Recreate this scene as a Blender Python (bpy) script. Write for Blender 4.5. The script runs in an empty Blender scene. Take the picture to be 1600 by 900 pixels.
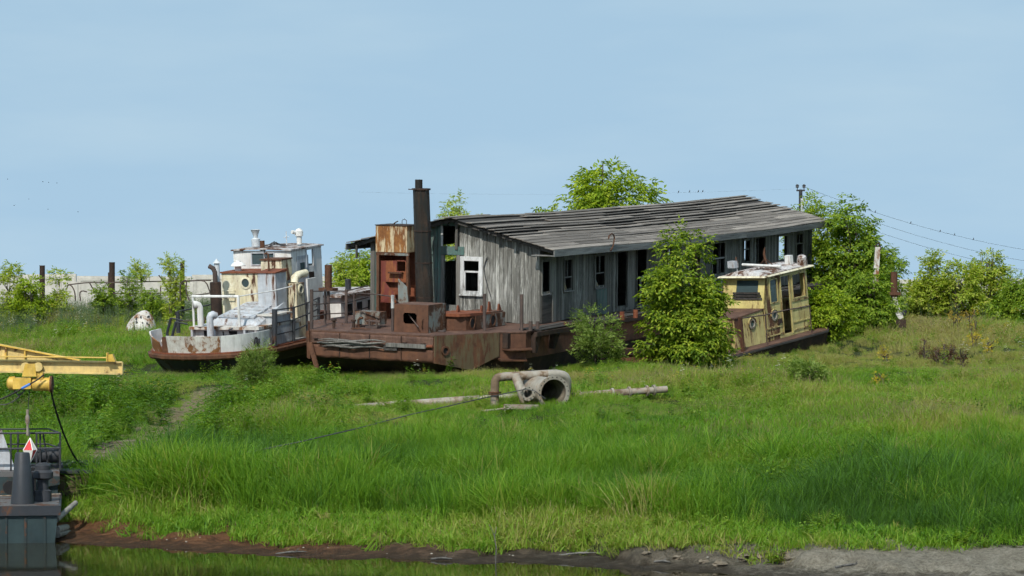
import bpy, math, random
import numpy as np
from mathutils import Matrix, Vector

R_ = math.radians
random.seed(7)
rng = np.random.default_rng(11)
SC = bpy.context.scene
COL = SC.collection

# ------------------------------------------------------------------ camera, sky, sun, exposure
FPX, HZ, CAMZ = 4500.0, 440.0, 6.0          # focal length and horizon row of the 1600 x 900 photograph, eye height over the water
cam = bpy.data.objects.new('camera', bpy.data.cameras.new('camera'))
COL.objects.link(cam)
cam.location = (0, 0, CAMZ)
cam.rotation_euler = (R_(90), 0, 0)
cam.data.sensor_width = 36.0
cam.data.lens = 36.0 * FPX / 1600.0
cam.data.shift_y = -10.0 / 1600.0
cam.data.clip_start = 0.5
cam.data.clip_end = 12000.0
SC.camera = cam

SUN_EL = R_(44)
SUN_H = (-0.30, -0.954)
SUN_ROT = math.atan2(SUN_H[0], SUN_H[1])
world = bpy.data.worlds.new('World')
SC.world = world
world.use_nodes = True
wn, wl = world.node_tree.nodes, world.node_tree.links
wn.clear()
w_out = wn.new('ShaderNodeOutputWorld')
w_bg = wn.new('ShaderNodeBackground')
w_bg.inputs['Strength'].default_value = 0.15
sky = wn.new('ShaderNodeTexSky')
sky.sky_type = 'NISHITA'
sky.sun_disc = False
sky.sun_elevation = SUN_EL
sky.sun_rotation = SUN_ROT
sky.air_density = 1.0
sky.dust_density = 0.6
sky.ozone_density = 2.0
w_tc = wn.new('ShaderNodeTexCoord')
w_map = wn.new('ShaderNodeMapping')          # the whole sky dome is sampled a little above each direction: a clear blue horizon
w_map.vector_type = 'POINT'
w_map.inputs['Location'].default_value = (0, 0, 0.5)
w_nrm = wn.new('ShaderNodeVectorMath'); w_nrm.operation = 'NORMALIZE'
w_noise = wn.new('ShaderNodeTexNoise')
w_noise.inputs['Scale'].default_value = 7.0
w_noise.inputs['Detail'].default_value = 4.0
w_noise.inputs['Roughness'].default_value = 0.55
w_nm = wn.new('ShaderNodeMapping'); w_nm.inputs['Scale'].default_value = (1.0, 1.0, 4.5); w_nm.inputs['Rotation'].default_value = (0.0, 0.25, 0.0)
w_ramp = wn.new('ShaderNodeValToRGB')
w_ramp.color_ramp.elements[0].position = 0.42; w_ramp.color_ramp.elements[0].color = (0, 0, 0, 1)
w_ramp.color_ramp.elements[1].position = 0.80; w_ramp.color_ramp.elements[1].color = (1, 1, 1, 1)
w_fac = wn.new('ShaderNodeMath'); w_fac.operation = 'MULTIPLY'; w_fac.inputs[1].default_value = 0.40
w_mix = wn.new('ShaderNodeMix'); w_mix.data_type = 'RGBA'
w_tint = wn.new('ShaderNodeMix'); w_tint.data_type = 'RGBA'; w_tint.blend_type = 'MIX'          # summer haze veils the whole dome evenly
w_tint.inputs['Factor'].default_value = 0.68
w_tint.inputs[7].default_value = (2.85, 4.12, 4.9, 1)
wl.new(w_tc.outputs['Generated'], w_map.inputs['Vector'])
wl.new(w_map.outputs['Vector'], w_nrm.inputs[0])
wl.new(w_nrm.outputs['Vector'], sky.inputs['Vector'])
wl.new(w_tc.outputs['Generated'], w_nm.inputs['Vector'])
wl.new(w_nm.outputs['Vector'], w_noise.inputs['Vector'])
wl.new(w_noise.outputs['Fac'], w_ramp.inputs['Fac'])
wl.new(w_ramp.outputs['Color'], w_fac.inputs[0])
wl.new(w_fac.outputs[0], w_mix.inputs['Factor'])
wl.new(sky.outputs['Color'], w_tint.inputs[6])
wl.new(w_tint.outputs[2], w_mix.inputs[6])
w_mix.inputs[7].default_value = (3.35, 4.25, 4.75, 1)
wl.new(w_mix.outputs[2], w_bg.inputs['Color'])
wl.new(w_bg.outputs['Background'], w_out.inputs['Surface'])

sun = bpy.data.objects.new('sun', bpy.data.lights.new('sun', 'SUN'))
COL.objects.link(sun)
sun.data.energy = 3.7
sun.data.angle = R_(0.5)
sun.data.color = (1.0, 0.95, 0.87)
sd = Vector((SUN_H[0] * math.cos(SUN_EL), SUN_H[1] * math.cos(SUN_EL), math.sin(SUN_EL)))
sun.rotation_euler = sd.to_track_quat('Z', 'Y').to_euler()
sun.location = (-30, -20, 60)

SC.view_settings.view_transform = 'Standard'
SC.view_settings.look = 'None'
SC.view_settings.exposure = 0.2
SC.view_settings.gamma = 1.0
SC.view_settings.use_curve_mapping = False
SC.render.engine = 'CYCLES'
SC.cycles.max_bounces = 4
SC.cycles.diffuse_bounces = 2
SC.cycles.glossy_bounces = 2
SC.cycles.transmission_bounces = 3
SC.cycles.transparent_max_bounces = 6
SC.cycles.use_denoising = True
SC.cycles.use_adaptive_sampling = True
SC.cycles.adaptive_threshold = 0.03
SC.cycles.adaptive_min_samples = 12
world.cycles.sampling_method = 'MANUAL'
world.cycles.sample_map_resolution = 256

# ------------------------------------------------------------------ placing: where a thing of the photograph stands in the world
def P(px, py, Y):
    return Vector(((px - 800.0) * Y / FPX, Y, CAMZ - (py - HZ) * Y / FPX))

def shore(X):
    return 61.1 - 0.45 * X + 0.35 * np.sin(0.55 * X + 1.0) + 0.2 * np.sin(1.7 * X)

T_K = np.array([-40, -6, 0, 2, 4, 8, 14, 20, 30, 40, 50, 70, 90, 120, 400])
Z_K = np.array([-3.0, -0.7, 0, 0.16, 0.5, 1.25, 1.9, 2.25, 2.7, 3.05, 3.5, 4.2, 4.7, 4.85, 4.9])
GULLY = [(-10.6, 73.2), (-9.9, 76.4), (-9.5, 78.8), (-9.7, 83.7), (-9.7, 89.0), (-9.5, 93.0)]

def path_dist(X, Y):
    d = np.full(np.shape(X), 1e9)
    for (x0, y0), (x1, y1) in zip(GULLY[:-1], GULLY[1:]):
        dx, dy = x1 - x0, y1 - y0
        t = np.clip(((X - x0) * dx + (Y - y0) * dy) / (dx * dx + dy * dy), 0, 1)
        d = np.minimum(d, np.hypot(X - x0 - t * dx, Y - y0 - t * dy))
    return d

def gz(X, Y):
    X = np.asarray(X, float); Y = np.asarray(Y, float)
    t = Y - shore(np.clip(X, -60, 60))
    z = np.interp(t, T_K, Z_K)
    a = np.clip((t - 5) / 10, 0, 1)
    z = z + a * (0.10 * np.sin(0.9 * X + 0.3 * Y) + 0.08 * np.sin(0.37 * X - 0.61 * Y + 2) + 0.05 * np.sin(2.1 * X + 1.3 * Y))
    m = np.clip(1 - np.abs(t - 1.5) / 3.0, 0, 1)
    z = z + m * (0.035 * np.sin(3.1 * X + 2.0 * Y) + 0.03 * np.sin(5.3 * X - 4.1 * Y) + 0.02 * np.sin(9.0 * X + 7.0 * Y))
    z = z - 0.12 * np.exp(-(path_dist(X, Y) / 1.1) ** 2)
    z = z - 0.27 * np.exp(-(((X - 9.0) / 5.0) ** 2 + ((Y - 106.0) / 6.0) ** 2)) - 0.15 * np.exp(-(((X + 11.5) / 4.0) ** 2 + ((Y - 97.0) / 4.0) ** 2))
    # the eroded lip at the right-hand water's edge
    ts = 1.5 + 0.45 * np.sin(1.3 * X + 0.5) + 0.3 * np.sin(3.7 * X + 1.0) + 0.12 * np.sin(9.1 * X)
    stp = np.clip((t - ts) / 0.22, 0, 1) * np.clip((7.0 - t) / 4.0, 0, 1) * np.clip((X + 1.5) / 3.0, 0.25, 1) * np.clip((11 - X) / 4, 0.3, 1)
    z = z + 0.20 * stp
    return z

def ground(px, py):
    """where the line of sight through that pixel of the photograph meets the bank"""
    Y = np.arange(56, 190, 0.05)
    X = (px - 800.0) * Y / FPX
    Z = CAMZ - (py - HZ) * Y / FPX
    k = np.argmax(gz(X, Y) >= Z)
    return Vector((X[k], Y[k], float(gz(X[k], Y[k]))))

def on_ground(px, Y):
    X = (px - 800.0) * Y / FPX
    return Vector((X, Y, float(gz(X, Y))))

class Frame:
    """a boat's own axes: u towards the stern, v to the photograph's left, w up"""
    def __init__(s, O, th, pi, ro):
        c, n = math.cos, math.sin
        Rz = np.array([[c(th), -n(th), 0], [n(th), c(th), 0], [0, 0, 1]])
        Ry = np.array([[c(pi), 0, -n(pi)], [0, 1, 0], [n(pi), 0, c(pi)]])
        Rx = np.array([[1, 0, 0], [0, c(ro), -n(ro)], [0, n(ro), c(ro)]])
        s.O = np.array(O); s.R = Rz @ Ry @ Rx
    def mat(s):
        m = Matrix.Identity(4)
        for i in range(3):
            for j in range(3): m[i][j] = s.R[i, j]
            m[i][3] = s.O[i]
        return m
    def hit(s, px, py, ax, val):
        d = np.array([(px - 800) / FPX, 1, -(py - HZ) / FPX])
        a = s.R.T @ (np.array([0, 0, CAMZ]) - s.O); b = s.R.T @ d
        return a + (val - a[ax]) / b[ax] * b
    def world(s, p):
        return Vector(s.O + s.R @ np.array(p))
    def fr(s, u, px0, py0, px1, py1):
        """v and w ranges of a rectangle on the plane u"""
        a = s.hit(px0, (py0 + py1) / 2, 0, u); b = s.hit(px1, (py0 + py1) / 2, 0, u)
        c = s.hit((px0 + px1) / 2, py0, 0, u); d = s.hit((px0 + px1) / 2, py1, 0, u)
        return b[1], a[1], d[2], c[2]
    def sd(s, v, px0, py0, px1, py1):
        """u and w ranges of a rectangle on the plane v"""
        a = s.hit(px0, (py0 + py1) / 2, 1, v); b = s.hit(px1, (py0 + py1) / 2, 1, v)
        c = s.hit((px0 + px1) / 2, py0, 1, v); d = s.hit((px0 + px1) / 2, py1, 1, v)
        return a[0], b[0], d[2], c[2]

# ------------------------------------------------------------------ mesh helpers
class MB:
    def __init__(s): s.v = []; s.f = []
    def add(s, vs, fs):
        n = len(s.v); s.v += [tuple(p) for p in vs]; s.f += [tuple(i + n for i in f) for f in fs]; return s
    def hexa(s, p):
        return s.add(p, [(0, 3, 2, 1), (4, 5, 6, 7), (0, 1, 5, 4), (1, 2, 6, 5), (2, 3, 7, 6), (3, 0, 4, 7)])
    def box(s, x0, x1, y0, y1, z0, z1):
        x0, x1 = min(x0, x1), max(x0, x1); y0, y1 = min(y0, y1), max(y0, y1); z0, z1 = min(z0, z1), max(z0, z1)
        return s.hexa([(x0, y0, z0), (x1, y0, z0), (x1, y1, z0), (x0, y1, z0), (x0, y0, z1), (x1, y0, z1), (x1, y1, z1), (x0, y1, z1)])
    def prism(s, bottom, top):
        n = len(bottom)
        return s.add(list(bottom) + list(top), [tuple(range(n - 1, -1, -1)), tuple(range(n, 2 * n))] + [(i, (i + 1) % n, n + (i + 1) % n, n + i) for i in range(n)])
    def extrude(s, poly, axis, a, b):
        """poly: 2-D outline in the two other axes, extruded along axis from a to b"""
        def mk(p, t):
            q = list(p); q.insert(axis, t); return tuple(q)
        return s.prism([mk(p, a) for p in poly], [mk(p, b) for p in poly])
    def tube(s, pts, r, n=8, cap=True):
        pts = [Vector(p) for p in pts]; m = len(pts)
        rs = [float(x) for x in r] if isinstance(r, (list, tuple)) else [float(r)] * m
        up = None; rings = []
        for i, p in enumerate(pts):
            d = (pts[min(i + 1, m - 1)] - pts[max(i - 1, 0)]).normalized()
            if up is None: up = Vector((0, 0, 1)) if abs(d.z) < 0.9 else Vector((1, 0, 0))
            a = d.cross(up)
            if a.length < 1e-6: a = d.orthogonal()
            a.normalize(); b = a.cross(d).normalized(); up = b
            rings.append([p + rs[i] * (math.cos(2 * math.pi * k / n) * a + math.sin(2 * math.pi * k / n) * b) for k in range(n)])
        vs = [q for g in rings for q in g]
        fs = [(i * n + k, i * n + (k + 1) % n, (i + 1) * n + (k + 1) % n, (i + 1) * n + k) for i in range(m - 1) for k in range(n)]
        if cap: fs += [tuple(range(n - 1, -1, -1)), tuple(range((m - 1) * n, m * n))]
        return s.add(vs, fs)
    def lathe(s, prof, org=(0, 0, 0), d=(0, 0, 1), n=20, closed=False):
        """prof: (radius, distance along d)"""
        d = Vector(d).normalized(); prof = [(float(r), float(z)) for r, z in prof]; a = d.orthogonal().normalized(); b = d.cross(a); org = Vector(org); m = len(prof)
        vs = [org + z * d + r * (math.cos(2 * math.pi * k / n) * a + math.sin(2 * math.pi * k / n) * b) for r, z in prof for k in range(n)]
        fs = [(i * n + k, i * n + (k + 1) % n, ((i + 1) % m) * n + (k + 1) % n, ((i + 1) % m) * n + k) for i in range(m if closed else m - 1) for k in range(n)]
        return s.add(vs, fs)
    def build(s, name, mat, parent=None, smooth=False, org=None, kind=None):
        me = bpy.data.meshes.new(name)
        v = s.v if org is None else [(p[0] - org[0], p[1] - org[1], p[2] - org[2]) for p in s.v]
        me.from_pydata(v, [], s.f); me.update()
        if smooth:
            me.polygons.foreach_set('use_smooth', [True] * len(me.polygons))
            try: me.set_sharp_from_angle(angle=R_(40))
            except Exception: pass
        o = bpy.data.objects.new(name, me)
        if mat: me.materials.append(mat)
        COL.objects.link(o)
        if parent is not None: o.parent = parent
        if kind: o['kind'] = kind
        return o

def fast_mesh(name, verts, faces, mat, parent=None, smooth=False):
    """verts (n,3) and faces (m,k) as arrays"""
    me = bpy.data.meshes.new(name)
    nv, nf, k = len(verts), len(faces), faces.shape[1]
    me.vertices.add(nv); me.vertices.foreach_set('co', np.ascontiguousarray(verts, np.float32).ravel())
    me.loops.add(nf * k); me.loops.foreach_set('vertex_index', np.ascontiguousarray(faces, np.int32).ravel())
    me.polygons.add(nf); me.polygons.foreach_set('loop_start', np.arange(0, nf * k, k, dtype=np.int32))
    me.polygons.foreach_set('loop_total', np.full(nf, k, np.int32))
    if smooth: me.polygons.foreach_set('use_smooth', np.ones(nf, bool))
    me.update(calc_edges=True); me.validate()
    me.materials.append(mat)
    o = bpy.data.objects.new(name, me); COL.objects.link(o)
    if parent is not None: o.parent = parent
    return o

def tag(o, label, cat=None, group=None, kind=None):
    o['label'] = label
    if cat: o['category'] = cat
    if group: o['group'] = group
    if kind: o['kind'] = kind
    return o

def thing(name, label, cat, loc=(0, 0, 0), mat=None, group=None):
    o = bpy.data.objects.new(name, None); COL.objects.link(o)
    o.empty_display_size = 0.3
    if mat is not None: o.matrix_world = mat
    else: o.location = loc
    return tag(o, label, cat, group)

def sub_empty(name, parent):
    o = bpy.data.objects.new(name, None); COL.objects.link(o); o.parent = parent; return o

# ------------------------------------------------------------------ materials
def new_mat(name):
    m = bpy.data.materials.new(name); m.use_nodes = True
    nt = m.node_tree
    return m, nt.nodes, nt.links, nt.nodes['Principled BSDF']

class NB:
    """small node builder"""
    def __init__(s, name): s.m, s.n, s.l, s.b = new_mat(name)
    def coords(s, scale=(1, 1, 1), kind='Object', offset_random=True):
        tc = s.n.new('ShaderNodeTexCoord'); mp = s.n.new('ShaderNodeMapping'); mp.inputs['Scale'].default_value = scale
        s.l.new(tc.outputs[kind], mp.inputs['Vector'])
        if offset_random:
            oi = s.n.new('ShaderNodeObjectInfo'); mu = s.n.new('ShaderNodeMath'); mu.operation = 'MULTIPLY'; mu.inputs[1].default_value = 37.0
            s.l.new(oi.outputs['Random'], mu.inputs[0]); cb = s.n.new('ShaderNodeCombineXYZ')
            for i in range(3): s.l.new(mu.outputs[0], cb.inputs[i])
            s.l.new(cb.outputs[0], mp.inputs['Location'])
        return mp.outputs['Vector']
    def noise(s, vec, scale, detail=5, rough=0.6, dist=0.0):
        t = s.n.new('ShaderNodeTexNoise'); t.inputs['Scale'].default_value = scale; t.inputs['Detail'].default_value = detail
        t.inputs['Roughness'].default_value = rough; t.inputs['Distortion'].default_value = dist
        s.l.new(vec, t.inputs['Vector']); return t.outputs['Fac']
    def ramp(s, fac, stops):
        r = s.n.new('ShaderNodeValToRGB'); e = r.color_ramp.elements
        while len(e) < len(stops): e.new(0.5)
        for i, (p, c) in enumerate(stops):
            e[i].position = p; e[i].color = (c, c, c, 1) if not isinstance(c, (tuple, list)) else (*c, 1)
        s.l.new(fac, r.inputs['Fac']); return r.outputs['Color']
    def mix(s, fac, a, b, blend='MIX'):
        x = s.n.new('ShaderNodeMix'); x.data_type = 'RGBA'; x.blend_type = blend
        if isinstance(fac, (int, float)): x.inputs['Factor'].default_value = fac
        else: s.l.new(fac, x.inputs['Factor'])
        for k, c in ((6, a), (7, b)):
            if isinstance(c, (tuple, list)): x.inputs[k].default_value = (*c, 1)
            else: s.l.new(c, x.inputs[k])
        return x.outputs[2]
    def math(s, op, a, b=0.0):
        x = s.n.new('ShaderNodeMath'); x.operation = op
        for k, c in ((0, a), (1, b)):
            if isinstance(c, (int, float)): x.inputs[k].default_value = c
            else: s.l.new(c, x.inputs[k])
        return x.outputs[0]
    def rand(s):
        return s.n.new('ShaderNodeObjectInfo').outputs['Random']
    def bump(s, h, strength=0.3, dist=0.02):
        b = s.n.new('ShaderNodeBump'); b.inputs['Strength'].default_value = strength; b.inputs['Distance'].default_value = dist
        s.l.new(h, b.inputs['Height']); s.l.new(b.outputs['Normal'], s.b.inputs['Normal'])
    def out(s, col, rough=0.8, metal=0.0, spec=0.3):
        if isinstance(col, (tuple, list)): s.b.inputs['Base Color'].default_value = (*col, 1)
        else: s.l.new(col, s.b.inputs['Base Color'])
        if isinstance(rough, (int, float)): s.b.inputs['Roughness'].default_value = rough
        else: s.l.new(rough, s.b.inputs['Roughness'])
        s.b.inputs['Metallic'].default_value = metal
        s.b.inputs['Specular IOR Level'].default_value = spec
        return s.m

def wood_mat(name, dark, light, axis, flake=None, famt=0.55, vary=(0.7, 1.25), fscale=9.0):
    b = NB(name)
    sc = [7.0, 7.0, 7.0]; sc[axis] = 0.45
    fine = [46.0, 46.0, 46.0]; fine[axis] = 1.3
    v1 = b.coords(sc); v2 = b.coords(fine)
    n1 = b.noise(v1, 1.0, 6, 0.65, 0.6); n2 = b.noise(v2, 1.0, 3, 0.6)
    f = b.math('ADD', b.math('MULTIPLY', n1, 0.6), b.math('MULTIPLY', n2, 0.4))
    mid = tuple((a + c) / 2 for a, c in zip(dark, light))
    col = b.ramp(f, [(0.36, dark), (0.5, mid), (0.66, light)])
    if flake:
        fs = [fscale] * 3; fs[axis] = fscale * 0.13
        n3 = b.noise(b.coords(fs), 1.0, 6, 0.75, 0.4)
        n4 = b.noise(b.coords((0.5, 0.5, 0.35), offset_random=False), 1.0, 3, 0.6)
        m = b.ramp(b.math('ADD', b.math('MULTIPLY', n3, 0.65), b.math('MULTIPLY', n4, 0.35)), [(famt - 0.02, 0.0), (famt + 0.10, 0.85)])
        col = b.mix(m, col, flake)
    v = b.math('MULTIPLY_ADD', b.rand(), vary[1] - vary[0])
    v.node.inputs[2].default_value = vary[0]
    cb = b.n.new('ShaderNodeCombineColor')
    for i in range(3): b.l.new(v, cb.inputs[i])
    col = b.mix(1.0, col, cb.outputs[0], 'MULTIPLY')
    b.bump(f, 0.5, 0.012)
    return b.out(col, 0.88, 0, 0.2)

def rust_mat(name, paint=None, amount=0.5, stops=None, scale=1.0, streak=False, rough=0.8, prough=0.5, paint2=None):
    """bare rust, or paint that the rust has eaten: amount is how much of the paint is gone"""
    b = NB(name)
    v = b.coords((1, 1, 1), offset_random=True)
    n1 = b.noise(v, 1.6 * scale, 8, 0.65, 0.3); n2 = b.noise(v, 9.0 * scale, 8, 0.7)
    f = b.math('ADD', b.math('MULTIPLY', n1, 0.55), b.math('MULTIPLY', n2, 0.45))
    stops = stops or [(0.34, (0.028, 0.015, 0.011)), (0.47, (0.075, 0.034, 0.019)), (0.58, (0.125, 0.056, 0.028)), (0.70, (0.20, 0.085, 0.035))]
    fs = b.noise(b.coords((4.5, 4.5, 0.35)), 1.0, 5, 0.6)
    col = b.ramp(b.math('ADD', b.math('MULTIPLY', f, 0.72), b.math('MULTIPLY', fs, 0.28)), stops)
    r = rough
    if paint:
        sv = b.coords((5.0, 5.0, 0.9) if streak else (2.2, 2.2, 1.6))
        n3 = b.noise(sv, 1.0 * scale, 8, 0.7, 0.2)
        n4 = b.noise(b.coords((0.55, 0.55, 0.55)), 1.0, 2, 0.5)
        k = b.math('ADD', b.math('MULTIPLY', n3, 0.7), b.math('MULTIPLY', n4, 0.3))
        t = 0.30 + 0.40 * amount
        m = b.ramp(k, [(t - 0.015, 0.0), (t + 0.025, 1.0)])
        pc = b.mix(b.ramp(n1, [(0.35, 0.0), (0.65, 1.0)]), tuple(c * 0.86 for c in paint), paint2 or paint)
        stain = b.ramp(k, [(t, 1.0), (t + 0.10, 0.0)])
        pc = b.mix(b.math('MULTIPLY', stain, 0.45), pc, (0.22, 0.11, 0.05) if sum(paint) > 0.5 else tuple(c * 0.8 + q for c, q in zip(paint, (0.02, 0.008, 0.0))))
        dirt = b.ramp(b.noise(b.coords((9, 9, 0.7)), 1.0, 5, 0.6), [(0.45, 0.0), (0.75, 1.0)])
        pc = b.mix(b.math('MULTIPLY', dirt, 0.30), pc, (0.12, 0.11, 0.09) if sum(paint) > 0.5 else tuple(c * 0.6 for c in paint))
        col = b.mix(m, col, pc)
        rr = b.ramp(m, [(0.0, rough), (1.0, prough)]); r = rr
    b.bump(f, 0.35, 0.012)
    return b.out(col, r, 0, 0.3)

def plain_mat(name, c, rough=0.7, var=0.25, scale=6.0, metal=0.0, spec=0.3):
    b = NB(name)
    n = b.noise(b.coords(), scale, 6, 0.65)
    col = b.ramp(n, [(0.3, tuple(x * (1 - var) for x in c)), (0.7, tuple(min(1, x * (1 + var)) for x in c))])
    b.bump(n, 0.2, 0.01)
    return b.out(col, rough, metal, spec)

def leaf_mat(name, stops, trans=0.35, attr=None, spread=0.5):
    """leaves and blades: each leaf its own shade, light passes through"""
    b = NB(name)
    g = b.n.new('ShaderNodeNewGeometry')
    f = g.outputs['Random Per Island']
    if attr:
        a = b.n.new('ShaderNodeAttribute'); a.attribute_type = 'INSTANCER'; a.attribute_name = attr
        f = b.math('ADD', a.outputs['Fac'], b.math('MULTIPLY', b.math('SUBTRACT', f, 0.5), spread))
    col = b.ramp(f, stops)
    b.out(col, 0.55, 0, 0.25)
    tr = b.n.new('ShaderNodeBsdfTranslucent'); mx = b.n.new('ShaderNodeMixShader'); mx.inputs[0].default_value = trans
    tc = b.mix(1.0, col, (1.25, 1.2, 0.55), 'MULTIPLY')
    b.l.new(tc, tr.inputs['Color'])
    out = b.n['Material Output']
    b.l.new(b.b.outputs[0], mx.inputs[1]); b.l.new(tr.outputs[0], mx.inputs[2]); b.l.new(mx.outputs[0], out.inputs['Surface'])
    return b.m

M = {}
M['gable_board'] = wood_mat('gable board', (0.07, 0.07, 0.062), (0.245, 0.24, 0.215), 2, (0.52, 0.52, 0.48), 0.52, (0.62, 1.15))
M['teal_board'] = wood_mat('teal board', (0.06, 0.075, 0.068), (0.20, 0.22, 0.20), 2, (0.10, 0.19, 0.17), 0.47, (0.75, 1.15))
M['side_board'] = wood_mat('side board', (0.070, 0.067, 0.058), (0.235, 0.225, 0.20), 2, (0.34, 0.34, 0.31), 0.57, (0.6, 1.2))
M['roof_board'] = wood_mat('roof board', (0.105, 0.090, 0.078), (0.32, 0.285, 0.245), 0, (0.32, 0.29, 0.19), 0.62, (0.55, 1.2))
M['fascia'] = wood_mat('fascia board', (0.08, 0.08, 0.078), (0.25, 0.25, 0.235), 0, None, 0.5, (0.8, 1.2))
M['dark_wood'] = wood_mat('dark timber', (0.022, 0.02, 0.019), (0.085, 0.078, 0.07), 0, None)
M['post_wood'] = wood_mat('grey timber post', (0.06, 0.058, 0.052), (0.21, 0.20, 0.18), 2, None)
M['white_frame'] = wood_mat('peeling white frame', (0.12, 0.12, 0.11), (0.34, 0.33, 0.31), 2, (0.68, 0.69, 0.68), 0.46, (0.85, 1.1), 14.0)
M['grey_plank'] = wood_mat('grey plank', (0.09, 0.085, 0.075), (0.33, 0.31, 0.27), 0, None)
M['rust'] = rust_mat('rust')
M['rust_deck'] = rust_mat('rusty deck', stops=[(0.34, (0.045, 0.026, 0.020)), (0.5, (0.10, 0.055, 0.040)), (0.68, (0.19, 0.11, 0.075))])
M['rust_dark'] = rust_mat('dark rust', stops=[(0.34, (0.012, 0.009, 0.008)), (0.5, (0.035, 0.022, 0.016)), (0.68, (0.085, 0.045, 0.028))])
M['rust_plate'] = rust_mat('rusty plate', stops=[(0.36, (0.06, 0.028, 0.018)), (0.5, (0.105, 0.050, 0.030)), (0.62, (0.15, 0.068, 0.036)), (0.72, (0.26, 0.11, 0.045))], scale=0.7)
M['rust_olive'] = rust_mat('olive rusty plate', (0.085, 0.068, 0.040), 0.46, scale=0.6, streak=True, paint2=(0.13, 0.10, 0.055))
M['rust_red'] = rust_mat('red rust', stops=[(0.36, (0.085, 0.025, 0.014)), (0.5, (0.17, 0.055, 0.028)), (0.66, (0.26, 0.09, 0.04))])
M['door_red'] = rust_mat('rusted red door', (0.17, 0.045, 0.035), 0.45, stops=[(0.36, (0.12, 0.04, 0.02)), (0.5, (0.22, 0.075, 0.03)), (0.68, (0.34, 0.13, 0.05))], streak=True)
M['tank'] = rust_mat('rust streaked tank', (0.66, 0.56, 0.36), 0.45, stops=[(0.34, (0.07, 0.028, 0.014)), (0.5, (0.22, 0.09, 0.028)), (0.68, (0.44, 0.22, 0.06))], streak=True)
M['peel_grey'] = rust_mat('peeling grey over rust', (0.20, 0.24, 0.23), 0.52)
M['stack'] = rust_mat('sooty stack', (0.016, 0.018, 0.017), 0.46, stops=[(0.36, (0.012, 0.009, 0.007)), (0.52, (0.026, 0.019, 0.014)), (0.66, (0.058, 0.036, 0.024))], streak=True)
M['white'] = rust_mat('worn white paint', (0.68, 0.68, 0.65), 0.15, paint2=(0.76, 0.76, 0.73), streak=True)
M['white_rusty'] = rust_mat('rust eaten white paint', (0.64, 0.63, 0.58), 0.35, stops=[(0.36, (0.09, 0.04, 0.02)), (0.5, (0.20, 0.09, 0.035)), (0.68, (0.32, 0.16, 0.06))])
M['white_blue'] = rust_mat('cool white paint', (0.42, 0.45, 0.48), 0.26, paint2=(0.52, 0.55, 0.58), streak=True)
M['cream'] = rust_mat('cream paint', (0.74, 0.67, 0.44), 0.30, paint2=(0.76, 0.72, 0.56), streak=True)
M['silver'] = plain_mat('silver paint', (0.50, 0.53, 0.55), 0.45, 0.15)
M['hull_dark'] = rust_mat('dark hull', (0.035, 0.037, 0.040), 0.36, stops=[(0.36, (0.02, 0.015, 0.012)), (0.6, (0.06, 0.04, 0.028)), (0.75, (0.12, 0.07, 0.04))])
M['yellow_boat'] = rust_mat('faded yellow paint', (0.40, 0.34, 0.12), 0.40, paint2=(0.52, 0.46, 0.20), streak=True)
M['yellow_front'] = rust_mat('yellow front paint', (0.58, 0.49, 0.17), 0.28, paint2=(0.64, 0.55, 0.23), streak=True)
M['yellow_crane'] = rust_mat('crane yellow', (0.62, 0.40, 0.06), 0.20, paint2=(0.72, 0.48, 0.10), scale=2.2)
M['pale_crane'] = rust_mat('pale crane yellow', (0.62, 0.47, 0.19), 0.20, paint2=(0.72, 0.54, 0.20), scale=2.2)
M['roof_white'] = rust_mat('flaking white roof', (0.52, 0.51, 0.50), 0.44, scale=1.6)
M['black'] = plain_mat('black rubber', (0.012, 0.012, 0.013), 0.6, 0.2)
M['dark_steel'] = plain_mat('dark steel', (0.035, 0.037, 0.042), 0.55, 0.35)
M['wire'] = plain_mat('grey wire', (0.06, 0.06, 0.062), 0.6, 0.2)
M['rail_rust'] = rust_mat('rusty railing', stops=[(0.36, (0.035, 0.028, 0.026)), (0.5, (0.075, 0.055, 0.048)), (0.68, (0.15, 0.10, 0.08))])
M['navy'] = rust_mat('blue green hull paint', (0.020, 0.036, 0.040), 0.28, paint2=(0.032, 0.054, 0.056))
M['navy_deck'] = rust_mat('grey deck', (0.12, 0.12, 0.12), 0.45)
M['slate'] = rust_mat('slate paint', (0.034, 0.039, 0.046), 0.26)
M['concrete'] = plain_mat('concrete', (0.50, 0.48, 0.43), 0.9, 0.18, 2.5, spec=0.15)
M['pipe'] = rust_mat('grey pipe', (0.25, 0.225, 0.18), 0.36, stops=[(0.36, (0.07, 0.05, 0.032)), (0.5, (0.15, 0.105, 0.066)), (0.68, (0.24, 0.175, 0.11))], paint2=(0.36, 0.335, 0.28))
M['pipe_in'] = rust_mat('pipe inside', stops=[(0.36, (0.05, 0.042, 0.035)), (0.5, (0.16, 0.135, 0.10)), (0.68, (0.30, 0.27, 0.21))])
M['glass'] = NB('dusty glass').out((0.05, 0.075, 0.08), 0.08, 0, 0.6)
M['flag_red'] = plain_mat('marker red', (0.55, 0.045, 0.05), 0.6, 0.12)
M['flag_white'] = plain_mat('marker white', (0.75, 0.72, 0.66), 0.6, 0.08)
M['bird'] = plain_mat('bird feathers', (0.03, 0.03, 0.032), 0.8, 0.2)
M['bark'] = wood_mat('bark', (0.05, 0.04, 0.03), (0.16, 0.13, 0.10), 2, None)
M['blue_tape'] = plain_mat('blue tape', (0.07, 0.20, 0.55), 0.5, 0.1)

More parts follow.
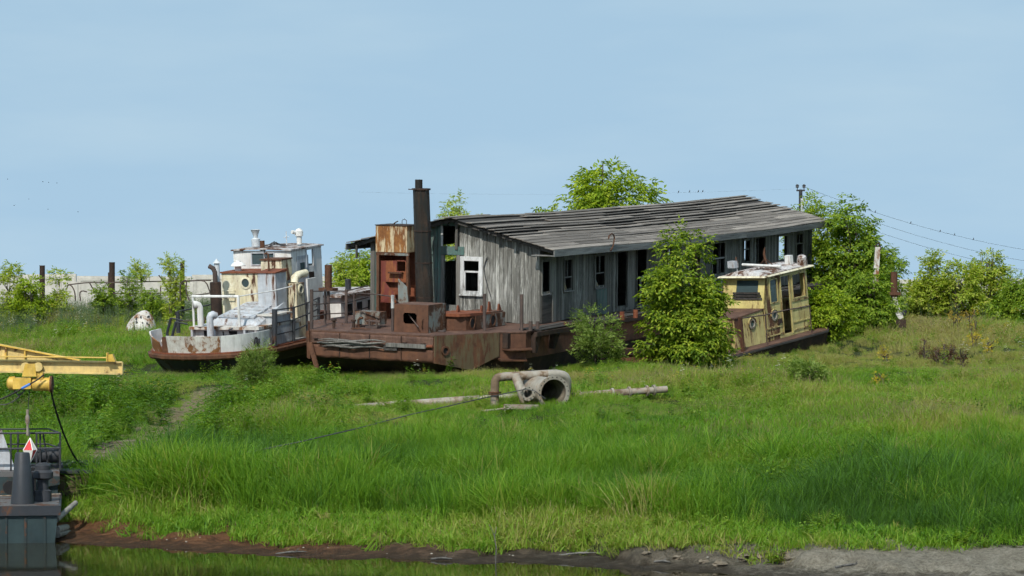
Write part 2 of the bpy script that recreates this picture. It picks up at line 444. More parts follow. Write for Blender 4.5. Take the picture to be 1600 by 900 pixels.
# ------------------------------------------------------------------ ground and water
def build_ground():
    xs = np.concatenate([[-6000, -2500, -900, -350, -150, -80, -55], np.arange(-44, -14, 0.5), np.arange(-14, 14, 0.2), np.arange(14, 44.01, 0.5), [55, 80, 150, 350, 900, 2500, 6000]])
    ys = np.concatenate([[-3000, -800, -200, 0, 25, 40, 48], np.arange(52, 56, 0.4), np.arange(56, 70, 0.13), np.arange(70, 104, 0.35), np.arange(104, 175, 0.8), [180, 200, 240, 300, 450, 800, 2000, 6000, 11000]])
    X, Y = np.meshgrid(xs, ys)
    Z = gz(X, Y)
    far = Y < 45
    Z[far] = -3.0
    V = np.stack([X, Y, Z], -1).reshape(-1, 3)
    nx, ny = len(xs), len(ys)
    i = np.arange(nx * ny).reshape(ny, nx)
    Fc = np.stack([i[:-1, :-1], i[:-1, 1:], i[1:, 1:], i[1:, :-1]], -1).reshape(-1, 4)
    b = NB('bank soil')
    v = b.coords(offset_random=False)
    n1 = b.noise(v, 0.35, 6, 0.6); n2 = b.noise(v, 3.5, 8, 0.7); n3 = b.noise(v, 14.0, 6, 0.7)
    soil = b.ramp(n2, [(0.3, (0.030, 0.040, 0.012)), (0.5, (0.045, 0.062, 0.018)), (0.7, (0.075, 0.085, 0.03))])
    sep = b.n.new('ShaderNodeSeparateXYZ'); b.l.new(v, sep.inputs[0])
    # mud at the water's edge: red-brown on the left, grey silt and pale sand on the right
    k = b.n.new('ShaderNodeMapRange'); k.inputs['From Min'].default_value = -5.0; k.inputs['From Max'].default_value = 0.5
    b.l.new(b.math('ADD', sep.outputs['X'], b.math('MULTIPLY', b.math('SUBTRACT', n1, 0.5), 5.0)), k.inputs['Value'])
    k2 = b.n.new('ShaderNodeMapRange'); k2.inputs['From Min'].default_value = 2.5; k2.inputs['From Max'].default_value = 6.5
    b.l.new(b.math('ADD', sep.outputs['X'], b.math('MULTIPLY', b.math('SUBTRACT', n1, 0.5), 6.0)), k2.inputs['Value'])
    red = b.ramp(n2, [(0.3, (0.085, 0.040, 0.020)), (0.5, (0.17, 0.078, 0.036)), (0.72, (0.27, 0.14, 0.07))])
    silt = b.ramp(n2, [(0.3, (0.045, 0.038, 0.028)), (0.6, (0.12, 0.098, 0.07)), (0.75, (0.20, 0.165, 0.12))])
    sand = b.ramp(b.math('ADD', b.math('MULTIPLY', n2, 0.6), b.math('MULTIPLY', n3, 0.4)), [(0.32, (0.13, 0.115, 0.085)), (0.5, (0.26, 0.235, 0.18)), (0.66, (0.38, 0.35, 0.28))])
    mud = b.mix(k2.outputs[0], b.mix(k.outputs[0], red, silt), sand)
    # soaked along the water line; same dark tone fills in shade below the lip
    wet_shade = b.ramp(b.math('ADD', sep.outputs['Z'], b.math('MULTIPLY', b.math('SUBTRACT', n2, 0.5), 0.35)), [(0.02, 1.0), (0.16, 0.0)])
    mud = b.mix(b.math('MULTIPLY', wet_shade, 0.75), mud, (0.035, 0.026, 0.016))
    at = b.n.new('ShaderNodeAttribute'); at.attribute_name = 'mud'
    col = b.mix(b.ramp(b.math('ADD', at.outputs['Fac'], b.math('MULTIPLY', b.math('SUBTRACT', n2, 0.5), 0.7)), [(0.45, 0.0), (0.58, 1.0)]), soil, mud)
    ap = b.n.new('ShaderNodeAttribute'); ap.attribute_name = 'trail'
    tr = b.ramp(n2, [(0.3, (0.17, 0.145, 0.07)), (0.7, (0.32, 0.275, 0.155))])
    col = b.mix(b.ramp(b.math('ADD', ap.outputs['Fac'], b.math('MULTIPLY', b.math('SUBTRACT', n2, 0.5), 0.7)), [(0.42, 0.0), (0.6, 1.0)]), col, tr)
    b.bump(b.math('ADD', n2, b.math('MULTIPLY', n3, 0.7)), 1.0, 0.14)
    o = fast_mesh('ground', V, Fc, b.out(col, 0.95, 0, 0.15), smooth=True)
    t = (Y - shore(np.clip(X, -60, 60))).ravel()
    top = np.interp(X.ravel(), [-12, -8, -4, 0, 4, 10], [3.2, 3.0, 2.6, 2.6, 2.8, 3.6])
    a = o.data.attributes.new('mud', 'FLOAT', 'POINT'); a.data.foreach_set('value', np.clip(0.5 + (top - t) * 0.5, 0, 1).astype(np.float32))
    a = o.data.attributes.new('trail', 'FLOAT', 'POINT'); a.data.foreach_set('value', np.clip(1.0 - path_dist(X, Y).ravel() / 2.2, 0, 1).astype(np.float32))
    o['kind'] = 'structure'; o['label'] = 'grassy river bank rising from the muddy water edge to the fence'
    return o
build_ground()

def build_water():
    b = NB('river water')
    v = b.coords((1.0, 0.35, 1.0), offset_random=False)
    n = b.noise(v, 2.2, 4, 0.5); n2 = b.noise(v, 9.0, 3, 0.5)
    h = b.math('ADD', n, b.math('MULTIPLY', n2, 0.25))
    b.bump(h, 0.10, 0.03)
    m = b.out((0.018, 0.016, 0.007), 0.04, 0, 0.5)
    b.b.inputs['IOR'].default_value = 1.33
    mb = MB(); mb.add([(-6000, -3000, 0), (6000, -3000, 0), (6000, 110, 0), (-6000, 110, 0)], [(0, 1, 2, 3)])
    o = mb.build('river_water', m); o['kind'] = 'structure'; o['label'] = 'dark still river water at the foot of the bank'
build_water()

# ------------------------------------------------------------------ concrete fence along the top of the bank
def build_fence():
    A = Vector((-44, 152, 0)); B = Vector((44, 146, 0))
    t = thing('concrete_fence', 'long pale concrete panel fence along the top of the bank behind the boats', 'fence', loc=A)
    d = (B - A); L = d.length; d.normalize(); nrm = Vector((-d.y, d.x, 0))
    n = int(L / 3.0); w = L / n
    for i in range(n):
        s0, s1 = i * w + 0.02, (i + 1) * w - 0.02
        f = (i + 0.5) / n
        zt = 6.42 - 0.36 * f + 0.05 * math.sin(i * 2.3) + random.uniform(-0.02, 0.02)
        zb = 3.4
        jx = random.uniform(-0.02, 0.02); sl = random.uniform(-0.02, 0.02)
        def q(s, off, z): return (d.x * s + nrm.x * off, d.y * s + nrm.y * off, z)
        mb = MB(); k = 0.08
        mb.hexa([q(s0, -k + jx, zb), q(s1, -k + jx, zb), q(s1, k + jx, zb), q(s0, k + jx, zb), q(s0, -k + jx, zt - sl), q(s1, -k + jx, zt + sl), q(s1, k + jx, zt + sl), q(s0, k + jx, zt - sl)])
        # raised rim of the cast panel
        for (a0, a1, z0, z1) in ((s0 + .05, s0 + .22, zb, zt - .25), (s1 - .22, s1 - .05, zb, zt - .25), (s0 + .05, s1 - .05, zt - .25, zt - .08)):
            mb.hexa([q(a0, -k - .03 + jx, z0), q(a1, -k - .03 + jx, z0), q(a1, -k + jx, z0), q(a0, -k + jx, z0), q(a0, -k - .03 + jx, z1), q(a1, -k - .03 + jx, z1), q(a1, -k + jx, z1), q(a0, -k + jx, z1)])
        mb.build('panel', M['concrete'], t)
        pm = MB(); p0 = i * w
        pm.hexa([q(p0 - .09, -.16, zb), q(p0 + .09, -.16, zb), q(p0 + .09, -.105, zb), q(p0 - .09, -.105, zb), q(p0 - .09, -.16, zt - .3), q(p0 + .09, -.16, zt - .3), q(p0 + .09, -.105, zt - .3), q(p0 - .09, -.105, zt - .3)])
        pm.build('post', M['concrete'], t)
build_fence()

# ------------------------------------------------------------------ the houseboat: rusty barge hull with a grey timber house
HB = Frame(P(843, 507, 100), 1.1074, 0.0555, 0.035)
HW, HL, HH, HR = 6.68, 26.67, 2.79, 0.84
OV, OU, OU2 = 0.76, 0.50, 0.38
hb = thing('houseboat', 'derelict houseboat, grey timber house with a sagging plank roof on a rusty barge hull', 'houseboat', mat=HB.mat())

def roof_w(v):                                    # underside height of the roof over the width
    return HH + HR * (1 - abs(v - HW / 2) / (HW / 2))
def sag(u):
    return -0.10 * math.sin(math.pi * min(max((u + 0.5) / (HL + 0.9), 0), 1)) + 0.010 * math.sin(u * .55)

# hull: shallow box with a tapered bow, raked underneath
def outline(w, off=0.0):
    return [(-5.9 + off, 1.0, w), (-3.55, -0.25 + off, w), (-2.9, -0.9 + off, w), (HL + 4.5, -0.9 + off, w), (HL + 5.5, 0.6, w), (HL + 5.5, 6.1, w), (HL + 4.5, 7.6 - off, w), (-2.9, 7.6 - off, w), (-3.55, 6.95 - off, w), (-5.9 + off, 5.72, w)]
mb = MB()
mb.prism(outline(-0.92), outline(-0.045))
mb.build('hull', M['rust_plate'], hb)
mb = MB()                                          # hull bottom, raked back under the bow
bot = [(-4.6, 1.3, -1.6), (-3.3, 0.1, -1.7), (-2.6, -0.6, -1.7), (HL + 3.0, -0.6, -1.5), (HL + 3.6, 0.9, -1.5), (HL + 3.6, 5.8, -1.5), (HL + 3.0, 7.3, -1.5), (-2.6, 7.3, -1.7), (-3.3, 6.6, -1.7), (-4.6, 5.4, -1.6)]
topb = [(-5.85, 1.03, -0.924), (-3.5, -0.2, -0.924), (-2.88, -0.85, -0.924), (HL + 4.45, -0.85, -0.924), (HL + 5.4, 0.62, -0.924), (HL + 5.4, 6.08, -0.924), (HL + 4.45, 7.55, -0.924), (-2.88, 7.55, -0.924), (-3.5, 6.9, -0.924), (-5.85, 5.70, -0.924)]
mb.prism(bot, topb)
mb.build('hull_bottom', M['rust_dark'], hb)
mb = MB(); mb.prism(outline(-0.042, -0.03), outline(0.0, -0.03)); mb.build('deck', M['rust_deck'], hb)

# plates on the near bow quarter
mb = MB()
a, b_, c = (-5.93, 0.97), (-3.58, -0.29), (-3.56, -0.30)
def qp(u, v, w): return (u, v, w)
mb.prism([(-5.90, 0.965, -0.93), (-4.6, 0.265, -1.22), (-3.62, -0.265, -0.80), (-3.62, -0.235, -0.80), (-4.6, 0.295, -1.22), (-5.90, 0.995, -0.93)][::-1],
         [(-5.90, 0.965, -0.02), (-4.6, 0.265, -0.02), (-3.62, -0.265, -0.02), (-3.62, -0.235, -0.02), (-4.6, 0.295, -0.02), (-5.90, 0.995, -0.02)][::-1])
sp = mb.build('bow_plate', M['rust_olive'], hb)
mb = MB(); mb.lathe([(0.10, 0), (0.16, 0), (0.16, 0.05), (0.10, 0.05)], (-5.55, 0.775, -0.52), (-0.475, -0.88, 0), 16, True); mb.build('hawse_ring', M['rust'], hb)
mb = MB(); mb.lathe([(0.005, 0), (0.10, 0.002)], (-5.55, 0.775, -0.52), (-0.475, -0.88, 0), 16); mb.build('hawse_hole', M['black'], hb)
# torn brackets under the near sponson
for (u0, v0, w0, w1) in ((-3.5, -0.30, -0.55, -0.05), (-2.5, -0.85, -0.75, -0.1), (-1.2, -0.92, -0.7, -0.1)):
    mb = MB(); mb.extrude([(u0, w1), (u0 + 0.55, w1), (u0 + 0.12, w0), (u0, w0)], 1, v0 - 0.22, v0 - 0.02); mb.build('bracket', M['rust_dark'], hb)
mb = MB(); mb.hexa([(-3.65, -0.75, -0.62), (-2.9, -1.15, -0.62), (-2.6, -0.95, -0.6), (-3.5, -0.3, -0.6), (-3.65, -0.75, -0.58), (-2.9, -1.15, -0.58), (-2.6, -0.95, -0.56), (-3.5, -0.3, -0.56)])
mb.hexa([(-3.9, -0.45, -0.95), (-3.0, -1.0, -1.0), (-2.7, -0.8, -0.98), (-3.6, -0.2, -0.93), (-3.9, -0.45, -0.9), (-3.0, -1.0, -0.95), (-2.7, -0.8, -0.93), (-3.6, -0.2, -0.88)])
mb.build('torn_plate', M['rust'], hb)
# side walkway planks along the house, sprung and uneven
for k in range(8):
    u0 = -2.6 + k * 3.6 + random.uniform(-.2, .2); l = random.uniform(2.6, 3.9)
    for j in range(3):
        v0 = -1.25 + j * 0.30 + random.uniform(-.05, .05)
        dz = random.uniform(-.05, .06)
        mb = MB(); mb.hexa([(u0, v0, .01), (u0 + l, v0 + random.uniform(-.08, .08), .01 + dz), (u0 + l, v0 + .24, .01 + dz), (u0, v0 + .24, .01), (u0, v0, .05), (u0 + l, v0, .05 + dz), (u0 + l, v0 + .24, .05 + dz), (u0, v0 + .24, .05)])
        mb.build('walkway_plank', M['dark_wood'], hb)
mb = MB(); mb.hexa([(-2.9, -1.32, -.16), (HL, -1.32, -.16), (HL, -1.2, -.16), (-2.9, -1.2, -.16), (-2.9, -1.32, -.01), (HL, -1.32, -.01), (HL, -1.2, -.01), (-2.9, -1.2, -.01)])
mb.build('walkway_edge', M['rust_dark'], hb)

for vv in (4.55, 3.4, 2.2):
    mb = MB(); mb.box(-5.975, -5.902, vv, vv + .022, -.90, -.07); mb.build('weld_seam', M['rust_dark'], hb)
mb = MB(); mb.box(-5.93, -5.90, 1.02, 5.7, -.085, -.045); mb.build('edge_bar', M['rust'], hb)
# buckled skin on the bow and the near quarter
def skin(name, A, B, C, D, nx, nz, amp, mat, seed, out):
    r = random.Random(seed); mb = MB(); A, B, C, D, out = [Vector(q) for q in (A, B, C, D, out)]; vs = []
    ph = [(r.uniform(2, 9), r.uniform(1, 5), r.uniform(0, 6)) for _ in range(5)]
    for j in range(nz + 1):
        for i in range(nx + 1):
            f, g = i / nx, j / nz; q = A.lerp(B, f).lerp(D.lerp(C, f), g)
            e = sum(math.sin(a * f * 3 + b * g * 2 + c) for a, b, c in ph) / 5; h = amp * (.9 + e) + r.uniform(0, amp * .25)
            if j == 0: q = q + Vector((0, 0, r.uniform(-.035, .03)))
            vs.append(q + out * h)
    n = nx + 1; mb.add(vs, [(j * n + i, j * n + i + 1, (j + 1) * n + i + 1, (j + 1) * n + i) for j in range(nz) for i in range(nx)])
    o = mb.build(name, mat, hb, True); m = o.modifiers.new('thickness', 'SOLIDIFY'); m.thickness = .008; m.offset = -1; return o
skin('bow_skin', (-5.922, 5.70, -.90), (-5.922, 1.02, -.90), (-5.922, 1.02, -.50), (-5.922, 5.70, -.50), 40, 5, .018, M['rust_plate'], 5, (-1, 0, 0))
skin('bow_skin', (-5.922, 5.70, -.47), (-5.922, 1.02, -.47), (-5.922, 1.02, -.07), (-5.922, 5.70, -.07), 40, 5, .014, M['rust_deck'], 6, (-1, 0, 0))
# odd scrap left about the foredeck
sr_ = random.Random(77)
for k in range(9):
    u = sr_.uniform(-5.5, -2.9); v = sr_.uniform(1.6, 6.2); a = sr_.uniform(0, 3.1); l = sr_.uniform(.3, .9)
    if -5.4 < u < -3.9 and 1.3 < v < 2.9: u = -3.4
    d = Vector((math.cos(a), math.sin(a), 0)) * l
    mb = MB(); p0 = Vector((u, v, .03))
    if k % 3 == 0: mb.tube([p0, p0 + d * .5 + Vector((0, 0, .03)), p0 + d], .028, 7); mb.build('scrap_pipe', M['rail_rust'], hb)
    elif k % 3 == 1: mb.hexa([p0, p0 + d, p0 + d + Vector((.12, .1, 0)), p0 + Vector((.15, .12, 0)), p0 + Vector((0, 0, .02)), p0 + d + Vector((0, 0, .05)), p0 + d + Vector((.12, .1, .04)), p0 + Vector((.15, .12, .02))]); mb.build('scrap_plate', M['rust'], hb)
    else: mb.tube([p0, p0 + Vector((0, 0, .28))], .055, 8); mb.tube([p0 + Vector((0, 0, .24)), p0 + Vector((0, 0, .30))], .09, 10); mb.build('deck_bollard', M['rust_dark'], hb)
# splintered fender timber on the bow plate
fend = sub_empty('fender_timber', hb)
for k in range(7):
    v0 = 5.55 - random.uniform(0, .5); v1 = 1.35 + random.uniform(0, 2.2) if k % 2 else 2.6 + random.uniform(0, 1)
    wz = -0.42 + 0.035 * (k - 3) + random.uniform(-.015, .015); uu = -5.98 - random.uniform(.05, .14)
    mb = MB(); pts = []
    for q in range(7):
        f = q / 6; pts.append((uu + random.uniform(-.015, .015), v0 + (v1 - v0) * f, wz + 0.03 * math.sin(q * 1.7 + k) + 0.05 * f))
    mb.tube(pts, [.012, .028, .034, .036, .034, .03, .014], 6); mb.build('splinter', M['post_wood'], fend)
mb = MB(); mb.box(-6.06, -5.93, 1.25, 2.75, -.44, -.31); mb.build('fender_block', M['post_wood'], fend)
mb = MB(); mb.box(-6.02, -5.93, 2.35, 2.85, -.56, -.40); mb.build('fender_block', M['dark_wood'], fend)
mb = MB(); mb.tube([(-5.96, 1.32, -.38), (-5.96, 1.02, -.36)], .05, 8); mb.build('fender_bolt', M['rust_red'], fend)
for v0 in (5.4, 3.6, 2.0, 1.3):
    mb = MB(); mb.extrude([(-.30, v0), (-.22, v0 + .14), (-.30, v0 + .02)], 0, -5.99, -5.93) if False else mb.box(-6.0, -5.93, v0, v0 + .16, -.30, -.27)
    mb.build('fender_lug', M['rust_dark'], hb)
# bent stem bar at the far bow corner
mb = MB(); mb.hexa([(-5.98, 5.70, -1.0), (-5.92, 5.70, -1.0), (-5.92, 5.82, -.95), (-5.98, 5.82, -.95), (-5.97, 5.75, -.05), (-5.92, 5.75, -.05), (-5.92, 5.86, -.05), (-5.97, 5.86, -.05)])
mb.hexa([(-6.2, 5.25, -1.25), (-6.14, 5.25, -1.25), (-6.1, 5.42, -1.25), (-6.16, 5.42, -1.25), (-5.99, 5.62, -.42), (-5.93, 5.62, -.42), (-5.93, 5.84, -.42), (-5.99, 5.84, -.42)])
mb.build('stem_bar', M['rust'], hb)

# ---- foredeck fittings
def crate(name, u, du, rect, mat, lid=None, org='w'):
    v0, v1, w0, w1 = HB.fr(u, *rect)
    mb = MB(); mb.box(u, u + du, v0, v1, max(w0, 0.002), w1)
    return mb.build(name, mat, hb), (v0, v1, w0, w1)
# locker with a round-cornered hole
v0, v1, w0, w1 = HB.fr(-5.25, 616, 476, 669, 521)
def holed_panel(mb, u0, u1, v0, v1, w0, w1, hv0, hv1, hw0, hw1, c=.06):
    """a panel in the v-w plane with a chamfered hole"""
    hole = [(hv0 + c, hw0), (hv1 - c, hw0), (hv1, hw0 + c), (hv1, hw1 - c), (hv1 - c, hw1), (hv0 + c, hw1), (hv0, hw1 - c), (hv0, hw0 + c)]
    outer = [(v0, w0), (v1, w0), (v1, w0 + .001), (v1, w1 - .001), (v1, w1), (v0, w1), (v0, w1 - .001), (v0, w0 + .001)]
    n = 8; vs = []
    for u in (u0, u1):
        vs += [(u, *p) for p in outer] + [(u, *p) for p in hole]
    fs = []
    for i in range(n):
        j = (i + 1) % n
        fs += [(i, n + i, n + j, j), (2 * n + i, 2 * n + j, 3 * n + j, 3 * n + i), (n + i, 3 * n + i, 3 * n + j, n + j), (i, j, 2 * n + j, 2 * n + i)]
    mb.add(vs, fs)
lk = sub_empty('deck_locker', hb)
hv0, hv1, hw0, hw1 = HB.fr(-5.25, 630, 489, 651, 506)
mb = MB(); holed_panel(mb, -5.25, -5.21, v0, v1, .002, w1, hv0, hv1, hw0, hw1); mb.build('front_plate', M['rust_plate'], lk)
LD = 1.25
mb = MB(); mb.box(-5.21, -5.25 + LD, v1 - .03, v1, .002, w1); mb.box(-5.21, -5.25 + LD, v0 + .03, v1 - .03, w1 - .03, w1); mb.box(-5.28 + LD, -5.25 + LD, v0 + .03, v1 - .03, .002, w1 - .03); mb.build('casing', M['rust_deck'], lk)
mb = MB(); mb.box(-5.21, -5.25 + LD, v0, v0 + .03, .002, w1); mb.build('side_plate', M['peel_grey'], lk)
mb = MB(); mb.tube([(-5.30, v0 + .2, .18), (-5.33, v0 + .2, .25), (-5.33, v0 + .2, .42), (-5.25, v0 + .2, .47)], .022, 6); mb.build('handle', M['rust'], lk)
# small box behind
o, _ = crate('vent_box', -4.1, .5, (555, 487, 593, 507), M['peel_grey'])
o['label'] = 'low grey box with flaking yellow paint'
mb = MB(); v0, v1, w0, w1 = HB.fr(-4.5, 572, 497, 590, 512)
mb.box(-4.55, -4.25, v0, v1, .002, .08); mb.tube([(-4.4, v0 + .08, .05), (-4.4, v0 + .08, .3)], .05, 8); mb.tube([(-4.4, v1 - .08, .05), (-4.4, v1 - .08, .3)], .05, 8)
mb.tube([(-4.4, v0 - .04, .24), (-4.4, v1 + .04, .24)], .035, 8); mb.build('mooring_bitts', M['rail_rust'], hb)
p = HB.hit(560, 512, 2, 0)
mb = MB(); mb.tube([(p[0], p[1], 0), (p[0], p[1], .26), (p[0], p[1] - .06, .33), (p[0], p[1] - .17, .34)], .045, 8); mb.build('air_pipe', M['rust'], hb, True)
# long hatch coaming with two round holes
hc = sub_empty('hatch', hb)
ch = [(-3.9, 1.25), (-3.65, .98), (-3.2, .84), (-1.0, .84), (-1.0, 2.0), (-3.7, 2.0), (-3.9, 1.8)]
mb = MB(); mb.prism([(x, y, .003) for x, y in ch][::1], [(x, y, .48) for x, y in ch]); mb.build('coaming', M['rust_plate'], hc)
mb = MB(); mb.box(-3.25, -1.02, .815, .838, .02, .47); mb.build('side_plate', M['peel_grey'], hc)
for px in (738, 770):
    q = HB.hit(px, 502, 1, .81)
    mb = MB(); mb.lathe([(.005, 0), (.165, 0.0)], (q[0], .812, .25), (0, -1, 0), 18); mb.build('hole', M['black'], hc)
    mb = MB(); mb.lathe([(.165, 0), (.20, 0), (.20, .025), (.165, .025)], (q[0], .812, .25), (0, -1, 0), 18, True); mb.build('ring', M['rust'], hc)
mb = MB(); mb.prism([(-3.98, 1.1, .482), (-3.6, .86, .482), (-2.2, .78, .482), (-2.2, 2.1, .482), (-3.98, 2.1, .482)], [(-3.98, 1.1, .58), (-3.6, .86, .58), (-2.2, .78, .56), (-2.2, 2.1, .56), (-3.98, 2.1, .58)]); mb.build('cover', M['rust_red'], hc)
mb = MB(); mb.box(-2.15, -1.05, .9, 1.9, .482, .53); mb.build('cover', M['rust_deck'], hc)
for (u0, v0, h) in ((-2.5, 1.0, .22), (-1.75, 1.1, .30), (-1.3, .95, .2), (-3.3, 1.5, .25)):
    mb = MB(); mb.extrude([(u0, .53), (u0 + .25, .53), (u0 + .12, .56 + h), (u0 + .05, .56 + h)], 1, v0, v0 + .05); mb.build('dog', M['rust_red'], hc)
mb = MB(); q = HB.hit(690, 518, 2, 0); mb.lathe([(.0, .06), (.12, .06), (.14, .03), (.14, 0.002)], (q[0] - .2, q[1] - .1, 0), (0, 0, 1), 14); mb.build('deck_plug', M['rail_rust'], hb)

# ---- deckhouse with the open red door under the rust-streaked tank
DU = -1.15
tv0, tv1, tw0, tw1 = HB.fr(DU, 587, 352, 636, 394)
mb = MB(); mb.box(DU, DU + 1.05, tv0, tv1, tw0, tw1 - .02); tk = mb.build('header_tank', M['tank'], hb); tk['label'] = 'square tank streaked with orange rust over the doorway'
mb = MB(); mb.box(DU - .02, DU + 1.07, tv0 - .02, tv1 + .02, tw1 - .02, tw1 + .01); mb.build('lid', M['rust_dark'], tk)
mb = MB(); mb.tube([(DU + .3, tv1 - .5, tw1), (DU + .25, tv1 - .65, tw1 + .09), (DU + .2, tv1 - .78, tw1 + .14)], .02, 6); mb.build('handle', M['rail_rust'], tk)
mb = MB(); mb.tube([(DU + .4, tv0 + .42, tw1), (DU + .4, tv0 + .42, tw1 + .16), (DU + .4, tv0 + .34, tw1 + .22), (DU + .4, tv0 + .24, tw1 + .16), (DU + .4, tv0 + .24, tw1)], .014, 6); mb.build('ring', M['rail_rust'], tk)
dv0, dv1, dw0, dw1 = HB.fr(DU, 588, 396, 638, 507)
dh = sub_empty('deckhouse', hb)
mb = MB()
mb.box(DU, DU + .1, dv0, dv0 + .09, .003, tw0 - .01); mb.box(DU, DU + .1, dv1 - .10, dv1, .003, tw0 - .01)
mb.box(DU + 1.0, DU + 1.08, dv0, dv0 + .09, .003, tw0 - .01)
mb.box(DU, DU + .1, dv0 + .09, dv1 - .1, tw0 - .12, tw0 - .012)
mb.build('frame', M['rust'], dh)
mb = MB(); mb.box(DU - .01, DU + .02, dv0 - .04, dv1 + .02, tw0 - .11, tw0 - .03); mb.build('sill', M['peel_grey'], dh)
mb = MB(); mb.box(DU + .1, DU + 1.1, dv1 - .05, dv1, .003, tw0 - .02); mb.build('side_plate', M['rust_red'], dh)
mb = MB(); mb.box(DU + 1.0, DU + 1.04, dv0 + .09, dv1 - .05, .35, tw0 - .02); mb.build('back_plate', M['rust_red'], dh)
# door leaf: upper panel with small window, shelf, lower half bent
fv0, fv1, fw0, fw1 = HB.fr(DU, 590, 405, 636, 500)
wv0, wv1, ww0, ww1 = HB.fr(DU, 618, 407, 631, 424)
mb = MB(); holed_panel(mb, DU + .11, DU + .14, dv0 + .1, dv1 - .12, 1.35, tw0 - .32, wv0, wv1, ww0, ww1, .01)
dr = mb.build('door', M['door_red'], dh)
mb = MB(); mb.add([(DU + .10, dv1 - .12, 1.35), (DU + .10, dv1 - .12, .62), (DU + .04, dv0 + .5, .62), (DU - .02, dv0 + .52, .95), (DU + .02, dv1 - .5, 1.2), (DU + .10, dv1 - .3, 1.35)], [(0, 1, 2, 3, 4, 5)]); mb.build('bent_leaf', M['door_red'], dh)
mb = MB(); mb.box(DU - .05, DU + .1, dv0 + .25, dv0 + .8, 1.66, 1.71); mb.build('shelf', M['rust'], dh)
mb = MB(); mb.box(DU + .3, DU + .36, dv0 + .1, dv1 - .1, .9, 1.5); mb.build('inner_plate', M['rust_red'], dh)

# ---- chimney stack, tapered six-sided, leaning
ctop = HB.hit(658, 297, 0, -1.9); cbot = HB.hit(665, 480, 0, -1.9)
cb_ = Vector((-1.9, cbot[1], 0.003)); ct = Vector((-1.9, ctop[1], ctop[2])); 
cbx = cb_ + (ct - cb_) * 0.0
st = sub_empty('chimney', hb)
n = 8; mb = MB()
def ring(c, r): return [(c[0] + r * math.cos(2 * math.pi * (k + .5) / n), c[1] + r * math.sin(2 * math.pi * (k + .5) / n), c[2]) for k in range(n)]
mb.prism(ring(cb_, .31), ring(ct, .285)); mb.build('stack', M['stack'], st)
mb = MB(); mb.prism(ring(ct + Vector((0, 0, .002)), .33), ring(ct + Vector((0, 0, .06)), .33)); mb.build('cap_plate', M['rust_dark'], st)
mb = MB(); mb.tube([ct + Vector((.05, .12, .06)), ct + Vector((.05, .12, .36))], .13, 12); mb.build('flue', M['stack'], st)
mb = MB(); mb.tube([ct + Vector((-.25, -.1, -.05)), ct + Vector((-.28, .02, .02)), ct + Vector((-.30, .34, .03))], .02, 6); mb.build('bracket', M['rail_rust'], st)
for zz in (.9, 2.1, 3.2):
    c = cb_ + (ct - cb_) * (zz / (ct.z - cb_.z)); mb = MB(); mb.prism(ring(c, .317), ring(c + Vector((0, 0, .05)), .317)); mb.build('band', M['rust_dark'], st)

# torn triangular sheet leaning on the door
a = HB.hit(622, 435, 0, -2.6); b2 = HB.hit(622, 471, 0, -2.6); c2 = HB.hit(641, 472, 0, -2.6); d2 = HB.hit(636, 448, 0, -2.6)
mb = MB(); mb.prism([(-2.6, a[1], a[2]), (-2.62, d2[1], d2[2]), (-2.6, c2[1], .01), (-2.6, b2[1], .01)], [(-2.57, a[1], a[2]), (-2.59, d2[1], d2[2]), (-2.57, c2[1], .01), (-2.57, b2[1], .01)]); mb.build('torn_sheet', M['peel_grey'], hb)

# ---- railing and posts round the bow
def post(px, pyb, pyt, r, mat, name='post', w=0.0):
    q = HB.hit(px, pyb, 2, w); t = HB.hit(px, pyt, 0, q[0])
    mb = MB(); mb.tube([(q[0], q[1], w + .002), (q[0], t[1], t[2])], r, 8); mb.build(name, mat, hb)
    return Vector((q[0], q[1], 0)), Vector((q[0], t[1], t[2]))
A0, A1 = post(487, 514, 452, .06, M['rail_rust'])
B0, B1 = post(541, 505, 452, .055, M['rail_rust'])
C0, C1 = post(553, 513, 457, .03, M['rail_rust'])
D0, D1 = post(613.5, 518, 462, .05, M['rail_rust'])
E0, E1 = post(508, 507, 452, .045, M['rail_rust'])
mb = MB(); mb.tube([D1 + Vector((0, 0, -.42)), D1 + Vector((0, 0, .02))], .058, 8); mb.build('white_sleeve', M['white_frame'], hb)
for f in (0.95, .60, .30):
    mb = MB(); mb.tube([A0 + (A1 - A0) * f, E0 + (E1 - E0) * f, B0 + (B1 - B0) * f, B0 + (B1 - B0) * f + Vector((2.2, .35, .05))], .022, 6); mb.build('rail', M['rail_rust'], hb)
mb = MB(); mb.tube([C1 + Vector((0, 0, -.02)), C1.lerp(D1, .5), D1 + Vector((0, .12, -.02)), D1 + Vector((.02, -.1, -.12)), D1 + Vector((.3, -.32, -.5)), D1 + Vector((-.2, -1.1, -1.0))], .022, 6); mb.build('rail', M['rail_rust'], hb)
# tall post with a cross plate
q0, q1 = post(513, 500, 452, .06, M['rail_rust'], 'tall_post')
t = HB.hit(513, 414, 0, q0[0])
mb = MB(); mb.tube([q1, (q0[0], t[1], t[2])], .13, 10); mb.build('tall_post', M['rust'], hb)
mb = MB(); mb.box(q0[0] - .2, q0[0] + .2, q1[1] - .28, q1[1] + .28, q1[2] - .05, q1[2] + .05); mb.build('cross_plate', M['rust'], hb)
post(757, 517, 459, .06, M['rail_rust']); post(815, 517, 460, .06, M['rail_rust'], w=.0)
post(829, 517, 502, .07, M['rail_rust'], 'stub'); post(840, 516, 502, .07, M['rail_rust'], 'stub')
post(884, 510, 503, .08, M['rust'], 'stub')
post(972, 500, 487, .09, M['rust_red'], 'stub'); post(993, 497, 484, .09, M['rust_red'], 'stub')

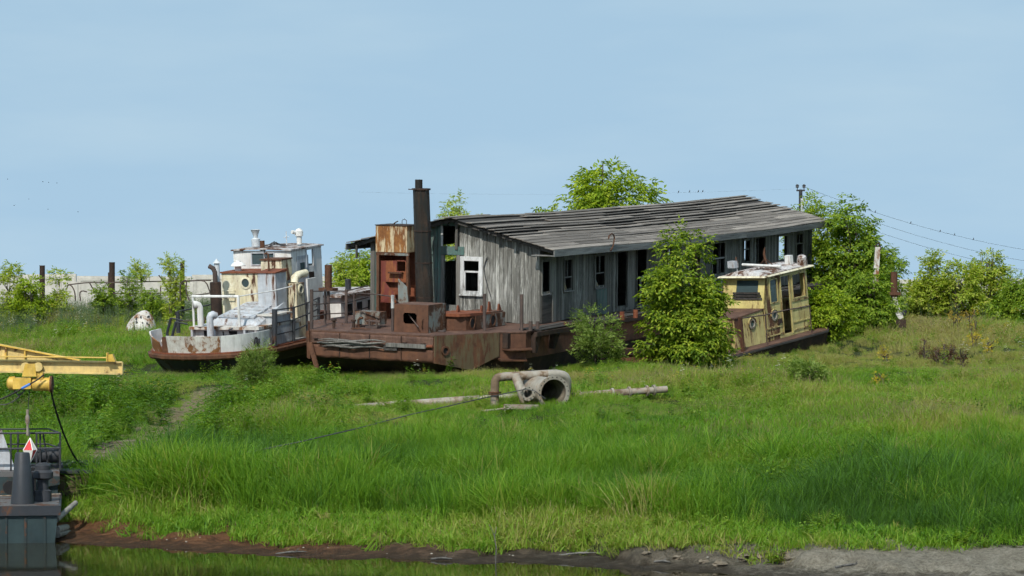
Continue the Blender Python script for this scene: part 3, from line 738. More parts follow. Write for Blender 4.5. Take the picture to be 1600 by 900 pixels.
# ---- the timber house
def cut(intervals, w0, w1):
    out = [(w0, w1)]
    for a, b in intervals:
        nxt = []
        for (c, d) in out:
            if b <= c or a >= d: nxt.append((c, d)); continue
            if a > c + .03: nxt.append((c, a))
            if b < d - .03: nxt.append((b, d))
        out = nxt
    return out
# gable (bow end)
gw = MB()
for v in (0.05, 2.15, 3.16, 3.86, 4.95, HW - .12):
    gw.box(.03, .13, v, v + .09, .003, roof_w(v) - .12)
gw.box(.03, .13, .15, HW - .15, 2.40, 2.48) if False else None
gable = gw.build('gable_wall', M['dark_wood'], hb)
G_OPEN = [(HB.fr(0, 722, 404, 752, 457)), (HB.fr(0, 693, 399, 715, 478)), (HB.fr(0, 688, 353, 721, 385)), (4.35, 5.0, .95, 2.3)]
G_OPEN[1] = (G_OPEN[1][0], G_OPEN[1][1], .55, G_OPEN[1][3])
v = 0.0
while v < HW - .02:
    bw = random.uniform(.135, .175); v1 = min(v + bw, HW)
    m = (v + v1) / 2
    iv = [(o[2], o[3]) for o in G_OPEN if o[0] < m < o[1]]
    tp = lambda vv: roof_w(vv) - .03
    for (w0, w1) in cut(iv, .003 + random.uniform(0, .03), min(tp(v), tp(v1))):
        atop = w1 > min(tp(v), tp(v1)) - .001
        off = random.uniform(-.008, .010); g = .006
        mb = MB()
        za, zb = (tp(v + g), tp(v1 - g)) if atop else (w1, w1)
        mb.hexa([(-.025 + off, v + g, w0), (.022 + off, v + g, w0), (.022 + off, v1 - g, w0), (-.025 + off, v1 - g, w0), (-.025 + off, v + g, za), (.022 + off, v + g, za), (.022 + off, v1 - g, zb), (-.025 + off, v1 - g, zb)])
        mb.build('board', M['teal_board'] if (v > 3.75 or (w0 > 2.2 and v > 2.9)) else M['gable_board'], gable)
    v = v1
# window in the gable
v0, v1, w0, w1 = HB.fr(-.06, 719, 401, 754, 460)
win = sub_empty('window', hb)
t_ = .15
def fbox(*a):
    mb = MB(); mb.box(*a); return mb
fbox(-.075, -.03, v0, v0 + t_, w0, w1).build('frame', M['white_frame'], win); fbox(-.075, -.03, v1 - t_, v1, w0, w1).build('frame', M['white_frame'], win)
fbox(-.072, -.03, v0 + t_, v1 - t_, w1 - t_, w1).build('frame', M['white_frame'], win); fbox(-.072, -.03, v0 + t_, v1 - t_, w0, w0 + t_ * .8).build('frame', M['white_frame'], win)
fbox(-.12, -.03, v0 - .02, v1 + .02, w0 - .05, w0 - .003).build('sill', M['white_frame'], win)
wm = w1 - (w1 - w0) * .40
fbox(-.05, .0, v0 + t_, v1 - t_, wm - .03, wm + .03).build('sash', M['white_frame'], win)
fbox(-.045, .0, v1 - t_ - .045, v1 - t_, w0 + t_ * .8, wm - .03).build('sash', M['white_frame'], win)
fbox(-.045, .0, v0 + t_, v0 + t_ + .04, w0 + t_ * .8, wm - .03).build('sash', M['white_frame'], win)
# doorway timbers
v0, v1, w0, w1 = HB.fr(-.06, 686, 385, 725, 398)
fbox(-.07, -.03, v0, v1, w0, w1).build('lintel', M['teal_board'], hb)
v0, v1, w0, w1 = HB.fr(-.06, 689, 399, 693.5, 478)
fbox(-.06, .02, v0, v1, .4, w1).build('door_jamb', M['post_wood'], hb)
v0, v1, w0, w1 = HB.fr(-.06, 713, 398, 718.5, 478)
fbox(-.06, .02, v0, v1, .003, w1).build('door_jamb', M['post_wood'], hb)
v0, v1, w0, w1 = HB.fr(-.1, 711, 350, 715, 390)
fbox(-.11, -.07, v0, v1, w0, w1).build('hanging_board', M['post_wood'], hb)
v0, v1, w0, w1 = HB.fr(-.05, 689, 352, 692, 386)
fbox(-.06, -.03, v0, v1, w0, w1).build('hanging_board', M['white_frame'], hb)
fbox(-.06, .06, HW - .14, HW + .02, .003, HH - .05).build('corner_post', M['post_wood'], hb)
# torn wire on the wall
ws = [HB.hit(a, b, 0, -.07) for a, b in ((762, 402), (760, 404), (756, 418), (758, 432), (762, 448), (767, 464))]
mb = MB(); mb.tube([tuple(x) for x in ws], .018, 6); mb.build('loose_cable', M['wire'], hb)

# near long side
swall = MB()
for u in np.arange(.05, HL, 2.05): swall.box(u, u + .09, .04, .13, .003, HH - .08)
swall.box(.15, HL, .14, .22, HH - .10, HH + .02)
side = swall.build('side_wall', M['dark_wood'], hb)
S_PX = [(843, 409, 857, 456), (880, 406, 893, 451), (929, 400, 943, 446), (963, 394, 978, 478), (994, 390, 1008, 476), (1037, 386, 1051, 430), (1078, 382, 1092, 440), (1112, 380, 1131, 427), (1161, 376, 1170, 409), (1178, 372, 1194, 420), (1215, 369, 1231, 405), (1243, 366, 1253, 409)]
S_OPEN = [HB.sd(0, *r) for r in S_PX]
S_OPEN = [(max(a, .12), b, c, d) for a, b, c, d in S_OPEN]
u = 0.0
while u < HL - .02:
    bw = random.uniform(.17, .23); u1 = min(u + bw, HL); m = (u + u1) / 2
    iv = [(o[2], o[3]) for o in S_OPEN if o[0] < m < o[1]]
    for (w0, w1) in cut(iv, .003 + random.uniform(0, .05), HH - .03):
        off = random.uniform(-.008, .008); g = .006; s_ = random.uniform(-.012, .012)
        mb = MB(); mb.hexa([(u + g, -.022 + off, w0), (u1 - g, -.022 + off, w0), (u1 - g, .02 + off, w0), (u + g, .02 + off, w0), (u + g + s_, -.022 + off, w1), (u1 - g + s_, -.022 + off, w1), (u1 - g + s_, .02 + off, w1), (u + g + s_, .02 + off, w1)])
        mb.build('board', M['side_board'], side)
    u = u1
# casings round the side openings
for k, (a, b, c, d) in enumerate(S_OPEN):
    wn_ = sub_empty('window', hb); t_ = .07
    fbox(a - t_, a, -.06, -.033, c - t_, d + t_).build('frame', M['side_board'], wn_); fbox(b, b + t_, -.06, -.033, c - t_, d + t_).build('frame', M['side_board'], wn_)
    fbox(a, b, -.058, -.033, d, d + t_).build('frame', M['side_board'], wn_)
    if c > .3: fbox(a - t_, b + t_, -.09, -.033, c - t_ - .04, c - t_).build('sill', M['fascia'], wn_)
    if k in (4, 7): fbox(a, b, -.03, .02, (c + d) / 2 - .03, (c + d) / 2 + .03).build('sash', M['fascia'], wn_); fbox((a + b) / 2 - .06, (a + b) / 2, -.03, .02, c, (c + d) / 2 - .03).build('sash', M['fascia'], wn_)
    if k in (1, 2, 8, 11):
        zz = c + (d - c) * (.35 + .08 * k / 3); fbox(a, b, -.02, .015, zz, zz + .045).build('sash', M['fascia'], wn_)
        xx = a + (b - a) * (.4 + .05 * (k % 3)); fbox(xx, xx + .04, -.02, .015, zz + .046, d).build('sash', M['fascia'], wn_)
        mb = MB(); mb.prism([(a, .002, c), (a + (b - a) * .45, .002, c), (a + (b - a) * .2, .002, c + .22), (a, .002, c + .34)], [(a, .008, c), (a + (b - a) * .45, .008, c), (a + (b - a) * .2, .008, c + .22), (a, .008, c + .34)]); mb.build('glass_shard', M['glass'], wn_)
    if k in (9,): fbox(a + .1, a + .2, -.02, .02, c, d).build('sash', M['fascia'], wn_)
for k in (0, 2):                                    # door leaves below the openings
    a, b, c, d = S_OPEN[k]
    o = fbox(a - .02 + .15 * (k > 0), b + .2, -.05, -.026, .02, c - .13).build('door', M['teal_board' if k else 'dark_wood'], hb)
a, b, c, d = S_OPEN[0]
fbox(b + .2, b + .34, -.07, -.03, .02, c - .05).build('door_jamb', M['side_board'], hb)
# far side and stern walls, with the openings one can see daylight through
far = MB(); O2 = []
for (px0, py0, px1, py1) in ((929, 396, 936, 420), (963, 390, 972, 412)):
    a = HB.hit(px0, (py0 + py1) / 2, 1, HW); b = HB.hit(px1, (py0 + py1) / 2, 1, HW); O2.append((a[0], b[0], HB.hit(px0, py1, 1, HW)[2], min(HB.hit(px0, py0, 1, HW)[2], HH - .2)))
gd = HB.hit(704, 430, 1, HW)
O2 += [(gd[0] - .5, gd[0] + 1.0, 1.7, 2.35), (4, 4.8, .9, 2.1), (12, 12.8, .9, 2.1)]
u = 0.0
while u < HL - .1:
    u1 = min(u + .3, HL); m = (u + u1) / 2
    for (w0, w1) in cut([(o[2], o[3]) for o in O2 if o[0] - .1 < m < o[1] + .1], .003, HH - .03): far.box(u + .004, u1 - .004, HW - .02, HW + .02, w0, w1)
    u = u1
ST = [HB.fr(HL, 1212, 362, 1225, 406), HB.fr(HL, 1159, 372, 1164, 406)]
for v in np.arange(.05, HW - .06, .1):
    for (w0, w1) in cut([(o[2], o[3]) for o in ST if o[0] < v + .05 < o[1]], .003, roof_w(v + .05) - .1): far.box(HL - .02, HL + .02, v, min(v + .098, HW - .05), w0, w1)
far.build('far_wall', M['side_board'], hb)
mb = MB(); mb.box(.15, HL - .1, .15, HW - .1, .004, .03); mb.build('floor', M['dark_wood'], hb)
pt = MB()
for u in (10.6, 15.2): pt.box(u, u + .06, 2.6, HW - .3, .04, HH - .2)
pt.build('partition', M['dark_wood'], hb)

# ---- roof: rafters and battens under separate lapped boards
rf = MB()
def roof_pt(u, v, off): return (u, v, roof_w(v) + sag(u) + off)
for u in np.arange(-.3, HL + .3, 1.18):
    for (va, vb) in ((-OV + .05, HW / 2), (HW / 2, HW + OV - .05)):
        p = [roof_pt(u, va, -.14), roof_pt(u + .07, va, -.14), roof_pt(u + .07, vb, -.14), roof_pt(u, vb, -.14)]
        q = [roof_pt(u, va, -.005), roof_pt(u + .07, va, -.005), roof_pt(u + .07, vb, -.005), roof_pt(u, vb, -.005)]
        rf.hexa(p + q)
roof = rf.build('roof', M['dark_wood'], hb)
rafter_end = None
SL = HW / 2 + OV
NR = 14
def roof_board(u0, u1, va, vb, oa, ob, tw, far_side=False):
    """one board: va is its lower edge, vb its upper edge; oa and ob lift the edges off the rafters"""
    mb = MB(); ns = max(2, int((u1 - u0) / 1.0)); vs = []
    ph = random.uniform(0, 6.28); wv = random.uniform(.0, .008)
    for i in range(ns + 1):
        u = u0 + (u1 - u0) * i / ns; z = wv * math.sin(ph + 1.3 * i) + tw * (i / ns - .5)
        dv = random.uniform(-.003, .003)
        for (vv, o) in ((va + dv, oa + z), (vb + dv, ob + z)):
            mm = (HW - vv) if far_side else vv
            p = roof_pt(u, mm, o); vs += [p, (p[0], p[1], p[2] + .026)]
    fs = []
    for i in range(ns):
        a = i * 4; b = a + 4                            # order: lower bottom, lower top, upper bottom, upper top
        fs += [(a, b, b + 1, a + 1), (a + 1, b + 1, b + 3, a + 3), (a + 3, b + 3, b + 2, a + 2), (a + 2, b + 2, b, a)]
    fs += [(0, 1, 3, 2), (ns * 4, ns * 4 + 2, ns * 4 + 3, ns * 4 + 1)]
    mb.add(vs, fs); mb.build('roof_board', M['roof_board'], roof)
for s_ in (0, 1):                                     # added dark sheets keep light out of the house and darken the board gaps
    mb = MB(); nu = 24; vs = []
    for i in range(nu + 1):
        u = -OU + .12 + (HL + OU + OU2 - .25) * i / nu
        for vv in ((-OV + .05, HW / 2) if s_ == 0 else (HW + OV - .05, HW / 2)):
            p = roof_pt(u, vv, -.003); vs += [p, (p[0], p[1], p[2] + .008)]
    mb.add(vs, [f for i in range(nu) for f in ((4 * i, 4 * i + 4, 4 * i + 6, 4 * i + 2), (4 * i + 1, 4 * i + 3, 4 * i + 7, 4 * i + 5))]); mb.build('light_block_sheet', M['dark_wood'], roof)
for r in range(NR):
    exposed = SL / NR
    va = -OV + r * exposed; vb = va + exposed * 1.12
    upper = r / NR
    u = -OU + random.uniform(-.05, .08); rowlift = random.uniform(0, .012)
    while u < HL + OU2 - .3:
        l = random.choice((3.0, 4.0, 5.2, 6.2)) + random.uniform(-.3, .3)
        u1 = min(u + l, HL + OU2 + random.uniform(-.12, .12))
        if HL + OU2 - u1 < .8: u1 = HL + OU2 + random.uniform(-.14, .10)
        lift = (.024 if upper < .42 else .046) + rowlift * (.4 if upper < .42 else 1) + random.uniform(0, .006 if upper < .42 else .018)
        shrink = 0.0
        if upper > .30 and random.random() < .70: shrink = random.uniform(.04, .13)      # slipped boards leave dark gaps
        elif random.random() < .12: shrink = random.uniform(.02, .05)
        if not (upper > .55 and random.random() < .03):
            roof_board(u, u1 - random.uniform(.01, .04), va + random.uniform(-.02, .02), vb - shrink - random.uniform(0, .012), lift, .010 + random.uniform(0, .006), random.uniform(-.008, .008))
        u = u1
for r in range(0, NR, 2):                             # far slope
    exposed = SL / NR
    for (u0, u1) in ((-OU, 9.0), (9.03, 18.2), (18.23, HL + OU2)):
        roof_board(u0, u1, -OV + r * exposed, -OV + (r + 2) * exposed * 1.02, .05, .012, 0, True)
# eave boards
for (u0, u1, dz) in ((-OU, 8.4, 0), (8.42, 17.2, .01), (17.22, HL + OU2, -.01)):
    for (vv, s) in ((-OV, -1), (HW + OV, 1)):
        mb = MB(); n = 8; vs = []
        for i in range(n + 1):
            u = u0 + (u1 - u0) * i / n; w = roof_w(-OV) + sag(u) + dz
            for (dv, dw) in ((0, -.20), (0, .02), (.035 * s, .02), (.035 * s, -.20)): vs.append((u, vv + dv, w + dw))
        fs = [(i * 4 + k, i * 4 + (k + 1) % 4, i * 4 + 4 + (k + 1) % 4, i * 4 + 4 + k) for i in range(n) for k in range(4)] + [(0, 3, 2, 1), (n * 4, n * 4 + 1, n * 4 + 2, n * 4 + 3)]
        mb.add(vs, fs); mb.build('eave_board', M['fascia'], roof)
# boxed eave end at the near corner, ridge board, far corner tail
mb = MB(); mb.box(-OU, .3, -OV + .02, 0.1, roof_w(-OV) - .19, roof_w(-OV) - .16); mb.build('soffit', M['fascia'], roof)
mb = MB(); mb.hexa([roof_pt(-OU - .25, HW / 2 - .14, .06), roof_pt(2.5, HW / 2 - .14, .06), roof_pt(2.5, HW / 2 + .14, .06), roof_pt(-OU - .25, HW / 2 + .14, .06), roof_pt(-OU - .25, HW / 2 - .14, .09), roof_pt(2.5, HW / 2 - .14, .09), roof_pt(2.5, HW / 2 + .14, .09), roof_pt(-OU - .25, HW / 2 + .14, .09)]); mb.build('ridge_board', M['roof_board'], roof)
mb = MB(); mb.box(HL + .1, HL + OU2 + .35, -OV - .05, -OV + .15, roof_w(-OV) - .12, roof_w(-OV) + .0); mb.build('eave_tail', M['dark_wood'], roof)
# hook on the eave, two hanging battens
q = HB.hit(958, 388, 1, -OV - .05); q2 = [HB.hit(a, b, 1, -OV - .05) for a, b in ((954, 392), (958, 384), (960, 372), (959, 367), (956, 365), (952, 368), (951, 373))]
mb = MB(); mb.tube([tuple(x) for x in q2], .028, 7); mb.build('hook', M['rust'], roof)
for (px, py0, py1) in ((1027, 376, 394), (577, 383, 393)):
    pass
q0 = HB.hit(1026, 378, 1, -OV - .045); mb = MB(); mb.box(q0[0] - .04, q0[0] + .04, -OV - .07, -OV - .04, q0[2] - .42, q0[2]); mb.build('hanging_batten', M['dark_wood'], roof)
mb = MB(); mb.box(-OU + .1, -OU + .16, HW + .38, HW + .44, roof_w(-OV) - .5, roof_w(-OV) - .02); mb.build('hanging_batten', M['dark_wood'], roof)

# ---- stern fittings seen past the house end
def sp_at(px, pyb, pyt, u, r0, r1, mat, name, n=8):
    a = HB.hit(px[0], pyb, 0, u); b = HB.hit(px[1], pyt, 0, u)
    mb = MB(); mb.tube([tuple(a), tuple((a + b) / 2), tuple(b)], [r0, (r0 + r1) / 2, r1], n); return mb.build(name, mat, hb)
for k in range(4):
    mb = MB(); mb.hexa([(HL + .1 + k * .05, -1.6 - .1 * k, .1 + .1 * k), (HL + 4.2, -1.2 - .2 * k, .16 + .1 * k), (HL + 4.2, -.9 - .2 * k, .16 + .1 * k), (HL + .1, -1.3 - .1 * k, .1 + .1 * k), (HL + .1, -1.6 - .1 * k, .16 + .1 * k), (HL + 4.2, -1.2 - .2 * k, .22 + .1 * k), (HL + 4.2, -.9 - .2 * k, .22 + .1 * k), (HL + .1, -1.3 - .1 * k, .16 + .1 * k)])
    mb.build('stern_plank', M['dark_wood'], hb)

# ------------------------------------------------------------------ the white tug
TG = Frame(P(455, 522, 104), R_(66), R_(5), 0.0)
tg = thing('tugboat', 'beached white tugboat with rust-eaten paint, tall wheelhouse and dark hull', 'tugboat', mat=TG.mat())
def pin(fr, name, mat, parent, u, du, rect, wmin=None):
    v0, v1, w0, w1 = fr.fr(u, *rect)
    if wmin is not None: w0 = wmin
    mb = MB(); mb.box(u, u + du, v0, v1, w0, w1); return mb.build(name, mat, parent), (v0, v1, w0, w1)
# hull plan: bluff rounded bow, straight sides
CV = .78
def plan(w, grow=0.0, rake=0.0, n=9):
    pts = []
    for k in range(n):
        a = math.pi * k / (n - 1) - math.pi / 2           # -90..90 round the bow
        pts.append((-3.9 - (2.5 + grow - rake) * math.cos(a) ** .8 if abs(math.cos(a)) > 1e-6 else -3.9, CV + (2.22 + grow) * math.sin(a), w))
    pts = pts + [(6.6, CV + 2.1 + grow, w), (7.4 + grow, CV + 1.6, w), (7.4 + grow, CV - 1.6, w), (6.6, CV - 2.1 - grow, w)]
    return pts
def loft(mb, rings, cap=True):
    n = len(rings[0]); vs = [p for r in rings for p in r]
    fs = [(i * n + k, i * n + (k + 1) % n, (i + 1) * n + (k + 1) % n, (i + 1) * n + k) for i in range(len(rings) - 1) for k in range(n)]
    if cap: fs += [tuple(range(n - 1, -1, -1)), tuple(range((len(rings) - 1) * n, len(rings) * n))]
    fs = [tuple(reversed(f)) for f in fs]
    mb.add(vs, fs); return mb
mb = MB(); loft(mb, [plan(-1.5, -.9, .9), plan(-1.0, -.45, .5), plan(-.55, -.18, .2), plan(-.26, -.08)]); mb.build('hull', M['hull_dark'], tg)
mb = MB(); loft(mb, [plan(-.256, .04), plan(-.20, .10), plan(-.10, .10), plan(-.06, .02)]); mb.build('fender_strip', M['rust'], tg)
mb = MB(); loft(mb, [plan(-.056, 0.0), plan(-.01, 0.0)]); mb.build('deck', M['rust_red'], tg)
# bulwark: bent plates round the bow, with a gap and oval freeing ports
def bul_pt(k, off, w):
    a = math.pi * k - math.pi / 2
    return (-3.9 - (2.4 + off) * max(math.cos(a), 0) ** .8, CV + (2.12 + off) * math.sin(a), w)
def bulwark(k0, k1, h0, h1, mat, name='bulwark', n=8):
    mb = MB(); vs = []
    for i in range(n + 1):
        k = k0 + (k1 - k0) * i / n; h = h0 + (h1 - h0) * i / n
        lean = .10
        vs += [bul_pt(k, .0, -.008), bul_pt(k, lean, h), bul_pt(k, lean - .05, h), bul_pt(k, -.05, -.008)]
    fs = [(i * 4 + j, i * 4 + (j + 1) % 4, i * 4 + 4 + (j + 1) % 4, i * 4 + 4 + j) for i in range(n) for j in range(4)] + [(3, 2, 1, 0), (n * 4, n * 4 + 1, n * 4 + 2, n * 4 + 3)]
    mb.add(vs, fs); return mb.build(name, mat, tg)
bulwark(.02, .30, .60, .56, M['white'])
bulwark(.302, .60, .56, .58, M['white_rusty'])
bulwark(.66, .80, .34, .60, M['white_rusty'])
bulwark(.802, .985, .62, .60, M['white'])
mb = MB(); p = bul_pt(.60, .06, 0); mb.box(p[0] + .1, p[0] + .5, p[1] - .2, p[1] + .25, 0, .52); mb.build('roller', M['rust'], tg)
mb = MB(); mb.tube([(p[0] + .75, p[1] + .4, 0), (p[0] + .75, p[1] + .4, .45)], .13, 10); mb.tube([(p[0] + .75, p[1] + .15, .3), (p[0] + .75, p[1] + .65, .3)], .07, 8); mb.build('mooring_bitt', M['white_rusty'], tg, True)
# freeing port with a fairlead
q = TG.hit(400, 534, 1, -1.42)
mb = MB(); mb.lathe([(.0, 0), (.17, 0)], (q[0], -1.43, q[2]), (0, -1, 0), 14); mb.build('freeing_port', M['rust_dark'], tg)
mb = MB(); mb.tube([(q[0] - .1, -1.47, q[2] - .18), (q[0] - .1, -1.47, q[2] + .1)], .05, 8); mb.tube([(q[0] + .1, -1.47, q[2] - .18), (q[0] + .1, -1.47, q[2] + .1)], .05, 8); mb.build('fairlead', M['dark_steel'], tg)

# engine casing on the foredeck
u0 = -4.6
v0, v1, w0, w1 = TG.fr(u0, 296, 494, 418, 523)
ec = sub_empty('engine_casing', tg)
mb = MB(); mb.box(u0 + .25, -1.5, v0 + .45, v1, -.008, .62); mb.build('coaming', M['white'], ec)
mb = MB(); mb.box(u0 + .05, -1.5, v0 + .38, v1 + .05, .622, .72); mb.build('top_plate', M['white_rusty'], ec)
for (vv, ww) in ((v1 - .75, .3), (v0 + 1.35, .3)):
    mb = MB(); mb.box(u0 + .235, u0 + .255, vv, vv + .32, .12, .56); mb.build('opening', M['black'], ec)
for (vv) in (v1 - .05, v1 - .95, v0 + .95, v0 + .5):
    mb = MB(); mb.box(u0 + .06, u0 + .24, vv - .03, vv + .05, -.006, .62); mb.build('rib', M['white_blue'], ec)
# sloped skylight
sv0, sv1, sw0, sw1 = TG.fr(-3.9, 330, 470, 405, 497)
mb = MB(); mb.hexa([(-4.05, sv0, .722), (-1.6, sv0 + .1, .722), (-1.6, sv1, .722), (-4.05, sv1, .722), (-3.9, sv0 + .15, .86), (-1.6, sv0 + .2, 1.36), (-1.6, sv1 - .1, 1.30), (-3.9, sv1 - .15, .98)]); sk = mb.build('skylight', M['white_blue'], ec)
for k in range(5):
    f0, f1 = .10 + k * .17, .10 + k * .17 + .12
    def sp(f, g, dz=0):
        a = Vector((-3.9, sv0 + .15, .86)).lerp(Vector((-1.6, sv0 + .2, 1.36)), f); b = Vector((-3.9, sv1 - .15, .98)).lerp(Vector((-1.6, sv1 - .1, 1.30)), f)
        c = a.lerp(b, g); return (c.x, c.y, c.z + dz)
    mb = MB(); mb.hexa([sp(f0, .12, .004), sp(f1, .12, .004), sp(f1, .88, .004), sp(f0, .88, .004), sp(f0, .12, .07), sp(f1, .12, .07), sp(f1, .88, .07), sp(f0, .88, .07)]); mb.build('flap', M['white_blue'], sk)
# drum and cowls
q = TG.hit(399, 512, 0, -3.9); mb = MB(); mb.lathe([(.0, .52), (.30, .52), (.33, .48), (.33, .04), (.36, .0)], (-3.75, q[1] - .1, .05), (0, 0, 1), 18); mb.build('drum', M['white'], tg, True)
q = TG.hit(413, 500, 0, -3.3); mb = MB(); mb.box(-3.35, -2.2, q[1] - .45, q[1] + .35, -.008, .98); mb.build('side_locker', M['white_blue'], tg); mb = MB(); mb.box(-3.42, -2.15, q[1] - .50, q[1] + .55, .985, 1.05); mb.build('side_locker_lid', M['white_rusty'], tg)
def cowl(px, pyb, pyt, u, r, mat, dirv, mouth, wbase):
    b = TG.hit(px, pyb, 0, u); t = TG.hit(px, pyt, 0, u); b = Vector((u, b[1], wbase)); t = Vector((u, b[1], t[2] - r))
    d = Vector(dirv).normalized()
    pts = [b, t - Vector((0, 0, r * .6)), t - Vector((0, 0, .1 * r)) + d * r * .3, t + d * r * 1.0 + Vector((0, 0, .25 * r)), t + d * r * 2.2 + Vector((0, 0, .25 * r))]
    mb = MB(); mb.tube(pts, [r, r, r * 1.08, r * 1.15, r * mouth], 14); c = mb.build('cowl_vent', mat, tg, True)
    e = pts[-1] + d * .006; mb = MB(); mb.lathe([(.0, 0), (r * mouth * .86, 0)], e, d, 14); mb.build('mouth', M['rust_dark'], c)
cowl(313, 495, 472, -4.5, .105, M['white'], (-.55, .75, 0), 1.35, .73)
cowl(329, 523, 487, -5.0, .12, M['white_blue'], (.85, -.45, -.25), 1.0, -.008)
# white front rail
r0 = TG.hit(298, 496, 0, -4.7); r1 = TG.hit(369, 496, 0, -4.7); tt = TG.hit(333, 464, 0, -4.7)[2]
mb = MB(); mb.tube([(-4.5, r0[1], .72), (-4.5, r0[1], tt)], .04, 7); mb.tube([(-4.5, r1[1], .72), (-4.5, r1[1], tt)], .05, 7); mb.tube([(-4.5, r0[1] + .03, tt), (-4.5, r1[1] - .03, tt)], .045, 7)
mb.tube([(-4.5, r1[1], tt), (-2.8, r1[1] - .5, tt + .05), (-1.6, r1[1] - .55, tt + .1)], .022, 6); mb.build('rail', M['white'], tg)
# silencer, exhaust bend, silver mast pipe
q = TG.hit(338, 476, 0, -2.6); t = TG.hit(338, 441, 0, -2.6)
mb = MB(); mb.lathe([(.2, 0), (.2, t[2] - .7), (.17, t[2] - .69), (0, t[2] - .69)], (-2.6, q[1], .7), (0, 0, 1), 16); mb.build('silencer', M['rust_dark'], tg, True)
mb = MB(); z = t[2]; mb.tube([(-2.6, q[1], z), (-2.6, q[1], z + .35), (-2.62, q[1] + .06, z + .5), (-2.65, q[1] + .2, z + .58)], .085, 10); mb.build('exhaust_bend', M['rail_rust'], tg, True)
q = TG.hit(340, 441, 0, -2.2); t = TG.hit(340, 411, 0, -2.2)
mb = MB(); mb.lathe([(.095, .7), (.095, t[2]), (.15, t[2]), (.0, t[2] + .16)], (-2.2, q[1], 0), (0, 0, 1), 14); mb.build('pipe_with_cone_cap', M['silver'], tg, True)

# deckhouse
u1 = -1.45
v0, v1, w0, w1 = TG.fr(u1, 347, 427, 408, 476)
dk = sub_empty('deckhouse', tg)
mb = MB(); mb.box(u1, -.01, v0, v1, -.008, w1); mb.build('wall', M['cream'], dk)
mb = MB(); mb.box(u1 - .06, -.01, v0 - .03, v1 + .05, w1 + .002, w1 + .05); mb.build('roof', M['rust_red'], dk)
def porthole(fr, parent, c, d, r=.15, ring=M['cream']):
    mb = MB(); mb.lathe([(r, 0), (r * 1.45, 0), (r * 1.45, .03), (r, .045)], c, d, 18, True); p = mb.build('porthole', ring, parent, True)
    mb = MB(); mb.lathe([(.0, .008), (r, .008)], c, d, 18); mb.build('pane', M['glass'], p)
q = TG.hit(384, 442, 0, u1); porthole(TG, dk, (u1, q[1], q[2]), (-1, 0, 0), .155)
for wz in (.42, .68):
    mb = MB(); q = TG.hit(359, 450, 0, u1); a = q[2] - .35 + wz - .42
    mb.tube([(u1, q[1] - .22, a), (u1 - .12, q[1] - .22, a), (u1 - .12, q[1] + .22, a), (u1, q[1] + .22, a)], .018, 6); mb.build('step_rung', M['cream'], dk)
# mushroom vent
q = TG.hit(372, 420, 0, -.9); mb = MB(); mb.lathe([(.12, 0), (.12, .16), (.27, .17), (.27, .2), (.16, .3), (.1, .32), (.1, .36), (0, .37)], (-.9, q[1], w1 + .05), (0, 0, 1), 16); mb.build('mushroom_vent', M['white'], tg, True)
# tall white locker and cream box behind it
lv0, lv1, lw0, lw1 = TG.fr(-2.3, 403, 427, 431, 484)
mb = MB(); mb.box(-2.3, -1.5, lv0, lv1, -.006, lw1); lk = mb.build('tall_locker', M['white_blue'], tg)
mb = MB(); mb.prism([(-2.34, lv0 - .04, lw1 + .002), (-1.46, lv0 - .04, lw1 + .002), (-1.46, lv1 + .04, lw1 + .002), (-2.34, lv1 + .04, lw1 + .002)][::1], [(-2.34, lv0 - .04, lw1 + .03), (-1.46, lv0 - .04, lw1 + .10), (-1.46, lv1 + .04, lw1 + .10), (-2.34, lv1 + .04, lw1 + .03)]); mb.build('lid', M['rust_red'], lk)
bv0, bv1, bw0, bw1 = TG.fr(-1.35, 408, 407, 440, 428)
mb = MB(); mb.box(-1.35, -.60, bv0, bv1, w1 - .3, bw1); lk = mb.build('upper_locker', M['cream'], tg)
mb = MB(); mb.box(-1.39, -.57, bv0 - .03, bv1 + .03, bw1 + .002, bw1 + .05); mb.build('lid', M['rust'], lk)
mb = MB(); q = TG.hit(420, 420, 0, -2.0); mb.tube([(-2.0, q[1], lw1 + .02), (-2.0, q[1], lw1 + .62), (-2.0, q[1] + .06, lw1 + .7), (-2.0, q[1] + .14, lw1 + .66)], .035, 8); mb.build('vent_pipe', M['rust'], tg)
# cream side trunk with porthole, elbow duct, white door leaf
mb = MB(); mb.box(-1.35, -.75, -1.02, -.56, -.006, 1.95); tk = mb.build('side_trunk', M['cream'], tg)
q = TG.hit(448, 442, 1, -1.02); porthole(TG, tk, (-1.05, -1.02, 1.72 - .0), (0, -1, 0), .13)
mb = MB(); mb.tube([(-1.05, -.78, 1.95), (-1.0, -.78, 2.12), (-.75, -.78, 2.20), (-.15, -.76, 2.22)], .145, 12); mb.build('elbow_duct', M['cream'], tg, True)
mb = MB(); mb.box(-.55, .12, -1.05, -.98, .03, 2.05); lf = mb.build('door_leaf', M['white'], tg)
mb = MB(); mb.tube([(-.1, -1.06, 1.0), (-.1, -1.13, 1.0), (-.1, -1.13, 1.2), (-.1, -1.06, 1.2)], .018, 6); mb.build('handle', M['dark_steel'], lf)
mb = MB(); mb.box(.14, 1.3, -.95, -.60, -.006, .75); mb.build('rusty_bulkhead', M['rust_red'], tg)
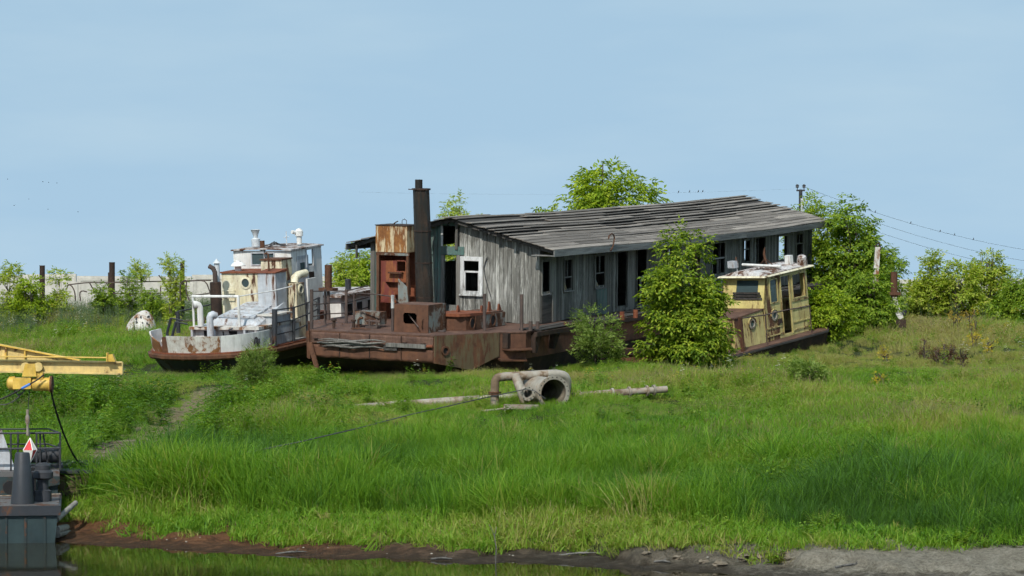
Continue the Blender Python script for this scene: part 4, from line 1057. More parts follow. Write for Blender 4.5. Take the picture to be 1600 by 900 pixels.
# wheelhouse
wv0, wv1, _, wt = TG.fr(0, 369, 392, 455, 520)
wh = sub_empty('wheelhouse', tg)
WL = 2.35
fb_ = w1 + .052
def pane_wall_front(mb, u0, u1, v0, v1, z0, z1, holes):
    """front wall split round rectangular holes (v0,v1,z0,z1), sorted by v"""
    cur = v0
    for (a, b, c, d) in holes:
        mb.box(u0, u1, cur, a, z0, z1); mb.box(u0, u1, a, b, z0, c); mb.box(u0, u1, a, b, d, z1); cur = b
    mb.box(u0, u1, cur, v1, z0, z1)
h1 = TG.fr(0, 394, 396, 413, 413); h2 = TG.fr(0, 415.5, 396, 428, 413)
holes = sorted([h1, h2])
mb = MB(); pane_wall_front(mb, 0, .05, wv0, wv1, .0, wt, holes); mb.build('front_wall', M['white'], wh)
for h in holes:
    mb = MB(); mb.box(.015, .03, h[0], h[1], h[2], h[3]); mb.build('window', M['glass'], wh)
    for (a, b, c, d) in ((h[0] - .04, h[0], h[2] - .04, h[3] + .04), (h[1], h[1] + .04, h[2] - .04, h[3] + .04), (h[0], h[1], h[2] - .04, h[2]), (h[0], h[1], h[3], h[3] + .04)):
        mb = MB(); mb.box(-.03, -.002, a, b, c, d); mb.build('window_frame', M['white_blue'], wh)
def side_wall(mb, v0, v1, u0, u1, z0, z1, holes):
    cur = u0
    for (a, b, c, d) in holes:
        mb.box(cur, a, v0, v1, z0, z1); mb.box(a, b, v0, v1, z0, c); mb.box(a, b, v0, v1, d, z1); cur = b
    mb.box(cur, u1, v0, v1, z0, z1)
sw = TG.sd(wv0, 477, 390, 487, 415); gw_ = TG.sd(wv0, 467, 410, 474, 428); dkp = TG.sd(wv0, 479, 425, 489, 462)
mb = MB(); side_wall(mb, wv0 - .05, wv0 - .002, .0, WL, .0, wt, [(sw[0], sw[1], sw[2], sw[3])]); mb.build('side_wall', M['white'], wh)
mb = MB(); side_wall(mb, wv1 + .002, wv1 + .05, .0, WL, .0, wt, [(sw[0] - .5, sw[1] + .3, sw[2], sw[3] + .05)]); mb.build('side_wall', M['white'], wh)
mb = MB(); side_wall(mb, 0, 1, 0, 1, 0, 1, []) if False else mb.box(WL, WL + .05, wv0, wv1, 0, sw[2]); mb.build('rear_wall', M['white'], wh)
mb = MB(); mb.box(gw_[0], gw_[1], wv0 - .065, wv0 - .052, gw_[2], gw_[3]); mb.build('door_window', M['glass'], wh)
mb = MB(); mb.box(gw_[0] - .25, gw_[1] + .3, wv0 - .06, wv0 - .052, .35, gw_[3] + .25); mb.build('door', M['white_blue'], wh)
mb = MB(); mb.prism([(dkp[0], wv0 - .056, dkp[2]), (dkp[1], wv0 - .056, dkp[2] - .2), (dkp[1] + .02, wv0 - .056, dkp[3]), (dkp[0] + .1, wv0 - .056, dkp[3] + .02)], [(dkp[0], wv0 - .052, dkp[2]), (dkp[1], wv0 - .052, dkp[2] - .2), (dkp[1] + .02, wv0 - .052, dkp[3]), (dkp[0] + .1, wv0 - .052, dkp[3] + .02)]); mb.build('dark_hole_patch', M['rust_dark'], wh)  # flat dark plate stands in for the unlit inside of a hole
for uu in (sw[0] - .05, sw[1]):
    mb = MB(); mb.box(uu, uu + .05, wv0 - .075, wv0 - .052, sw[2] - .05, sw[3] + .05); mb.build('window_frame', M['white_blue'], wh)
mb = MB(); mb.tube([(.55, wv0 - .06, 1.45), (.55, wv0 - .14, 1.5), (.55, wv0 - .14, 1.72), (.55, wv0 - .06, 1.77)], .02, 6); mb.lathe([(.05, 0), (.09, 0), (.09, .03), (.05, .03)], (.62, wv0 - .055, 1.62), (0, -1, 0), 12, True); mb.build('door_handle', M['dark_steel'], wh)
# cambered roof
mb = MB(); nn = 6; vs = []
for i in range(nn + 1):
    f = i / nn; vv = wv0 - .10 + (wv1 - wv0 + .20) * f; cz = .05 * math.sin(math.pi * f)
    for (uu, zz) in ((-.10, wt + .002), (WL + .12, wt + .002)): vs += [(uu, vv, zz + cz), (uu, vv, zz + cz + .05)]
fs = []
for i in range(nn):
    a = i * 4; b = a + 4; fs += [(a, b, b + 1, a + 1), (a + 1, b + 1, b + 3, a + 3), (a + 3, b + 3, b + 2, a + 2), (a + 2, b + 2, b, a)]
fs += [(0, 1, 3, 2), (nn * 4, nn * 4 + 2, nn * 4 + 3, nn * 4 + 1)]
mb.add(vs, fs); mb.build('roof', M['roof_white'], wh)
def top_at(px, u):
    q = TG.hit(px, 385, 0, u); return Vector((u, q[1], wt + .14))
p = top_at(400, .5); mb = MB(); mb.lathe([(.16, 0), (.16, .26), (.08, .30), (.08, .36), (.16, .58), (.18, .6), (.13, .6), (.06, .4)], p, (0, 0, 1), 14); mb.build('horn_vent', M['silver'], tg, True)
p = top_at(468, 1.4); mb = MB(); mb.lathe([(.10, 0), (.10, .28), (.15, .30), (.15, .48), (.08, .56), (0, .58)], p, (0, 0, 1), 12); mb.tube([p + Vector((-.08, .08, .42)), p + Vector((-.24, .16, .46))], .07, 8); mb.build('searchlight', M['white'], tg, True)
p = top_at(410, .1); mb = MB(); mb.tube([p - Vector((0, 0, .1)), p + Vector((0, 0, .22))], .09, 8); mb.build('lamp', M['rust'], tg)
p = top_at(448, .9); mb = MB(); mb.tube([p, p + Vector((0, 0, .5))], .02, 6); mb.tube([p + Vector((0, .12, .28)), p + Vector((0, -.12, .3))], .014, 5); mb.build('stub_mast', M['silver'], tg)
cr = random.Random(3); mb = MB()
for k in range(7):
    a = top_at(415 + cr.uniform(-4, 6), cr.uniform(.2, .6)); b = top_at(446 + cr.uniform(-6, 6), cr.uniform(.5, 1.4)); pts = []
    for i in range(7):
        f = i / 6; c = a.lerp(b, f); pts.append((c.x + cr.uniform(-.12, .12), c.y + cr.uniform(-.1, .1), c.z - .04 + .16 * math.sin(math.pi * f) * cr.uniform(.4, 1.2)))
    mb.tube(pts, .014, 5)
mb.build('cable_tangle', M['wire'], tg)
q = TG.hit(413, 400, 0, -.05); mb = MB(); mb.tube([(-.05, q[1], wt + .1), (-.06, q[1] - .02, wt - .2), (-.06, q[1] - .25, wt - .45)], .02, 6); mb.build('hanging_cable', M['dark_steel'], tg)
# side rails, thick stanchion, aft deckhouse
def stanch(px, pyb, pyt, v, r, mat, name='stanchion'):
    a = TG.hit(px, pyb, 1, v); b = TG.hit(px, pyt, 1, v); mb = MB(); mb.tube([tuple(a), tuple(b)], r, 8); mb.build(name, mat, tg); return Vector(a), Vector(b)
VS = -1.36
s0 = stanch(429, 541, 483, VS, .10, M['slate']); s1 = stanch(459, 533, 479, VS, .05, M['dark_steel'])
s2 = stanch(480, 522, 472, VS, .05, M['dark_steel']); s3 = stanch(498, 512, 464, VS, .05, M['dark_steel'])
for f in (.97, .62, .30):
    mb = MB(); mb.tube([s[0].lerp(s[1], f) for s in (s0, s1, s2, s3)], .024, 6); mb.build('side_rail', M['dark_steel'], tg)
mb = MB(); mb.box(3.0, 6.3, -.5, 2.6, -.006, 1.05); ad = mb.build('aft_deckhouse', M['white'], tg)
mb = MB(); mb.box(2.8, 6.4, -.62, 2.7, 1.06, 1.14); mb.build('roof', M['roof_white'], ad)
for uu in (3.5, 4.3, 5.2):
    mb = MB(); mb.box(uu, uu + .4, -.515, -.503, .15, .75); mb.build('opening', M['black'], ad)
for k, uu in enumerate((2.9, 4.2, 5.5, 6.8)):
    mb = MB(); mb.tube([(uu, -1.15, -.008), (uu, -1.15, 1.0)], .035, 6); mb.build('stanchion', M['rail_rust'], tg)
for z in (.5, .98):
    mb = MB(); mb.tube([(2.9, -1.15, z), (6.8, -1.15, z)], .022, 6); mb.build('side_rail', M['rail_rust'], tg)
mb = MB(); mb.lathe([(.0, .42), (.11, .42), (.11, 0)], (5.0, .2, 1.14), (0, 0, 1), 10); mb.build('vent', M['dark_steel'], tg)
# bow davit post and bent rails
q = TG.hit(279, 520, 2, 0); t = TG.hit(279, 487, 0, q[0])
mb = MB(); mb.tube([(q[0], q[1], 0), (q[0], q[1], t[2])], .08, 8); mb.build('bow_post', M['dark_steel'], tg)
P0 = Vector((q[0], q[1], t[2]))
mb = MB(); mb.tube([P0, P0 + Vector((1.2, -.7, .15)), P0 + Vector((2.2, -.9, .35))], .03, 6); mb.build('bow_rail', M['dark_steel'], tg)
mb = MB(); mb.tube([P0 + Vector((0, 0, -.35)), P0 + Vector((.3, -.6, -.35)), P0 + Vector((.4, -1.2, -.3))], .025, 6); mb.tube([P0 + Vector((.25, -.9, -.75)), P0 + Vector((.25, -1.0, -.2))], .03, 6); mb.build('bow_rail', M['rail_rust'], tg)
for (px, a, b) in ((262, 520, 497), (270, 524, 503)):
    q = TG.hit(px, a, 0, -5.6); t = TG.hit(px + 5, b, 0, -5.6); mb = MB(); mb.tube([(-5.6, q[1], 0), (-5.6, q[1] + .02, q[2]), tuple(t)], .05, 7); mb.tube([tuple(t), (-5.4, t[1] - .35, t[2] - .1)], .03, 6); mb.build('chock', M['slate'], tg)
mb = MB(); q = TG.hit(353, 510, 0, -4.95); 
for k in range(6):
    a = Vector((-4.95, q[1], .35)) + Vector((cr.uniform(-.1, .1), cr.uniform(-.18, .18), cr.uniform(-.05, .3))); mb.tube([a, a + Vector((cr.uniform(-.15, .15), cr.uniform(-.2, .2), cr.uniform(-.2, .15)))], .03, 6)
mb.tube([(-4.95, q[1], -.008), (-4.95, q[1], .5)], .05, 8); mb.build('hand_winch', M['dark_steel'], tg)
mb = MB(); mb.hexa([(-2.6, -1.25, 0), (-1.2, -1.3, 0), (-1.1, -1.05, 0), (-2.5, -.95, 0), (-2.6, -1.25, .05), (-1.2, -1.3, .03), (-1.1, -1.05, .03), (-2.5, -.95, .07)]); mb.build('loose_plate', M['white_rusty'], tg)

# ------------------------------------------------------------------ the yellow work boat
YB = Frame(P(1200, 533, 108), R_(50), R_(8), 0.0)
yb = thing('yellow_workboat', 'small faded yellow cabin boat with missing windows beached beside the houseboat', 'boat', mat=YB.mat())
YW0, YW1 = -.12, 1.85
def yplan(w, g=0.0, rk=0.0):
    c = .87
    return [(-7.2 - g + rk, c + .95 + g, w), (-7.2 - g + rk, c - .95 - g, w), (-5.2, c - 1.55 - g, w), (2.9, c - 1.6 - g, w), (3.6 + g, c - 1.2, w), (3.6 + g, c + 1.2, w), (2.9, c + 1.6 + g, w), (-5.2, c + 1.55 + g, w)]
mb = MB(); mb.prism(yplan(-1.0, -.35, .7), yplan(-.10)); mb.build('hull', M['rust_dark'], yb)
mb = MB(); mb.prism(yplan(-.097, .06), yplan(-.03, .06)); mb.build('rubbing_strake', M['dark_wood'], yb)
mb = MB(); mb.prism(yplan(-.027), yplan(0.0)); mb.build('deck', M['rust_deck'], yb)
mb = MB(); mb.box(-7.2, -7.1, -.1, 1.85, .003, .85); mb.box(-7.1, -5.6, -.15, -.05, .003, .6); mb.build('bow_bulwark', M['rust_plate'], yb)
mb = MB(); mb.box(-7.26, -7.205, -.1, 1.85, .62, .84); mb.build('bow_fender', M['rust_dark'], yb)
# low trunk in front of the cabin
mb = MB(); mb.prism([(-2.1, YW0 + .1, .003), (-.28, YW0, .003), (-.28, YW1, .003), (-2.1, YW1 - .1, .003)], [(-1.95, YW0 + .16, 1.12), (-.28, YW0 + .06, 1.22), (-.28, YW1 - .06, 1.22), (-1.95, YW1 - .16, 1.12)]); tr = mb.build('trunk', M['yellow_boat'], yb)
mb = MB(); mb.prism([(-2.0, YW0 + .12, 1.123), (-.25, YW0 + .03, 1.223), (-.25, YW1 - .03, 1.223), (-2.0, YW1 - .12, 1.123)], [(-2.0, YW0 + .12, 1.17), (-.25, YW0 + .03, 1.27), (-.25, YW1 - .03, 1.27), (-2.0, YW1 - .12, 1.17)]); mb.build('trunk_roof', M['rust_deck'], yb)
for zz in (.35, .72):
    mb = MB(); mb.box(-2.14, -2.07, YW0 + .15, YW1 - .15, zz, zz + .05); mb.build('trunk_bead', M['yellow_boat'], tr)
# cabin: raked front, ribbed sides with big openings
CH = 2.42; CLN = 2.78; lean = .34
def fu(w): return -.28 + lean * max(0, (w - 1.22)) / (CH - 1.22)
cab = sub_empty('cabin', yb)
fh = YB.fr(0, 1152, 446, 1186, 463)
def front_piece(v0, v1, w0, w1, mat=M['yellow_front'], name='front_panel', du=0.0):
    mb = MB(); mb.hexa([(fu(w0) + du, v0, w0), (fu(w0) + .05 + du, v0, w0), (fu(w0) + .05 + du, v1, w0), (fu(w0) + du, v1, w0), (fu(w1) + du, v0, w1), (fu(w1) + .05 + du, v0, w1), (fu(w1) + .05 + du, v1, w1), (fu(w1) + du, v1, w1)]); return mb.build(name, mat, cab)
f0, f1, g0, g1 = fh[0], fh[1], 1.62, 2.30
front_piece(YW0, f0, 1.274, CH); front_piece(f1, YW1, 1.274, CH); front_piece(f0, f1, 1.274, g0); front_piece(f0, f1, g1, CH)
front_piece(f0, f1, g0, g1, M['glass'], 'windscreen', .02)
for k, zz in enumerate((1.60, 1.70, 1.80)):
    mb = MB(); u = fu(zz) - .05; mb.box(u, u + .03, f0 - .25 + .06 * k, f1 + .1, zz, zz + .07); mb.build('slat', M['dark_wood'], cab)
# right side (towards the water): windows and door from the photograph
w_ = [YB.sd(YW0, 1197, 437, 1210, 468), YB.sd(YW0, 1214, 434, 1228, 516), YB.sd(YW0, 1231, 431, 1253, 463)]
o1 = (.20, .66, 1.42, 2.26); o2 = (.92, 1.50, .12, 2.30); o3 = (1.70, 2.50, 1.38, 2.26)
mb = MB()
def sideboard(v0, v1):
    m = MB()
    m.hexa([(-.28, v0, .003), (o1[0], v0, .003), (o1[0], v1, .003), (-.28, v1, .003), (fu(o1[2]), v0, o1[2]), (o1[0], v0, o1[2]), (o1[0], v1, o1[2]), (fu(o1[2]), v1, o1[2])])
    m.hexa([(fu(o1[2]), v0, o1[2]), (o1[0], v0, o1[2]), (o1[0], v1, o1[2]), (fu(o1[2]), v1, o1[2]), (fu(CH), v0, CH), (o1[0] + .12, v0, CH), (o1[0] + .12, v1, CH), (fu(CH), v1, CH)])
    m.box(o1[0], o1[1], v0, v1, .003, o1[2]); m.box(o1[0] + .1, o1[1], v0, v1, o1[3], CH)
    m.box(o1[1], o2[0], v0, v1, .003, CH); m.box(o2[0], o2[1], v0, v1, .003, o2[2]); m.box(o2[0], o2[1], v0, v1, o2[3], CH)
    m.box(o2[1], o3[0], v0, v1, .003, CH); m.box(o3[0], o3[1], v0, v1, .003, o3[2]); m.box(o3[0], o3[1], v0, v1, o3[3], CH)
    m.box(o3[1], CLN - .08, v0, v1, .003, CH)
    return m
sideboard(YW0, YW0 + .045).build('side_panel', M['yellow_boat'], cab)
sideboard(YW1 - .045, YW1).build('side_panel', M['yellow_boat'], cab)
mb = MB(); mb.box(CLN - .12, CLN - .08, YW0 + .05, YW1 - .05, .003, 1.25); mb.box(CLN - .12, CLN - .08, YW0 + .05, YW0 + .3, 1.25, CH); mb.box(CLN - .12, CLN - .08, YW1 - .3, YW1 - .05, 1.25, CH); mb.build('rear_panel', M['yellow_boat'], cab)
for (o, nm) in ((o1, 'window_frame'), (o2, 'door_frame'), (o3, 'window_frame')):
    mb = MB(); t = .04
    mb.box(o[0] - t, o[0], YW0 - .035, YW0 - .002, o[2] - t, o[3] + t); mb.box(o[1], o[1] + t, YW0 - .035, YW0 - .002, o[2] - t, o[3] + t); mb.box(o[0], o[1], YW0 - .035, YW0 - .002, o[3], o[3] + t)
    if o is not o2: mb.box(o[0], o[1], YW0 - .035, YW0 - .002, o[2] - t, o[2])
    mb.build(nm, M['yellow_boat'], cab)
mb = MB(); mb.box(o1[0], o1[1], YW0 + .01, YW0 + .02, o1[2], o1[3]); mb.build('window', M['glass'], cab)
for (ua, ub, zz) in ((-.2, .88, .45), (1.56, 2.68, .45), (1.56, 2.68, .95), (1.56, 2.68, 1.25), (-.2, .88, .16), (1.56, 2.68, .16)):
    mb = MB(); mb.box(ua, ub, YW0 - .03, YW0 - .002, zz, zz + .05); mb.build('bead', M['yellow_boat'], cab)
mb = MB(); mb.box(.55, .80, YW0 - .06, YW0 - .004, .45 + .12, .45 + .3); mb.build('vent_grille', M['rust_dark'], cab)
def ypot(u, w, v=YW0):
    mb = MB(); d = (0, -1, 0); mb.lathe([(.13, 0), (.20, 0), (.20, .035), (.13, .05)], (u, v - .002, w), d, 18, True); p = mb.build('porthole', M['pipe'], yb, True)
    mb = MB(); mb.lathe([(0, .008), (.13, .008)], (u, v - .002, w), d, 16); mb.build('pane', M['glass'], p)
    mb = MB(); n = 10; vs = []
    for i in range(n + 1):
        a = math.pi * i / n
        for r in (.22, .25):
            for dv in (-.06, -.004): vs.append((u + r * math.cos(a), v + dv, w + r * math.sin(a)))
    fs = []
    for i in range(n):
        a = i * 4; b = a + 4; fs += [(a, a + 1, b + 1, b), (a + 1, a + 3, b + 3, b + 1), (a + 3, a + 2, b + 2, b + 3), (a + 2, a, b, b + 2)]
    mb.add(vs, fs); mb.build('eyebrow', M['yellow_boat'], p)
ypot(.35, .92); ypot(-1.05, .82, YW0 + .05)
# roof slab with flaking white paint and clutter
mb = MB(); mb.hexa([(-.25, YW0 - .12, CH + .002), (CLN + .3, YW0 - .12, CH + .002), (CLN + .3, YW1 + .08, CH + .002), (-.25, YW1 + .08, CH + .002), (-.20, YW0 - .09, CH + .05), (CLN + .3, YW0 - .09, CH + .05), (CLN + .3, YW1 + .05, CH + .05), (-.20, YW1 + .05, CH + .05)]); mb.build('roof', M['cream'], cab)
mb = MB(); vs = []; nn = 6
for i in range(nn + 1):
    f = i / nn; v = YW0 + .02 + (YW1 - YW0 - .04) * f; z = CH + .052 + .16 * math.sin(math.pi * f) ** .8
    for uu in (-.05, CLN): vs += [(uu, v, CH + .052), (uu + (.2 if uu < 0 else -.1), v, z + .02)]
fs = []
for i in range(nn):
    a = i * 4; b = a + 4; fs += [(a, a + 1, b + 1, b), (a + 1, a + 3, b + 3, b + 1), (a + 3, a + 2, b + 2, b + 3), (a + 2, a, b, b + 2)]
mb.add(vs, fs); mb.build('roof_skin', M['roof_white'], cab)
zr = CH + .22
mb = MB(); mb.tube([(1.2, YW0 + .1, zr + .02), (1.2, YW1 - .1, zr + .1)], .05, 8); mb.build('white_pipe', M['white'], yb)
mb = MB(); mb.box(.9, 1.15, YW1 + .05, YW1 + .38, zr + .0, zr + .26); mb.tube([(1.1, YW1 + .1, zr - .15), (1.1, YW1 + .1, zr + .4)], .03, 6); mb.build('lamp_box', M['white_blue'], yb)
mb = MB(); c = Vector((1.6, .95, zr))
for d in ((-.25, -.25), (.25, -.2), (-.2, .25), (.25, .25)): mb.tube([c + Vector((d[0], d[1], -.05)), c + Vector((0, 0, .28))], .022, 6)
mb.tube([c + Vector((0, 0, .2)), c + Vector((.0, .04, .45)), c + Vector((0, -.02, .7))], [.05, .05, .02], 8); mb.build('mast_stump', M['rust'], yb)
mb = MB(); mb.box(2.2, 2.4, YW0 + .35, YW0 + .6, zr - .04, zr + .3); mb.build('white_box', M['white'], yb)
mb = MB(); mb.lathe([(.0, .4), (.16, .34), (.2, .2), (.2, -.1)], (2.7, YW0 + .15, zr - .1), (-.3, -.2, 1), 12); mb.build('searchlight', M['roof_white'], yb, True)
cr = random.Random(9); mb = MB()
for k in range(9):
    a = Vector((cr.uniform(.3, 2.6), cr.uniform(YW0 + .1, YW1 - .2), zr - .02)); mb.tube([a, a + Vector((cr.uniform(-.3, .3), cr.uniform(-.4, .4), cr.uniform(.0, .12)))], .022, 5)
mb.build('roof_scraps', M['rail_rust'], yb)
# deck rail and post
a = YB.hit(1160, 540, 1, -.55); pb = Vector((a[0], -.55, 0))
q = []
for (px, py) in ((1160, 497), (1195, 492), (1230, 484), (1265, 478)):
    q.append(tuple(YB.hit(px, py, 1, -.55)))
mb = MB(); mb.tube(q, .026, 6); mb.build('rail', M['rail_rust'], yb)
mb = MB(); b0 = YB.hit(1160, 538, 1, -.55); mb.box(b0[0] - .06, b0[0] + .06, -.61, -.49, 0, q[0][2] + .05); mb.build('post', M['rust'], yb)
mb = MB(); mb.tube([(q[1][0], -.55, 0), q[1]], .02, 6); mb.tube([(q[3][0], -.55, 0), q[3]], .02, 6); mb.build('stanchion', M['rail_rust'], yb)

# ------------------------------------------------------------------ pipes lying in the grass
def wtube(mb, pts, Y, r, n=12, dY=None):
    mb.tube([P(x, y, Y + (dY[i] if dY else 0)) for i, (x, y) in enumerate(pts)], r, n)
def bend(pts, it=2):
    """round the corners of a pipe run"""
    for _ in range(it):
        out = [pts[0]]
        for a, b in zip(pts[:-1], pts[1:]):
            a = Vector(a); b = Vector(b)
            out += [a.lerp(b, .25), a.lerp(b, .75)]
        pts = out + [pts[-1]]
    return pts
PY = 83.0
org = on_ground(830, PY)
pp = thing('pipe_junction', 'grey flanged pipe junction with a wide open mouth lying in the grass', 'pipe', loc=org)
mb = MB(); mb.tube(bend([P(773, 655, PY), P(773, 606, PY), P(774, 590, PY), P(792, 588, PY + .1), P(866, 584, PY + .6)]), .125, 14); mb.build('bypass_pipe', M['pipe'], pp, True, org)
mb = MB(); mb.tube(bend([P(855, 584.6, PY + .5), P(872, 584, PY + .6), P(886, 588, PY + .7), P(886, 612, PY + .9), P(880, 630, PY + 1.0)]), .125, 14); mb.build('bypass_elbow', M['pipe'], pp, True, org)
for (x, y, z, d) in ((773, 613, PY, (0, 0, 1)), (773, 616, PY, (0, 0, 1))):
    mb = MB(); mb.lathe([(.10, -.018), (.19, -.018), (.19, .018), (.10, .018)], P(x, y, z), d, 18, True); mb.build('flange', M['rust'], pp, True, org)
mb = MB(); mb.tube(bend([P(806, 588, PY + .15), P(810, 600, PY - .1), P(818, 618, PY - .3), P(820, 640, PY - .1)]), .135, 14); mb.build('branch_pipe', M['pipe'], pp, True, org)
# small open mouth
d = Vector((.22, -.93, -.10)).normalized(); c = P(825, 615, PY - .75)
mb = MB(); mb.lathe([(.135, -.55), (.14, 0), (.205, 0), (.205, .03), (.125, .03), (.12, -.55)], c, d, 22, True); mb.build('branch_mouth', M['pipe'], pp, True, org)
# big open mouth
d2 = Vector((.40, -.91, -.05)).normalized(); c2 = P(864.5, 614, PY - .6)
mb = MB(); mb.lathe([(.40, -1.5), (.41, -.02), (.50, -.02), (.50, .035), (.395, .035), (.38, -1.5)], c2, d2, 30, True); mb.build('wide_mouth', M['pipe'], pp, True, org)
mb = MB(); mb.lathe([(.376, -1.48), (.388, .0)], c2, d2, 30); mb.build('wide_mouth_lining', M['pipe_in'], pp, True, org)
mb = MB(); mb.lathe([(.0, -1.49), (.40, -1.49)], c2, d2, 30); mb.build('blank_end', M['pipe_in'], pp, False, org)
ax = d2.orthogonal().normalized(); ay = d2.cross(ax)
bolt = None
for k in range(20):
    a = 2 * math.pi * k / 20; p = c2 + .455 * (math.cos(a) * ax + math.sin(a) * ay)
    if bolt is None:
        mb = MB(); mb.lathe([(.017, .0), (.017, .008), (0, .008)], (0, 0, 0), d2, 8); bolt = mb.build('bolt_hole', M['black'], pp)
    else:
        o = bolt.copy(); COL.objects.link(o); o.parent = pp; bolt = bolt
    (bolt if k == 0 else o).location = p + d2 * .036 - org
ax = d.orthogonal().normalized(); ay = d.cross(ax)
for k in range(10):
    a = 2 * math.pi * k / 10; p = c + .182 * (math.cos(a) * ax + math.sin(a) * ay); o = bolt.copy(); COL.objects.link(o); o.parent = pp; o.location = p + d * .031 - org
# angle iron frame with drilled flange
mb = MB(); a = P(787, 632, PY - 1.0); b = P(842, 633, PY - 1.0)
mb.hexa([a + Vector((0, 0, -.13)), b + Vector((0, 0, -.13)), b + Vector((0, .03, -.13)), a + Vector((0, .03, -.13)), a, b, b + Vector((0, .03, 0)), a + Vector((0, .03, 0))])
mb.hexa([a + Vector((0, .03, -.03)), b + Vector((0, .03, -.03)), b + Vector((0, .3, -.03)), a + Vector((0, .3, -.03)), a + Vector((0, .03, 0)), b + Vector((0, .03, 0)), b + Vector((0, .3, 0)), a + Vector((0, .3, 0))])
for q in (a, b - Vector((.09, 0, 0))): mb.hexa([q + Vector((0, .032, -.6)), q + Vector((.09, .032, -.6)), q + Vector((.09, .062, -.6)), q + Vector((0, .062, -.6)), q + Vector((0, .032, -.132)), q + Vector((.09, .032, -.132)), q + Vector((.09, .062, -.132)), q + Vector((0, .062, -.132))])
mb.build('angle_frame', M['pipe'], pp, False, org)
# long discharge pipes either side
def ground_pipe(label, a, b, ya, yb, r, name='discharge_pipe', n=14):
    A = P(*a, ya); B = P(*b, yb); t = thing(name, label, 'pipe', loc=A)
    mb = MB(); mb.tube([A - A, (B - A) * .33 + Vector((0, 0, .02)), (B - A) * .66, B - A], r, n); mb.build('tube', M['pipe'], t, True); return t, A, B
t, A, B = ground_pipe('long grey discharge pipe behind the junction running left into the grass', (640, 632), (880, 617), PY + 1.6, PY + 1.8, .13)
t, A, B = ground_pipe('thin grey pipe end poking out of the grass left of the junction', (536, 639), (634, 629), PY + .6, PY + 1.2, .08)
t, A, B = ground_pipe('grey flanged discharge pipe running right from the wide mouth', (886, 620), (1042, 608), PY + 1.2, PY + 2.0, .10)
for f in (.12, .45, .62, .80, .87):
    mb = MB(); dd = (B - A).normalized(); mb.lathe([(.07, -.03), (.16, -.03), (.16, .03), (.07, .03)], (B - A) * f, dd, 14, True); mb.build('flange', M['pipe'], t, True)
for f in (.2, .5):
    mb = MB(); q = (B - A) * f; mb.box(q.x - .3, q.x + .3, q.y - .25, q.y + .25, q.z - .45, q.z - .14); mb.build('saddle', M['pipe'], t)
t, A, B = ground_pipe('thin pale batten of pipe in front of the angle frame', (728, 646), (790, 638), PY - .7, PY - .7, .03, 'pipe_batten', 6)
# steel cable lying from the shore up to the pipes
pts = []
for (x, y, dz) in ((190, 748, .1), (300, 724, .25), (400, 704, .3), (470, 690, .3), (560, 669, .35), (640, 648, .45)):
    g = ground(x, min(y + 48, y + 14 + 100 * (y - 640) / 100)) if y > 660 else ground(x, y + 16); q = P(x, y, g.y); pts.append(q)
pts += [P(760, 621, PY - .1), P(822, 608, PY - 1.0), P(836, 611, PY - 1.05), P(852, 623, PY - 1.0)]
cab_ = thing('mooring_cable', 'thin dark steel cable slung over the grass from the shore to the pipe junction', 'cable', loc=pts[0])
mb = MB(); mb.tube([p - pts[0] for p in pts], .016, 6); mb.build('strand', M['wire'], cab_)

# ------------------------------------------------------------------ crane pontoon at the left edge
PN = 66.0
po = P(0, 848, PN)
pn = thing('crane_pontoon', 'blue-green work pontoon moored at the shore with railing and tapered post', 'pontoon', loc=(po.x, po.y, 0))
PNA = R_(8.5)
pn.rotation_euler = (0, 0, PNA)
def W(px, py, Y):
    q = P(px, py, Y) - Vector((po.x, po.y, 0)); c, s = math.cos(PNA), math.sin(PNA)
    return Vector((q.x * c + q.y * s, -q.x * s + q.y * c, q.z))
x0, x1 = W(-90, 800, PN).x, W(90, 800, PN).x
zt = W(0, 806, PN).z
mb = MB(); mb.hexa([(x0, 0, -.6), (x1 - .12, 0, -.6), (x1 - .12, 9, -.6), (x0, 9, -.6), (x0, 0, zt), (x1, 0, zt), (x1, 9, zt), (x0, 9, zt)]); mb.build('hull', M['navy'], pn)
z2 = W(0, 791, PN).z
mb = MB(); mb.box(x0, x1 + .07, -.08, 9.0, zt + .003, z2); mb.build('gunwale', M['slate'], pn)
mb = MB(); mb.box(x0, x1 + .02, .0, 9.0, z2 + .003, z2 + .012); mb.build('deck', M['navy_deck'], pn)
for k in range(3):
    mb = MB(); xx = W(8 + 30 * k, 800, PN).x; mb.box(xx, xx + .05, -.03, -.004, -.3, zt - .02); mb.build('rib', M['navy'], pn)
# tapered post
c = W(35, 791, PN + .6); t = W(34, 711, PN + .6)
mb = MB(); mb.lathe([(.27, 0), (.17, t.z - c.z - .03), (.15, t.z - c.z), (0, t.z - c.z + .01)], (c.x, c.y, z2 + .012), (0, 0, 1), 18); mb.build('tapered_post', M['slate'], pn, True)
# raised platform behind with curved skirt
zu = W(0, 737, PN + 3).z; xr = W(93, 737, PN + 3).x
mb = MB(); mb.box(x0, xr, 3.0, 8.5, zu - .12, zu); mb.build('upper_deck', M['navy_deck'], pn)
mb = MB(); vs = [(x0, 3.0, zu - .123), (xr, 3.0, zu - .123), (xr, 3.0, zu - .32), (xr - .5, 3.0, zu - .40), (x0 + 2.3, 3.0, zu - .62), (x0, 3.0, zu - .7)]
mb.prism([(a, 3.05, c_) for a, b, c_ in vs], [(a, 2.99, c_) for a, b, c_ in vs]); mb.build('skirt', M['navy'], pn)
for xx in (x0 + 1.2, x0 + 2.45, xr - .1):
    mb = MB(); mb.box(xx - .06, xx + .06, 3.1, 3.22, z2 + .012, zu - .125); mb.build('support', M['navy'], pn)
